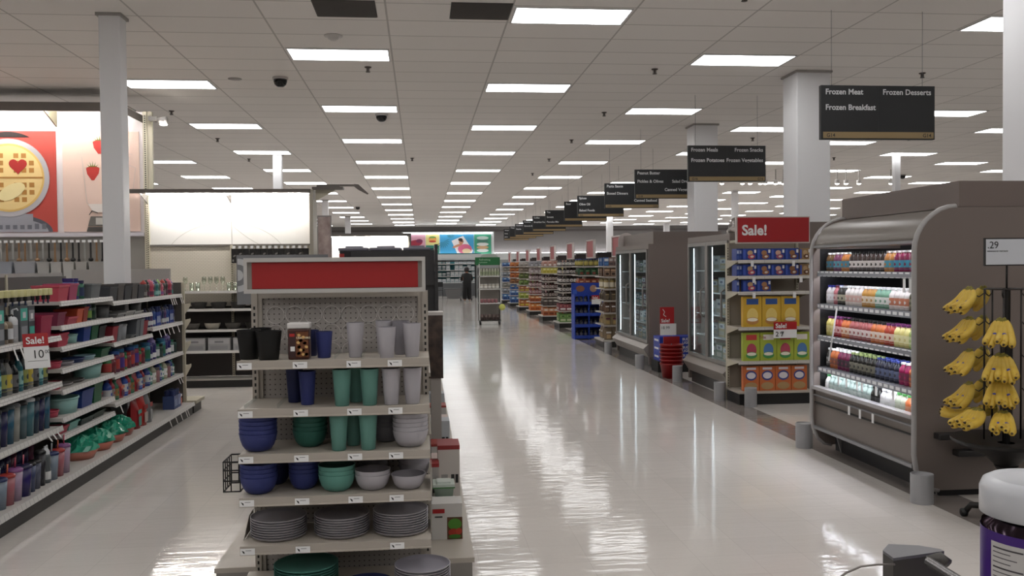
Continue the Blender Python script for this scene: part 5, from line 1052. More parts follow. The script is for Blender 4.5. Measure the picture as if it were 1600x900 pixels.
crow(.905, 0, 3, .225, .355, yel, 'yellow flake cereal box', 'fourth')
grn = lambda i: ('a9ba2c', 'cereal', ['d83a3a', 'e8e0d8'][i % 2], ['c2405a', '4a7fc0'][i % 2], '3f9a4a')
crow(.505, 0, 4, .2, .33, grn, 'lime green fruit cereal box', 'fifth')
org = lambda i: ('d8692c', 'oval', '3a4a9a', 'e8e0e8', 'b8905a')
crow(.15, 0, 4, .19, .29, org, 'orange wheat cereal box', 'bottom')
text('Trix', .05, (3.95+.0, 10.1735, .505+.26), XR, ZU, M('a02a50', .5), sc_, name='lettering').location = (-4.13, -10.3, 0)
for i, c_ in ((0, 0), (1, 1), (2, 2)): pass
t = empty('sale_card', 'red and white Sale! 2 for 7 price card hanging on the cereal end cap', 'price sign', (4.1, 10.098, .775))
MB().box(0, .28, 0, .003, 0, .19, WHITE).build('price_panel', t); MB().box(.0, .28, -.001, .003, .1, .19, RED).build('sale_panel', t); text('Sale!', .075, (.02, -.002, .118), XR, ZU, WHITE, t, bold=.025); text('2 7', .08, (.02, -.002, .02), XR, ZU, INK, t, name='price_digits'); text('for', .03, (.075, -.002, .05), XR, ZU, INK, t, name='price_digits', bold=.01)
for x, y, lab in ((3.77, 9.97, 'rounded grey steel bumper post at the left foot of the sale end cap'), (3.585, 10.5, 'rounded grey bumper post at the near foot of the first freezer'), (3.585, 12.3, 'rounded grey bumper post at the far foot of the first freezer'), (3.45, 13.95, 'rounded grey bumper post at the near foot of the second freezer'), (3.45, 16.35, 'rounded grey bumper post at the far foot of the second freezer')):
    t = empty('bumper_post', lab, 'bumper', (x, y, 0)); MB().lathe([(.07, 0), (.07, .22), None, (.063, .22), None, (.063, .21), (0, .21)], M('a0a0a2', .4, 0, 'bumper_metal'), n=20).build('shell', t)
t = empty('brown_partition', 'brown partition panel between the sale end cap and the juice cooler', 'partition', (4.9, 10.7, 0)); MB().box(-.3, .6, 0, .05, 0, 2.16, TAUPE).build('panel', t)
# ------------------------------------------------------------------ glass door freezers (face -X)
FRZ = M('c5ccd0', .3, 0, 'freezer_liner'); FG = M('85817d', .4, .2, 'freezer_frame')
def freezer(label, x, y0, y1, ztop, xb, seed):
    rnd = random.Random(seed); t = empty('glass_door_freezer', label, 'freezer', (x+.5, (y0+y1)/2, 0)); ox, oy = x+.5, (y0+y1)/2
    def q(mb, n, par=None):
        o = mb.build(n, par or t)
        if par is None: o.location = (-ox, -oy, 0)
        return o
    for y in (y0, y1-.05): q(MB().box(x+.02, xb, y, y+.05, .05, ztop, TAUPE), 'side_panel')
    q(MB().box(x+.02, xb, y0+.0505, y1-.0505, ztop-.08, ztop, TAUPE), 'roof'); q(MB().box(x+.75, x+.78, y0+.0505, y1-.0505, .35, ztop-.081, M('8f979c', .5)), 'back_wall'); q(MB().box(x+.781, xb, y0+.0505, y1-.0505, .05, ztop-.081, TAUPE), 'rear_body')
    q(MB().prism([(x-.07, y0+.02, .3), (x+.02, y0+.02, .38), (x+.74, y0+.02, .38), (x+.74, y0+.02, .16), (x+.02, y0+.02, .16)], (0, y1-y0-.04, 0), M('9a948d', .35, .2, 'freezer_sill')), 'lower_sill')
    q(MB().box(x+.06, xb, y0+.03, y1-.03, 0, .1595, M('3a3836', .5)), 'kick_grille')
    n = 2; w_ = (y1-y0-.1)/n
    for i in range(n+1):
        y = y0+.05+i*w_-(0 if i == 0 else .04 if i == n else .02); q(MB().box(x+.045, x+.075, y, y+.04, .381, ztop-.081, M('8d9194', .4)), 'mullion'); 
        q(MB().box(x+.08, x+.09, y+.01, y+.03, .45, ztop-.15, M('f2f6ff', .4, 0, 'freezer_led', emit=7)), 'led_strip')
    for i in range(n):
        ya_, yb_ = y0+.055+i*w_, y0+.045+(i+1)*w_; d = MB()
        for a, b, c_, e in ((ya_, ya_+.045, .385, ztop-.085), (yb_-.045, yb_, .385, ztop-.085), (ya_+.045, yb_-.045, .385, .43), (ya_+.045, yb_-.045, ztop-.13, ztop-.085)): d.box(x, x+.04, a, b, c_, e, FG)
        d = q(d, 'door'); MB().box(x+.015, x+.022, ya_+.045, yb_-.045, .43, ztop-.13, DGLASS).build('glass_pane', d)
        hy = ya_+.07; MB().tube([(x-.002, hy, .95), (x-.05, hy, .98), (x-.05, hy, 1.3), (x-.002, hy, 1.33)], .013, FG, 8).build('door_handle', d)
    zs = [.385+k*(ztop-.55)/5 for k in range(5)]
    for z in zs[1:]: q(MB().box(x+.13, x+.745, y0+.055, y1-.055, z-.012, z, M('d2d6d8', .4)), 'wire_shelf')
    for k, z in enumerate(zs):
        y = y1-.14; i = 0
        while y > y0+.42:
            w2 = rnd.uniform(.13, .22); wd = round(w2, 1)+.05; c1 = rnd.choice(['8f3a44', 'c9cdd0', '4a7f8f', 'b8a06a', '9aa4aa', '6a2a4a', 'd8dce0', '3f6a4a']); i += 1
            o = place('frozen_package', flatten(carton(wd, .1, .2 if i % 2 else .17, c1, 'band', 'd8dce0', 'b8b0a4', '5a6a8a')), (x+.28, y-wd/2, z+.0006), -pi/2, f'frozen food package, {nth(i)} from the left, {["bottom", "second lowest", "middle", "fourth", "top"][k]} shelf of the {"first" if seed == 1 else "second"} freezer', 'package', f'packages in the {"first" if seed == 1 else "second"} freezer')
            y -= wd+.02
    return t
freezer('near glass door freezer beside the red Sale! board', 3.74, 10.62, 12.35, 2.02, 4.85, 1)
freezer('far glass door freezer with a wide plain brown end panel', 3.6, 14.0, 16.4, 1.98, 4.9, 2)
t = empty('soffit_panel', 'brown soffit box on top of the far glass door freezer', 'soffit', (4.5, 15.2, 1.981)); MB().box(-.75, .38, -1.0, 1.1, 0, .2, TAUPE).build('soffit_box', t)
t = empty('curved_topper', 'pale rounded sign topper standing on the far freezer', 'sign', (3.72, 16.32, 1.981)); m = MB().prism([(-.07+.25*0, 0, 0)]+[(.08-.15*cos(pi*i/12), 0, .12+.14*sin(pi*i/12)) for i in range(13)]+[(.23, 0, 0)], (0, .02, 0), M('b5aca8', .5)); m.build('topper_board', t)
t = empty('plastic_bag', 'crumpled clear plastic bag of packs on top of the near freezer', 'bag', (4.02, 10.85, 2.021)); m = MB(); rnd = random.Random(5); n, k = 22, 8; vs = []; fs = []
for a in range(k+1):
    for b in range(n):
        ph = a/k*pi/2; rr = 1+rnd.uniform(-.12, .12); vs.append((.2*cos(ph)**.5*cos(2*pi*b/n)*rr, .2*cos(ph)**.5*sin(2*pi*b/n)*rr, .2*sin(ph)*rr if a else 0))
for a in range(k):
    for b in range(n): fs.append((a*n+b, a*n+(b+1) % n, (a+1)*n+(b+1) % n, (a+1)*n+b))
m.add(vs, fs, glass_mat('cloudy_film', 'cfcac6', .45, .3), True).build('film', t); MB().box(-.12, .1, -.1, .1, 0, .12, M('b89a90', .6)).build('contents', t)
# red bucket stack with sale card; blue beer cartons
t = empty('bucket_stack_display', 'stack of red nested bins with a Sale! 18.99 card by the freezer', 'display', (3.62, 12.72, 0)); RB = M('961a1c', .35, 0, 'red_plastic')
for i in range(6):
    m = MB().lathe([(0, 0), (.13, 0), (.165, .2), (.172, .2), (.172, .215), (.16, .215), (.125, .01), (0, .01)], RB, n=28); b = m.build('red_bin', t); b.location = (0, 0, .001+i*.055)
MB().box(-.12, .12, -.01, .01, .5, .6, RB).build('inner_card', t)
MB().tube([(0, 0, .28), (0, 0, .66)], .008, ALU, 8).build('sign_pole', t); c_ = MB().box(-.17, .04, -.012, -.002, .62, 1.03, RED).build('sale_panel', t); MB().box(-.17, .07, -.0125, -.0121+.0, .62, .79, WHITE).build('price_panel', c_)
text('Sale!', .07, (-.155, -.014, .81), XR, ZU, WHITE, c_, bold=.02); text('18.99', .06, (-.16, -.014, .71), XR, ZU, INK, c_, name='price_digits', bold=0)
p = Print(MB(), (-.17, -.0125, .62), XR, ZU); p.line([(.04, .38), (.07, .34), (.05, .3), (.09, .27)], .008, WHITE); p.mb.build('string_print', c_)
BB = M('1c38a0', .4, 0, 'blue_carton'); k = 0
t = empty('pallet_base', 'black base under the blue beer cartons', 'pallet', (3.95, 13.55, 0)); MB().box(-.36, .3, -.2, .2, 0, .17, M('181818', .6)).build('base', t)
for c0 in range(2):
    for r0_ in range(3):
        k += 1; t = empty('beer_carton', f'blue beer carton, {["bottom", "middle", "top"][r0_]} of the {["left", "right"][c0]} stack by the brown freezer end', 'box', (3.76+c0*.3, 13.53, .1705+r0_*.125), 0, 'blue beer cartons'); MB().box(-.145, .145, -.18, .18, 0, .124, BB).build('carton_body', t)
        text('BUD', .055, (-.09, -.1805, .065), XR, ZU, WHITE, t, bold=.02); text('LIGHT', .055, (-.09, -.1805, .012), XR, ZU, WHITE, t, bold=.02)
        m = MB(); p = Print(m, (-.1455, .18, 0), YB, ZU); p.rect(.06, .3, .05, .08, WHITE); m.build('side_print', t)
# ------------------------------------------------------------------ banana stand
BX, BY = 3.66, 5.28
bs = empty('banana_stand', 'black pole stand with hooks and round tray holding bananas and a .29 sign', 'display stand', (BX, BY, 0)); SM = M('1d1b1a', .45, .3, 'black_steel')
MB().cyl(0, 0, .1, 1.48, .022, SM, 12).build('pole', bs); MB().cyl(0, 0, .62, 1.2, .036, SM, 12).build('pole_sleeve', bs)
MB().lathe([(.06, .36), (.12, .42), (.3, .5), (.32, .515), (.32, .53), None, (.3, .53), (.05, .505)], SM, n=32).build('tray', bs); MB().lathe([(.03, .3), (.07, .36), None, (.0, .36)], SM, n=20).build('tray_cone', bs)
m = MB(); m.box(-.09, .09, -.09, .09, .06, .13, SM)
for a in (0.9, 2.4, 4.1, 5.6): m.tube([(0, 0, .1), (.2*cos(a), .2*sin(a), .08), (.24*cos(a), .24*sin(a), .02)], .02, SM, 8)
m.build('base_frame', bs)
for i, a in enumerate((.9, 2.4, 4.1, 5.6)): MB().tube([(.24*cos(a)-.015, .24*sin(a), .0265), (.24*cos(a)+.015, .24*sin(a), .0265)], .026, BLACK, 12).build('caster', bs)
AR = M('2a2523', .4, .4, 'hook_wire'); hk = MB(); m = MB()
HZ = [1.47, 1.29, 1.08, .87]; HA = [radians(155), radians(228), radians(306), radians(95), radians(15)]
m.tube([(.125*cos(2*pi*i/24), .125*sin(2*pi*i/24), 1.475) for i in range(24)], .005, AR, 6, True)
for a in HA:
    c_, s_ = cos(a), sin(a); m.tube([(0, 0, 1.475), (.125*c_, .125*s_, 1.475)], .005, AR, 6); m.tube([(.125*c_, .125*s_, 1.475), (.125*c_, .125*s_, .52)], .006, AR, 6)
m.build('wire_frame', bs)
for a in HA:
    for z in HZ:
        c_, s_ = cos(a), sin(a); r_ = .125
        MB().tube([(r_*c_, r_*s_, z-.02), ((r_+.03)*c_, (r_+.03)*s_, z-.045), ((r_+.06)*c_, (r_+.06)*s_, z-.03), ((r_+.065)*c_, (r_+.065)*s_, z)], .004, AR, 6).build('hook', bs)
fr = MB().box(-.155, .16, -.012, .004, 1.62, 1.795, BLACK).build('sign_frame', bs); MB().box(-.148, .153, -.0135, -.0125, 1.628, 1.787, M('c9ccd2', .4)).build('price_panel', fr); MB().tube([(0, .0, 1.48), (0, .0, 1.62)], .006, SM, 8).build('sign_stem', bs)
text('.29', .062, (-.14, -.0145, 1.73), XR, ZU, INK, fr, bold=.0, name='price_digits'); text('BANANAS BY THE EACH', .0125, (-.14, -.0145, 1.708), XR, ZU, INK, fr, bold=.0)
def ban_mat():
    m = bpy.data.materials.new('banana_skin'); m.use_nodes = True; N, Lk, b = nodes(m); t = N.new('ShaderNodeTexCoord'); nz = N.new('ShaderNodeTexNoise'); nz.inputs['Scale'].default_value = 25; Lk.new(t.outputs['Object'], nz.inputs['Vector'])
    cr = N.new('ShaderNodeValToRGB'); e = cr.color_ramp.elements; e[0].position = .28; e[0].color = srgb('7a5218')+[1]; e[1].position = .36; e[1].color = srgb('c7a336')+[1]; x = cr.color_ramp.elements.new(.7); x.color = srgb('d3b54c')+[1]
    Lk.new(nz.outputs['Fac'], cr.inputs[0]); Lk.new(cr.outputs[0], b.inputs['Base Color']); b.inputs['Roughness'].default_value = .45; return m
BANM = ban_mat(); STEM = M('7d7428', .6, 0, 'banana_stem'); TIP = M('3a2a16', .7, 0, 'banana_tip'); STK = M('3a3f9a', .5, 0, 'fruit_sticker')
def banana_mesh(span, L):
    m = MB(); n = 14; R = L/span; pts = []; rs = []
    for i in range(n+1):
        t = i/n; a = -.1+span*t; pts.append((R*(1-cos(a)), 0, -R*sin(a))); q = min(1, t*5)*min(1, (1-t)*4.5+.18); rs.append(.0075+.0125*q**.7)
    m.tube(pts[1:-1], rs[1:-1], BANM, 7); m.tube([(pts[0][0]-.0, 0, pts[0][2]+.006)]+pts[0:2], [.0055, .006, .0085], STEM, 7); e = Vector(pts[-1])-Vector(pts[-2]); m.tube([pts[-2], Vector(pts[-2])+e*.9], [.007, .004], TIP, 6); me = m.mesh('banana'); me['mx'] = pts[n//2][0]-.001; me['mz'] = pts[n//2][2]; return me
BM = [banana_mesh(1.25, .185), banana_mesh(1.0, .19), banana_mesh(1.45, .175)]
def bunch(x, y, z, face, n, label, lean=.25, roll=0, spread=.34, sticker=True):
    t = empty('banana_bunch', label, 'bananas', (x, y, z), face, 'banana bunches on the stand')
    MB().box(-.012, .014, -.0065*n, .0065*n, -.016, .012, STEM).build('crown', t, .004)
    for i in range(n):
        q = i-(n-1)/2; o = link('banana', BM[i % 3], t); o.location = (0, q*.013, 0); o.scale = (1.14, 1.14, 1.14)
        # swing outwards about the crown, then splay sideways so that the finger bodies lie side by side
        o.rotation_euler = (Matrix.Rotation(q*.2, 3, 'X') @ Matrix.Rotation(-lean, 3, 'Y') @ Matrix.Rotation(q*-.06, 3, 'Z')).to_euler()
        if sticker and i in (1, n-2):
            m = MB().lathe([(.0115, 0), (.009, .0016), (0, .002)], STK, n=14); s_ = m.build('fruit_sticker', o); s_.matrix_local = Matrix.Translation((BM[i % 3]['mx']+.0185, 0, BM[i % 3]['mz'])) @ Matrix.Rotation(pi/2, 4, 'Y')
    return t
# hanging hands: (pixel x, pixel y of crown, plane offset) placed on the hooks around the pole
def hookpos(k, z, dr=.212): a = HA[k]; return BX+dr*cos(a), BY+dr*sin(a), z
BL = [(0, 1.465, 6, 'banana bunch on the top left hook'), (1, 1.28, 5, 'banana bunch on the second tier front hook'), (0, 1.275, 6, 'banana bunch on the second tier left hook'), (0, 1.07, 5, 'banana bunch on the third tier left hook pointing left'), (1, 1.065, 6, 'stickered banana bunch on the third tier front hook'),
      (0, .86, 5, 'banana bunch on the fourth tier left hook'), (1, .91, 6, 'stickered banana bunch on the fourth tier front hook'), (2, 1.465, 5, 'banana bunch on the top right hook at the picture edge'), (2, 1.275, 6, 'banana bunch on the second tier right hook at the picture edge'), (2, .86, 6, 'banana bunch on the fourth tier right hook at the picture edge'),
      (3, 1.465, 5, 'banana bunch behind the pole on the top tier'), (3, 1.275, 5, 'banana bunch behind the pole on the second tier'), (3, .86, 5, 'banana bunch behind the pole on the fourth tier'), (3, 1.07, 5, 'banana bunch behind the pole on the third tier')]
for k, z, n, lab in BL:
    x, y, z = hookpos(k, z); bunch(x, y, z, HA[k]+(.55 if k == 0 else random.uniform(-.2, .2)), n, lab, lean=random.uniform(.12, .38) if k == 0 else random.uniform(.1, .3))
for i, (a, n, ln, lab) in enumerate(((150, 5, 1.0, 'banana bunch on the tray pointing left'), (200, 7, .62, 'banana bunch at the front left of the tray, tips down'), (232, 5, .6, 'banana bunch at the front centre of the tray'), (275, 5, 1.0, 'banana bunch at the front right of the tray'), (330, 5, .8, 'banana bunch at the right back of the tray'), (80, 5, .8, 'banana bunch at the back of the tray'))):
    a = radians(a); r_ = .2 if ln > .7 else .275; bunch(BX+r_*cos(a), BY+r_*sin(a), .70 if ln > .7 else .725, a, n, lab, lean=ln)
# ------------------------------------------------------------------ shopping cart corner and tub in the right foreground
ct = empty('shopping_cart', 'corner of a grey shopping cart at the bottom right edge', 'shopping cart', (.8, 1.25, 0)); CG = M('77767a', .4, .3, 'cart_grey'); CD_ = M('4a4744', .45, 0, 'cart_dark')
def wp(px_, py_, Y):
    py_ += 9
    v = _d+_rr*((px_-800)/FPX)-_uu*((py_-450)/FPX); t = Y/v.y; return Vector((v.x*t, Y, HC+v.z*t))-Vector((.8, 1.25, 0))
a = wp(1396, 868, 1.2); b = wp(1488, 878, 1.2)
x0, zt = a.x, a.z; m = MB(); w_ = (b.x-a.x)
top = [(x0, -.05, zt), (x0+.003, -.015, zt), (x0+w_*.3, .012, zt), (x0+w_*.75, 0, zt), (x0+w_, -.02, zt-.004), (x0+w_, -.03, zt-.004), (x0+w_*.5, -.04, zt), ]
m.prism([(p_[0], p_[1], zt-.14) for p_ in top], (0, 0, .14), CD_); m.build('corner_bracket', ct); m = MB(); m.prism([(p_[0]+.0, p_[1], zt+.0005) for p_ in top], (0, 0, .004), CG); m.build('bracket_cap', ct)
r1 = wp(1450, 868, 1.14); r2 = wp(1640, 985, .95); MB().tube([r1, r2], .0065, M('b5b3b4', .2, .9, 'chrome_rod'), 10).build('rim_rod', ct)
MB().tube([wp(1452, 868, 1.15)+Vector((0, 0, .0)), wp(1470, 862, 1.15), wp(1480, 872, 1.14)], .008, CD_, 8).build('rod_clip', ct)
pts = [wp(1398, 873, 1.2), wp(1370, 873, 1.2), wp(1345, 876, 1.2), wp(1322, 886, 1.2), wp(1303, 900, 1.2), wp(1290, 925, 1.2), wp(1290, 1000, 1.2)]; MB().tube(pts, .0016, M('8a8480', .4, .4), 6).build('wire_loop', ct)
zs = 1.165
m = MB()
for i in range(8): m.tube([(-.25+i*.1, -.42, zs-.01), (-.25+i*.1, .0, zs-.01)], .003, CG, 6)
for y in (-.42, -.2, 0): m.tube([(-.27, y, zs-.0165), (.5, y, zs-.0165)], .0035, CG, 6)
m.build('seat_grid', ct); m = MB()
for x in (-.27, .5):
    m.tube([(x, -.42, zs-.0165), (x, -.42, .12)], .01, CG, 8); m.tube([(x, 0, zs-.0165), (x, 0, .12)], .01, CG, 8)
m.tube([(-.27, -.42, .13), (.5, -.42, .13), (.5, 0, .13), (-.27, 0, .13)], .012, CG, 8, True); m.build('frame', ct)
MB().tube([(a.x+.02, -.04, zt-.13), (a.x+.02, -.0, zs-.0165)], .008, CG, 8).build('bracket_post', ct)
for x in (-.27, .5):
    for y in (-.42, 0): MB().tube([(x-.012, y, .0555), (x+.012, y, .0555)], .055, BLACK, 16).build('wheel', ct)
# purple labelled tub with white lid
jx = Vector(wp(1625, 760, 1.12)); JR_ = .072
t = empty('supplement_tub', 'purple labelled tub with a white lid at the bottom right corner', 'tub', (jx.x+.8, 1.12, zs-.006)); ztp = (HC+(-(737-414)/FPX)*1.12*1.02)-(zs-.006)-.028
MB().lathe([(0, 0), (JR_-.006, 0), (JR_-.002, .006), (JR_-.002, ztp-.062), (JR_-.012, ztp-.054), (JR_-.012, ztp-.02)], glass_mat('dark_tub', '4a3f48', .5, .1), n=48).build('tub_body', t)
MB().lathe([(JR_-.004, .0065), (JR_-.004, ztp-.07), (0, ztp-.07)], M('2c2028', .5, 0, 'powder'), n=48).build('contents', t)
MB().lathe([(JR_-.0005, .012), (JR_-.0005, ztp-.068)], M('43207a', .4, 0, 'purple_label'), n=48).build('paper_label', t)
MB().lathe([(JR_-.004, ztp-.051), (JR_+.001, ztp-.049), (JR_+.001, ztp-.016), (JR_-.003, ztp-.006), (JR_-.012, ztp-.001), (JR_-.022, ztp-.004), (0, ztp-.004)], M('c9cbd0', .25, 0, 'white_lid'), n=64).build('lid', t)
# nutrition panel wrapped on the side of the label
m = MB(); r_ = JR_+.0002; a0, a1 = radians(183), radians(222); NP = M('c9c6c4', .5, 0, 'nutrition_panel'); hh0, hh1 = .02, ztp-.08
def wrap(a0, a1, z0, z1, rr, mat, n=8):
    for i in range(n):
        b0 = a0+(a1-a0)*i/n; b1 = a0+(a1-a0)*(i+1)/n; m.poly([(rr*cos(b0), rr*sin(b0), z0), (rr*cos(b1), rr*sin(b1), z0), (rr*cos(b1), rr*sin(b1), z1), (rr*cos(b0), rr*sin(b0), z1)], mat)
wrap(a0, a1, hh0, hh1, r_, NP); z = hh1-.006; i = 0
while z > hh0+.004:
    th = .0012 if i % 4 else .0022; wrap(a0+.05, a1-(.05 if i % 4 == 0 else random.uniform(.1, .35)), z-th, z, r_+.0002, M('4a464a', .6)); z -= .0065; i += 1
m.build('nutrition_panel', t); m = MB(); z = ztp-.078
while z > .02:
    wrap(radians(226), radians(300), z-.0012, z, r_+.0001, M('7a5aa8', .5)); z -= .0048
m.build('fine_print', t)
# ------------------------------------------------------------------ grocery aisles: shelving runs reaching right from the main aisle
PIN = M('a85a5c', .5, 0, 'faded_red_poster'); HDR = M('2f2524', .5, 0, 'dark_header')
def lowpoly(parts): return flatten(parts)
def aisle_run(k, y, shelves, specs, x0=3.6, x1=4.75, name='', sign=True, dark=True, xs=4.0):
    """double sided run, its -Y face stocked; end cap faces the main aisle"""
    t = empty('grocery_shelving', f'{name}', 'shelving', (x0+.6, y, 0)); yf = y-.45
    def q(mb, n, par=None):
        o = mb.build(n, par or t)
        if par is None: o.location = (-(x0+.6), -y, 0)
        return o
    q(MB().box(x0+.3, 7.0, y-.02, y+.02, .1, 1.8, M('7b7168', .5)), 'back_panel'); q(MB().box(x0+.27, x0+.299, y+.021, y+.4, .1505, 1.75, BEIGE), 'end_panel')
    if dark: q(MB().box(x0+.55, 7.0, y-.1, y-.021, 1.86, 1.955, HDR), 'header_board')
    q(MB().box(x0+.02, 7.0, yf+.03, y+.42, 0, .12, KICK), 'kick_plate'); q(MB().box(x0, 7.0, yf, y+.45, .121, .15, W_METAL), 'base_deck')
    for z in shelves[1:]:
        s = q(MB().box(x0+.02, 7.0, yf+.03, y-.021, z-.02, z, RUNS), 'shelf'); MB().box(x0+.02, 7.0, yf+.015, yf+.0295, z-.032, z+.002, RUNS).build('price_rail', s)
        q(MB().box(x0+.02, x0+.269, y+.0, y+.42, z-.02, z, W_METAL), 'end_shelf')
    for i, z in enumerate(shelves):
        x = x0+.05; j = 0; fn, args, w_, noun, cat, cw = specs[i % len(specs)]
        room = (shelves[i+1]-z-.042) if i+1 < len(shelves) else .17; hi = 2 if fn in (carton, pouch) else 1
        cap = lambda a: a[:hi]+(round(min(a[hi], room), 3),)+a[hi+1:]
        args = [cap(a) for a in args] if isinstance(args, list) else cap(args)
        while x+w_ < x1:
            j += 1; cb = cw[j % len(cw)] if isinstance(cw, list) else cw; a = args[(j//2) % len(args)] if isinstance(args, list) else args
            place(noun.replace(' ', '_'), lowpoly(fn(*a)), (x+w_/2, yf+.12, (z if i else .15)+.0006), 0, f'{cb} {noun}, {nth(j)} from left, {nth(len(shelves)-i)} shelf down, {AN[k]} grocery run', cat, f'goods of the {AN[k]} grocery run'); x += w_+.006
        if i % 1 == 0:      # one item on the aisle end of the shelf, seen from its side
            a = args[0] if isinstance(args, list) else args
            for jj, yy in enumerate((y+.137, y+.344)): place(noun.replace(' ', '_'), lowpoly(fn(*a)), (x0+.14, yy, (z if i else .15)+.0006), -pi/2, f'{cw if isinstance(cw, str) else cw[0]} {noun}, {["near", "far"][jj]} one, {nth(len(shelves)-i)} end shelf down, {AN[k]} grocery run', cat, f'end goods of the {AN[k]} grocery run')
    if sign:
        sg = empty('end_sign', f'faded red framed end sign above the {AN[k]} grocery run', 'sign', (xs, y, 1.84), 0, 'red framed end signs'); MB().box(0, .02, -.42, .42, 0, .38, PIN).build('sign_board', sg)
        fm = MB()
        for a, b, c_, d_ in ((-.45, .45, .38, .41), (-.45, .45, -.03+.001, 0), (-.45, -.42, 0, .38), (.42, .45, 0, .38)): fm.box(-.02, .04, a, b, c_, d_, M('c9bfbb', .5))
        fm.build('sign_frame', sg); MB().box(-.012, .03, -.4525, -.4505, .03, .36, M('d8d2ce', .5)).build('edge_strip', sg)
        t.location.z = 0
    return t
RUNS = M('aba49c', .5, 0, 'run_shelf')
AN = ['nearest', 'second', 'third', 'fourth', 'fifth', 'sixth', 'seventh', 'farthest']
S7 = [.15, .45, .7, .945, 1.18, 1.42, 1.63]
bx = lambda w_, h, c, st, a, b, e, nm, cw: (carton, (w_, .1, h, c, st, a, b, e), w_, nm, 'box', cw)
po = lambda w_, h, c, a, b, nm, cw: (pouch, (w_, .08, h, c, a, b), w_, nm, 'bag', cw)
bo = lambda r, h, a, b, c, nm, cw: (bottle, (r, h, a, b, c), 2*r+.004, nm, 'bottle', cw)
ja = lambda r, h, a, b, c, nm, cw: (jar, (r, h, a, b, c), 2*r+.004, nm, 'jar', cw)
aisle_run(0, 18.0, S7, [po(.17, .25, '8a7458', 'e0dcd8', 'c0a070', 'pasta bag', 'large tan'), po(.14, .22, '9a8458', '6a2a4a', 'c0a060', 'pasta bag', 'golden'), po(.12, .2, '6a4a38', 'd8d2ce', '8a6a50', 'pasta bag', 'brown'), po(.12, .2, '5a4a3a', 'a08a60', '6a5a40', 'pasta bag', 'dark'), ja(.05, .2, 'a8925a', '8a7a50', 'd8ccb0', 'sauce jar', 'yellowish'), bx(.12, .17, '6a4a38', 'window', '9a7a60', 'c09a78', '3a2a20', 'pasta box', 'brown'), (carton, [(.09, .1, .2, '2c5aa0', 'band', 'd0d8e0', '4a80c0', 'e6e6e6'), (.09, .1, .19, '8a6a60', 'band', 'b0a098', '5a4a48', 'd0c8c0')], .09, 'dry goods box', 'box', 'blue or tan')], name='first grocery shelving run of tan pasta bags right of the main aisle')
aisle_run(1, 20.9, S7, [bx(.14, .2, '3a5a9a', 'band', 'd0d8e0', '2a4a8a', 'e6e6e6', 'carton', 'blue'), bx(.14, .2, '8a3a2a', 'window', 'c08a5a', 'a05a3a', 'e6d0b0', 'carton', 'rust'), bx(.12, .18, '8a3a2a', 'window', 'c08a5a', 'a05a3a', 'e6d0b0', 'carton', 'rust'), po(.14, .2, '7a2f22', 'c89a6a', '5a3a20', 'snack bag', 'red brown'), po(.14, .16, 'a8482a', 'd8b080', '7a3a20', 'snack bag', 'orange'), po(.14, .17, '2f5a3a', '5a8a50', '8a3a2a', 'snack bag', 'green'), ja(.055, .19, '6a6a3a', '2a3a7a', 'b0a040', 'jar', 'blue-lidded')], name='second grocery shelving run of snack bags behind the blue shipper display')
wine = bo(.042, .27, '2a1618', '1a1012', 'd0c8c4', 'wine bottle', 'dark red')
aisle_run(2, 23.8, S7, [bx(.17, .22, '5a8a3a', 'band', '7aa850', 'b8c890', '3a5a2a', 'carton', 'green'), bx(.17, .18, '8a2a3a', 'band', 'c06a6a', 'd8d2ce', '5a1a2a', 'carton', 'crimson'), wine[:2]+(wine[2],)+wine[3:], bo(.04, .2, '22181a', '1a1012', 'd8d0cc', 'sauce bottle', 'black'), bo(.042, .2, '2a1a1c', '1a1012', 'e0d8d4', 'sauce bottle', 'dark'), bo(.042, .2, '2a1a1c', '1a1012', 'd8d0cc', 'sauce bottle', 'black white-labelled'), bo(.042, .25, '1a1214', '101010', 'e0dcd8', 'sauce bottle', 'tall black')], name='third grocery shelving run of dark bottles with white labels')
aisle_run(3, 27.0, S7, [bx(.16, .24, 'c0602a', 'band', 'd8b090', '8a3a1a', 'e0d8d0', 'carton', 'orange brown'), bx(.14, .2, '3a2f2c', 'band', '8a8078', '5a4a44', 'b0a8a0', 'carton', 'black'), bo(.04, .2, '3a1a1a', '1a1a1a', 'b8a8a0', 'bottle', 'dark red'), bo(.04, .2, '4a1a1a', '1a1a1a', 'c8b8b0', 'bottle', 'wine red'), bo(.04, .2, '3a1a1a', '1a1a1a', 'c8b8b0', 'bottle', 'maroon'), bx(.1, .22, 'd0c03a', 'band', 'e0d870', 'a89a20', 'e6e6b0', 'carton', 'bright yellow'), po(.14, .2, 'b88a7a', 'a03a2a', 'd8c8c0', 'bag', 'pinkish')], name='fourth grocery shelving run with bright yellow cartons on top')
aisle_run(4, 30.2, S7, [bx(.16, .24, 'd86a1f', 'band', 'e08a3a', 'a84a12', 'e6c8a0', 'carton', 'bright orange'), bx(.16, .2, 'b8501f', 'band', 'e0a060', '8a3a12', 'e6c8a0', 'carton', 'orange'), bo(.045, .22, '8a3a3a', 'a02a2a', 'c0a0a0', 'bottle', 'red'), bo(.045, .22, '7a4a4a', '8a2a2a', 'c8b0b0', 'bottle', 'rose'), bo(.045, .22, '6a4a50', '8a3a3a', 'c0b0b0', 'bottle', 'mauve'), po(.14, .2, 'b0a0a0', '8a6a6a', 'c8c0c0', 'bag', 'pale'), po(.14, .2, '8a8a90', '6a6a70', 'b0b0b8', 'bag', 'grey')], name='fifth grocery shelving run with bright orange cartons at the bottom')
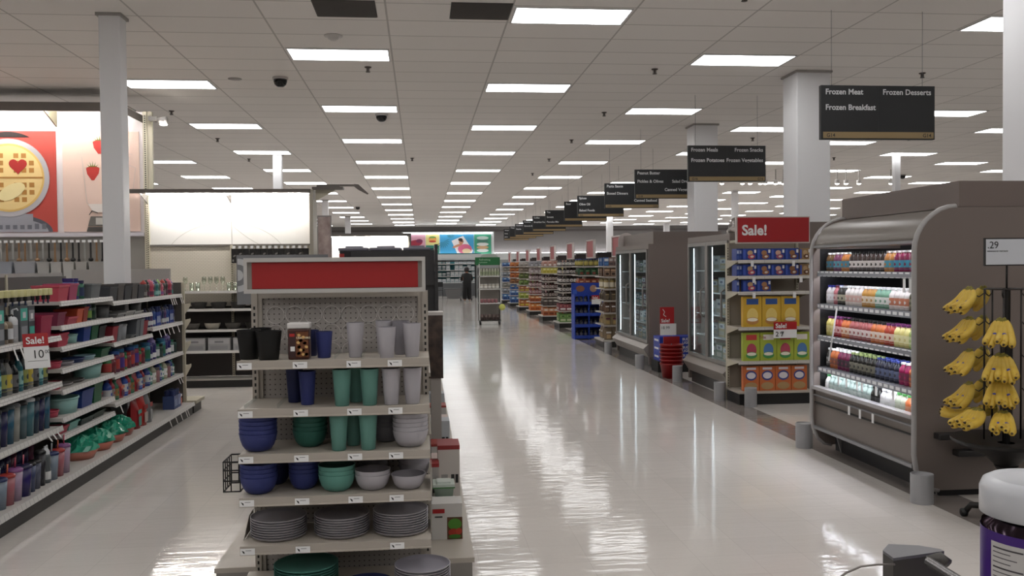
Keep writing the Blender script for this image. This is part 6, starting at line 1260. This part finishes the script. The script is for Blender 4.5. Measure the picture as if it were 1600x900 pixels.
aisle_run(5, 33.4, S7, [bx(.18, .24, 'a84a1f', 'band', 'c07a3a', 'c8b02a', 'e6c8a0', 'carton', 'rust'), bx(.18, .22, '9aa83a', 'band', 'b8c050', '6a7a20', 'd8d8a0', 'carton', 'lime'), bx(.18, .2, '8a3a2a', 'band', 'c0803a', 'b8a83a', 'e6c8a0', 'carton', 'red brown'), po(.16, .2, '6a8a3a', '8aa850', '4a5a20', 'bag', 'green'), po(.16, .22, '5a6a30', '8a9a50', '4a5a20', 'bag', 'olive'), po(.16, .22, '8a7a6a', 'a09080', '6a5a4a', 'bag', 'tan'), po(.16, .2, 'a09a94', 'b8b0a8', '8a8078', 'bag', 'pale')], name='sixth grocery shelving run of lime and rust coloured cartons')
aisle_run(6, 36.8, S7, [bx(.2, .26, '2a5aa0', 'band', '5a90c8', '1a3a70', 'c8d8e8', 'carton', 'blue'), bx(.2, .22, '3a6ab0', 'band', '8ab0d8', '2a4a80', 'c8d8e8', 'carton', 'bright blue'), po(.2, .2, '3a6ab0', 'c8b05a', '2a4a80', 'bag', 'sky blue'), po(.2, .22, '8a5a30', 'c07a3a', '6a3a20', 'bag', 'brown'), po(.2, .22, 'b85a1f', 'd88a3a', '8a3a12', 'bag', 'orange'), po(.2, .22, 'b8601f', 'd88a3a', '8a3a12', 'bag', 'deep orange'), po(.2, .22, 'c06a2a', 'd88a3a', '8a3a12', 'bag', 'amber')], name='seventh grocery shelving run, orange bags above blue cartons')
aisle_run(7, 40.2, S7, [bx(.2, .26, '2a5aa0', 'band', '5a90c8', '1a3a70', 'c8d8e8', 'carton', 'blue'), bx(.2, .22, '7a8088', 'band', 'a0a8b0', '5a6068', 'c8d8e8', 'carton', 'grey'), po(.2, .2, '8a8a84', 'b0b0a8', '6a6a60', 'bag', 'grey')], name='farthest grocery shelving run of blue and grey goods')
# blue shipper display in front of the second run
t = empty('shipper_display', 'tall royal blue cardboard display of dark jars with a Sale! card', 'display', (3.72, 19.85, 0)); BD = M('1f3f9f', .5, 0, 'blue_cardboard')
MB().box(-.33, .33, .16, .2, 0, 1.25, BD).build('back_board', t); m = MB()
for x in (-.33, -.01, .31): m.box(x, x+.02, -.2, .1595, 0, 1.0, BD)
for i, x in enumerate((-.33, -.01, .31)): MB().box(x, x+.02, -.2, .1595, 0, 1.0, BD).build('side_wall', t)
for k_, z in enumerate((.02, .27, .52, .77)):
    tr = MB().box(-.309, -.011, -.19, .159, z, z+.015, BD); tr.box(-.309, -.011, -.2, -.19, z, z+.07, BD); tr.build('tray', t); tr = MB().box(.0105, .309, -.19, .159, z, z+.015, BD); tr.box(.0105, .309, -.2, -.19, z, z+.07, BD); tr.build('tray', t)
    for sx in range(2):
        for j in range(3):
            place('dark_jar', flatten(jar(.04, .17, '1c1c22', '12141a', '5a5a6a')), (3.72-.26+sx*.32+j*.1, 19.74, z+.0156), 0, f'dark jar, {nth(j+1)} in the {["left", "right"][sx]} half of the {["lowest", "second", "third", "top"][k_]} blue display tray', 'jar', 'dark jars in the blue display')
m = MB(); p = Print(m, (-.33, .1595, 0), XR, ZU); p.ell(.2, 1.12, .1, .07, M('8a5a40', .5)); p.ell(.5, 1.12, .08, .08, M('b08a70', .5)); p.rect(.03, .12, 1.0, 1.1, M('3a60c0', .5)); m.build('header_print', t)
cd_ = MB().box(.06, .3, -.21, -.205, .78, .98, WHITE).build('price_panel', t); MB().box(.06, .3, -.2125, -.2105, .89, .98, RED).build('sale_panel', cd_); text('Sale!', .07, (.075, -.213, .905), XR, ZU, WHITE, cd_, bold=.02)
# ------------------------------------------------------------------ hanging aisle signs
SGB = M('1b1c1e', .5, 0, 'sign_black'); SGT = M('8f7a56', .5, 0, 'sign_tan'); LT = M('d0d0d2', .5, 0, 'sign_lettering')
SG = [(8.63, ['Frozen Meat', 'Frozen Breakfast'], ['Frozen Desserts'], 'G14', 'nearest black aisle sign reading Frozen Meat and Frozen Desserts'),
      (13.1, ['Frozen Meals', 'Frozen Potatoes'], ['Frozen Snacks', 'Frozen Vegetables'], 'G16', 'second black aisle sign reading Frozen Meals and Frozen Snacks'),
      (16.44, ['Peanut Butter', 'Pickles & Olives'], ['', 'Salad Dressing', 'Canned Vegetables'], 'G18', 'third black aisle sign reading Peanut Butter, partly behind a column'),
      (19.2, ['Pasta Sauce', 'Boxed Dinners'], ['', '', 'Canned Seafood'], 'G20', 'fourth black aisle sign reading Pasta Sauce'),
      (22.6, ['Spices', 'Olive Oil', 'Baked Foods'], [], 'G22', 'fifth black aisle sign reading Spices'), (24.7, ['Beer'], [], '', 'sixth black aisle sign with a single word'),
      (28.5, ['Tea', 'Sweets', 'Pancake Mix'], [], '', 'seventh black aisle sign reading Tea'), (31.8, ['Coffee', 'Breakfast Foods'], [], '', 'eighth black aisle sign, small'), (34.8, ['Cookies', 'Granola Bars'], [], '', 'ninth black aisle sign, smaller'),
      (37.7, ['Crackers', 'Snacks'], [], '', 'tenth black aisle sign, tiny'), (40.1, ['Chips'], [], '', 'eleventh black aisle sign, tiny'), (42.9, ['Water', 'Soda', 'Juice'], [], '', 'farthest black aisle sign at the left end of the row')]
for i, (y, L_, R_, code, lab) in enumerate(SG):
    t = empty('aisle_sign', lab, 'sign', (4.0, y, 2.885), 0, 'hanging aisle signs'); W_, H_ = 1.2, .54
    MB().box(0, W_, 0, .05, .0, H_, SGB).build('sign_board', t, .003); MB().box(.02, W_-.015, -.004, -.0005, .012, .075, SGT).build('tan_band', t)
    for x in (.12, W_-.12): MB().tube([(x, .025, H_+.0), (x, .025, CZ-2.885-.001)], .0025, M('77757a', .4, .5), 5).build('hanger_wire', t)
    for x in (.0,): MB().box(W_*.5-.001, W_*.5+.001, -.0012, -.0003, .085, H_-.01, M('2a2b2e', .4)).build('panel_joint', t)
    for j, s_ in enumerate(L_): text(s_, .077, (.045, -.001, H_-.09-j*.155), XR, ZU, LT, t, bold=.024)
    for j, s_ in enumerate(R_):
        if s_: text(s_ , .077, (W_-.04, -.001, H_-.09-j*.155), XR, ZU, LT, t, align='RIGHT', bold=.018)
    if code: text(code, .052, (.055, -.0045, .024), XR, ZU, INK, t, bold=.01); text(code, .052, (W_-.04, -.0045, .024), XR, ZU, INK, t, align='RIGHT', bold=.01)
# ------------------------------------------------------------------ white wheeled rack
rk = empty('wheeled_rack', 'white wheeled rack of small goods under a green sign in the main aisle', 'rack', (1.93, 25.2, 0)); WR = M('c9c9c6', .4, 0, 'white_rack')
for x in (-.3, .3):
    for y in (-.2, .2): MB().box(x-.014, x+.014, y-.014, y+.014, .12, 1.72, WR).build('post', rk)
for i, z in enumerate((.14, .62, 1.02, 1.38)): MB().box(-.314, .314, -.214, .214, z-.03, z, WR if i else M('3a3836', .5)).build('shelf', rk)
MB().box(-.314, .314, .186, .19, .14, 1.6, M('8f8a84', .5)).build('back_sheet', rk)
for x in (-.27, .27):
    for y in (-.17, .17): MB().tube([(x-.015, y, .0505), (x+.015, y, .0505)], .05, BLACK, 14).build('caster', rk)
gs = MB().box(-.4, .3, -.02, .0, 1.68, 1.9, M('1f6a3a', .5, 0, 'green_board')).build('green_sign', rk); text('Refreshing', .075, (-.29, -.021, 1.81), XR, ZU, M('9ac0a0', .5), gs, bold=.01); text('hydration', .06, (-.29, -.021, 1.74), XR, ZU, M('9ac0a0', .5), gs, bold=.01)
MB().prism([(.25*cos(pi*i/12), .01, 1.901+.1*sin(pi*i/12)) for i in range(13)], (0, .02, 0), M('a8b0a8', .5)).build('arched_top', rk)
MB().lathe([(.0, 0), (.09, 0), None, (.09, .012), (0, .012)], M('c8cc6a', .5), n=20).build('round_tag', rk).matrix_local = Matrix.Translation((.33, -.22, .5)) @ Matrix.Rotation(pi/2, 4, 'X')
for k_, (z, args, w_, nm, cw, cat) in enumerate(((.14, (pouch, (.1, .08, .16, '5a4440', '8a7a70', '3a2a2a')), .11, 'small pouch', 'dark', 'bag'), (.62, (jar, (.045, .11, 'a86a70', 'c08a8a', '')), .1, 'pink jar', 'short', 'jar'), (1.02, (jar, (.05, .13, 'b8b0a0', 'd0ccc4', 'e0dcd4')), .11, 'cream jar', 'round', 'jar'), (1.38, (bottle, (.035, .2, 'b0b49a', 'c9cdb8', '8a9a70')), .08, 'drink bottle', 'pale green', 'bottle'))):
    for j in range(int(.56/w_)): place(nm.replace(' ', '_'), flatten(args[0](*args[1])), (1.93-.28+w_/2+j*w_, 25.1, z+.0006), 0, f'{cw} {nm}, {nth(j+1)} from the left on the {["bottom", "second", "third", "top"][k_]} shelf of the wheeled rack', cat, 'goods on the wheeled rack')
# ------------------------------------------------------------------ far end: lit picture band, doorway bay, shopper
bd = empty('picture_band', 'lit white fascia band on the back wall above the doorway', 'fascia', (1.7, 54.2, 2.2)); MB().box(-2.8, 2.75, 0, .1, 0, 1.52, M('d8dcdc', .5)).build('fascia_board', bd)
MB().box(-2.8, 2.75, -.14, -.1, 1.5, 1.56, M('b5b5b5', .5)).build('lamp_cover', bd); MB().tube([(-2.7, -.12, .02), (2.65, -.12, .02)], .04, M('f4fbff', .4, 0, 'fascia_lamp', emit=14), 8).build('lamp_tube', bd); MB().tube([(-2.7, -.12, 1.47), (2.65, -.12, 1.47)], .02, M('f4fbff', .4, 0, 'fascia_lamp2', emit=10), 8).build('lamp_tube', bd)
m = MB()
for x in (-2.7, 2.65): m.box(x, x+.03, -.12, .0, 1.48, 1.5, WHITE)
m.build('lamp_arm', bd)
def pic(label, x0, x1, z0, z1, bg):
    t = empty('wall_picture', label, 'picture', (x0, 54.17, z0)); MB().box(0, x1-x0, 0, .02, 0, z1-z0, M(bg, .6)).build('sheet', t); m = MB(); return t, m, Print(m, (0, -.002, 0), XR, ZU, .002)
t, m, p = pic('pink picture of red fruit at the left of the lit band', -.95, .3, 2.5, 3.58, 'd8a0b0'); p.ell(.6, .55, .5, .2, M('a02a40', .5), .2); p.ell(.45, .2, .45, .18, M('e0d0d8', .5), -.1); p.ell(.9, .7, .2, .12, M('7a2a50', .5)); m.build('print', t)
t, m, p = pic('pale yellow picture of a sandwich on the lit band', .34, 1.14, 2.95, 3.58, 'e0d48a'); p.ell(.4, .4, .22, .14, M('d0503a', .5)); p.ell(.4, .33, .24, .1, M('e0a050', .5)); p.ell(.4, .22, .22, .06, M('b83a2a', .5)); p.ell(.4, .47, .2, .06, M('6a9a4a', .5)); m.build('print', t)
t, m, p = pic('small teal picture below the yellow sandwich picture', .34, 1.14, 2.45, 2.93, '2f7a68'); p.ell(.3, .2, .25, .1, M('1a3a38', .5), .3); p.ell(.6, .25, .12, .12, M('8ab0a0', .5)); m.build('print', t)
t, m, p = pic('blue picture of a reclining person on a pink towel with palm leaves', 1.18, 3.22, 2.4, 3.58, '3f9ac8')
DG = M('1f5a3a', .5, 0, 'leaf_green')
for j in range(9):
    a = radians(200+j*22); p.poly([(.2, .75), (.2+.42*cos(a)-.02*sin(a), .75+.42*sin(a)+.02*cos(a)), (.2+.3*cos(a+.15), .75+.3*sin(a+.15))], DG, j == 0)
for j in range(6):
    a = radians(190+j*30); p.poly([(.65, 1.16), (.65+.25*cos(a)-.02*sin(a), 1.16+.2*sin(a)), (.65+.18*cos(a+.25), 1.16+.16*sin(a+.25))], DG, False)
p.poly([(.7, .8), (1.4, 1.1), (2.0, .2), (1.9, .0), (1.05, .0)], M('e6e0e0', .5)); p.ell(1.5, .3, .42, .3, M('d86a8a', .5)); p.ell(1.05, .5, .32, .07, M('c88a6a', .5), .35); p.ell(1.28, .75, .14, .17, M('c88a6a', .5)); p.ell(1.24, .87, .14, .09, M('2a1c18', .5)); p.rect(1.24, 1.42, .74, .79, INK); p.ell(1.6, .18, .26, .15, M('e0c8a0', .5)); m.build('print', t)
t, m, p = pic('green picture of stacked sandwich cookies at the right of the lit band', 3.26, 4.28, 2.4, 3.58, '3f9a78')
for j, c_ in enumerate(('d8dcd8', 'c8a078', 'e0e0dc', '4a7a6a', 'c9d8d0')): p.ell(.5, .2+j*.19, .36, .1, M(c_, .5))
m.build('print', t)
# doorway bay with black frame and stocked shelves behind
dw = empty('doorway_frame', 'black framed opening below the lit pictures with stocked shelves behind', 'doorway', (1.9, 47.2, 0)); DF = M('1a1a1b', .5, 0, 'black_frame')
for a, b, c_, d_ in ((-1.15, 1.02, 1.9, 1.98), (.94, 1.02, 0, 1.9), (-1.15, -1.07, 0, 1.9)): MB().box(a, b, 0, .12, c_, d_, DF).build('frame_member', dw)
wf = empty('fascia_wall', 'pale fascia wall above and beside the black doorway frame', 'partition', (1.9, 47.33, 0)); MB().box(-2.9, 3.1, 0, .05, 1.99, 2.3, M('c9cccc', .5)).build('lintel', wf); MB().box(1.03, 3.1, 0, .05, 0, 1.99, M('8d9090', .5)).build('side_wall', wf)
bs2 = empty('towel_shelves', 'teal and white stocked shelf wall seen through the black doorway', 'shelving', (1.9, 50.5, 0)); MB().box(-1.5, 1.5, 0, .1, 0, 2.4, M('2f6f78', .6)).build('back_wall', bs2)
for z in (.75, 1.1, 1.45, 1.8): MB().box(-1.45, 1.45, -.4, -.0005, z-.03, z, WR).build('shelf', bs2)
MB().box(-1.45, 1.45, -.45, -.001, 0, .719, M('5a5c5e', .5)).build('counter', bs2)
rnd = random.Random(3)
for k_, z in enumerate((.75, 1.1, 1.45, 1.8)):
    for j in range(12):
        c1 = ['c9cfd0', '8a9a90', '3a4a48', 'b8c4c8', 'd8dce0'][rnd.randrange(5)] if j < 5 else 'd0d8dc'
        if j == 5 and k_ > 1: continue
        place('folded_towels', flatten(carton(.2, .2, round(rnd.choice((.2, .26)), 2), c1, 'band', 'aab4b8', '98a4a8', 'c9cdd0')), (1.9-1.3+j*.235, 50.3, z+.0006), 0, f'{"white" if j > 4 else "grey green"} folded goods, {nth(j+1)} from the left on the {["lowest", "second", "third", "top"][k_]} shelf behind the doorway', 'folded goods', 'folded goods behind the doorway')
t = empty('checkout_bin', 'grey flared bin standing in front of the doorway', 'bin', (1.68, 46.4, 0)); MB().frustum(0, 0, 0, .5, .6, .5, .9, .7, M('6a6a6a', .5, 0, 'grey_bin')).build('bin_body', t); MB().box(-.47, .47, -.37, .37, .5005, .53, M('505052', .5)).build('rim', t)
for x, lab in ((.95, 'dark cafe chair left of the grey bin'), (2.35, 'dark cafe chair right of the grey bin')):
    t = empty('cafe_chair', lab, 'chair', (x, 47.0-.45, 0)); CH = M('19191a', .5, 0, 'chair_black'); MB().box(-.2, .2, -.2, .2, .43, .46, CH).build('seat', t); MB().box(-.2, .2, .18, .21, .6, .85, CH).build('backrest', t)
    for a in (-.18, .18):
        MB().tube([(a, -.18, 0), (a, -.18, .4295)], .014, CH, 6).build('leg', t); MB().tube([(a, .19, 0), (a, .19, .4295)], .014, CH, 6).build('leg', t); MB().tube([(a, .19, .46), (a, .195, .62)], .012, CH, 6).build('back_post', t)
# shopper seen from behind, leaning on a cart
pn = empty('person', 'person in long black clothes seen from behind pushing a cart far down the aisle', 'person', (2.17, 42.2, 0)); CL = M('121214', .8, 0, 'black_cloth'); SKN = M('8a5f48', .6, 0, 'skin')
def skin_body(name, pts, edges, mat, parent):
    me = bpy.data.meshes.new(name); me.from_pydata([p_[:3] for p_ in pts], edges, []); me.materials.append(mat); o = link(name, me, parent)
    md = o.modifiers.new('skin', 'SKIN'); md.use_smooth_shade = True
    for v, p_ in zip(me.skin_vertices[0].data, pts): v.radius = (p_[3], p_[4] if len(p_) > 4 else p_[3])
    me.skin_vertices[0].data[0].use_root = True
    sb = o.modifiers.new('sub', 'SUBSURF'); sb.levels = 2; sb.render_levels = 2; return o
P_ = [(0, 0, .82, .17, .13), (0, .03, 1.02, .16, .12), (0, .09, 1.2, .2, .13), (0, .14, 1.31, .09, .08), (0, .19, 1.39, .055), (0, .23, 1.5, .095, .1), (-.19, .13, 1.24, .07), (-.25, .22, 1.02, .05), (-.2, .46, .98, .035), (.19, .13, 1.24, .07), (.25, .22, 1.02, .05), (.2, .46, .98, .035),
      (-.1, 0, .72, .1), (-.11, .03, .44, .07), (-.11, -.02, .09, .05), (-.11, .1, .045, .04), (.1, 0, .72, .1), (.12, .1, .44, .07), (.12, .1, .09, .05), (.12, .22, .045, .04)]
skin_body('body', P_, [(0, 1), (1, 2), (2, 3), (3, 4), (4, 5), (2, 6), (6, 7), (7, 8), (2, 9), (9, 10), (10, 11), (0, 12), (12, 13), (13, 14), (14, 15), (0, 16), (16, 17), (17, 18), (18, 19)], SKN, pn)
Q_ = [(0, 0, .82, .19, .15), (0, .03, 1.02, .18, .14), (0, .09, 1.2, .22, .15), (0, .14, 1.32, .11, .1), (-.19, .13, 1.24, .085), (-.25, .22, 1.02, .065), (-.2, .43, .985, .045), (.19, .13, 1.24, .085), (.25, .22, 1.02, .065), (.2, .43, .985, .045), (-.09, 0, .7, .13), (-.1, .02, .3, .11), (-.1, .0, .08, .1), (.09, .02, .7, .13), (.11, .08, .3, .11), (.11, .1, .08, .1)]
skin_body('clothing', Q_, [(0, 1), (1, 2), (2, 3), (2, 4), (4, 5), (5, 6), (2, 7), (7, 8), (8, 9), (0, 10), (10, 11), (11, 12), (0, 13), (13, 14), (14, 15)], CL, pn)
MB().lathe([(0, -.16), (.07, -.14), (.11, -.06), (.118, .03), (.09, .1), (0, .13)], M('161214', .7, 0, 'dark_hair'), (0, .21, 1.5), 18).build('hair', pn)
sc2 = empty('shopping_cart', 'shopping cart pushed by the person far down the aisle', 'shopping cart', (2.17, 42.9, 0)); CM = M('6a6a6e', .4, .6, 'cart_wire'); m = MB()
for z in (.5, .6, .7, .8, .9): m.tube([(-.27, -.15, z), (.27, -.15, z), (.24, .6, z), (-.24, .6, z)], .008, CM, 5, True)
for i in range(7): x = -.27+.09*i; m.tube([(x, -.15, .5), (x, -.15, .9)], .006, CM, 5); m.tube([(x*.88, .6, .5), (x*.88, .6, .9)], .006, CM, 5); m.tube([(x, -.15, .5), (x*.88, .6, .5)], .006, CM, 5)
m.build('basket', sc2); MB().tube([(-.28, -.2, 1.0), (.28, -.2, 1.0)], .018, M('a02a2a', .5), 8).build('handle', sc2); m = MB()
for x in (-.27, .27): m.tube([(x, -.2, 1.0), (x, -.15, .9)], .01, CM, 6); m.tube([(x, -.15, .5), (x, -.1, .15), (x*.9, .6, .13)], .012, CM, 6)
m.build('frame', sc2)
for x in (-.26, .26):
    for y in (-.08, .55): MB().tube([(x-.015, y, .0605), (x+.015, y, .0605)], .06, BLACK, 12).build('wheel', sc2)
# wall washers hidden behind the tall shelf tops along the back wall
wl = empty('wall_washer', 'long white cove light washing the back wall behind the grocery runs', 'light', (12, 56.62, 2.42)); MB().box(-8.0, 13, .0, .2, -.06, 0, M('c9c9c9', .5)).build('tray', wl); MB().tube([(-7.9, .12, .035), (12.9, .12, .035)], .03, M('fbfbff', .4, 0, 'cove_lamp', emit=16), 8).build('lamp_tube', wl)
tw = empty('cove_partition', 'white partition carrying the cove light before the back wall', 'partition', (12, 56.5, 0)); MB().box(-8, 13, 0, .09, 0, 2.47, M('b9b9b9', .5)).build('panel', tw); MB().box(-8, 13, .0905, .35, 2.3, 2.3595, M('b9b9b9', .5)).build('bracket_ledge', tw)
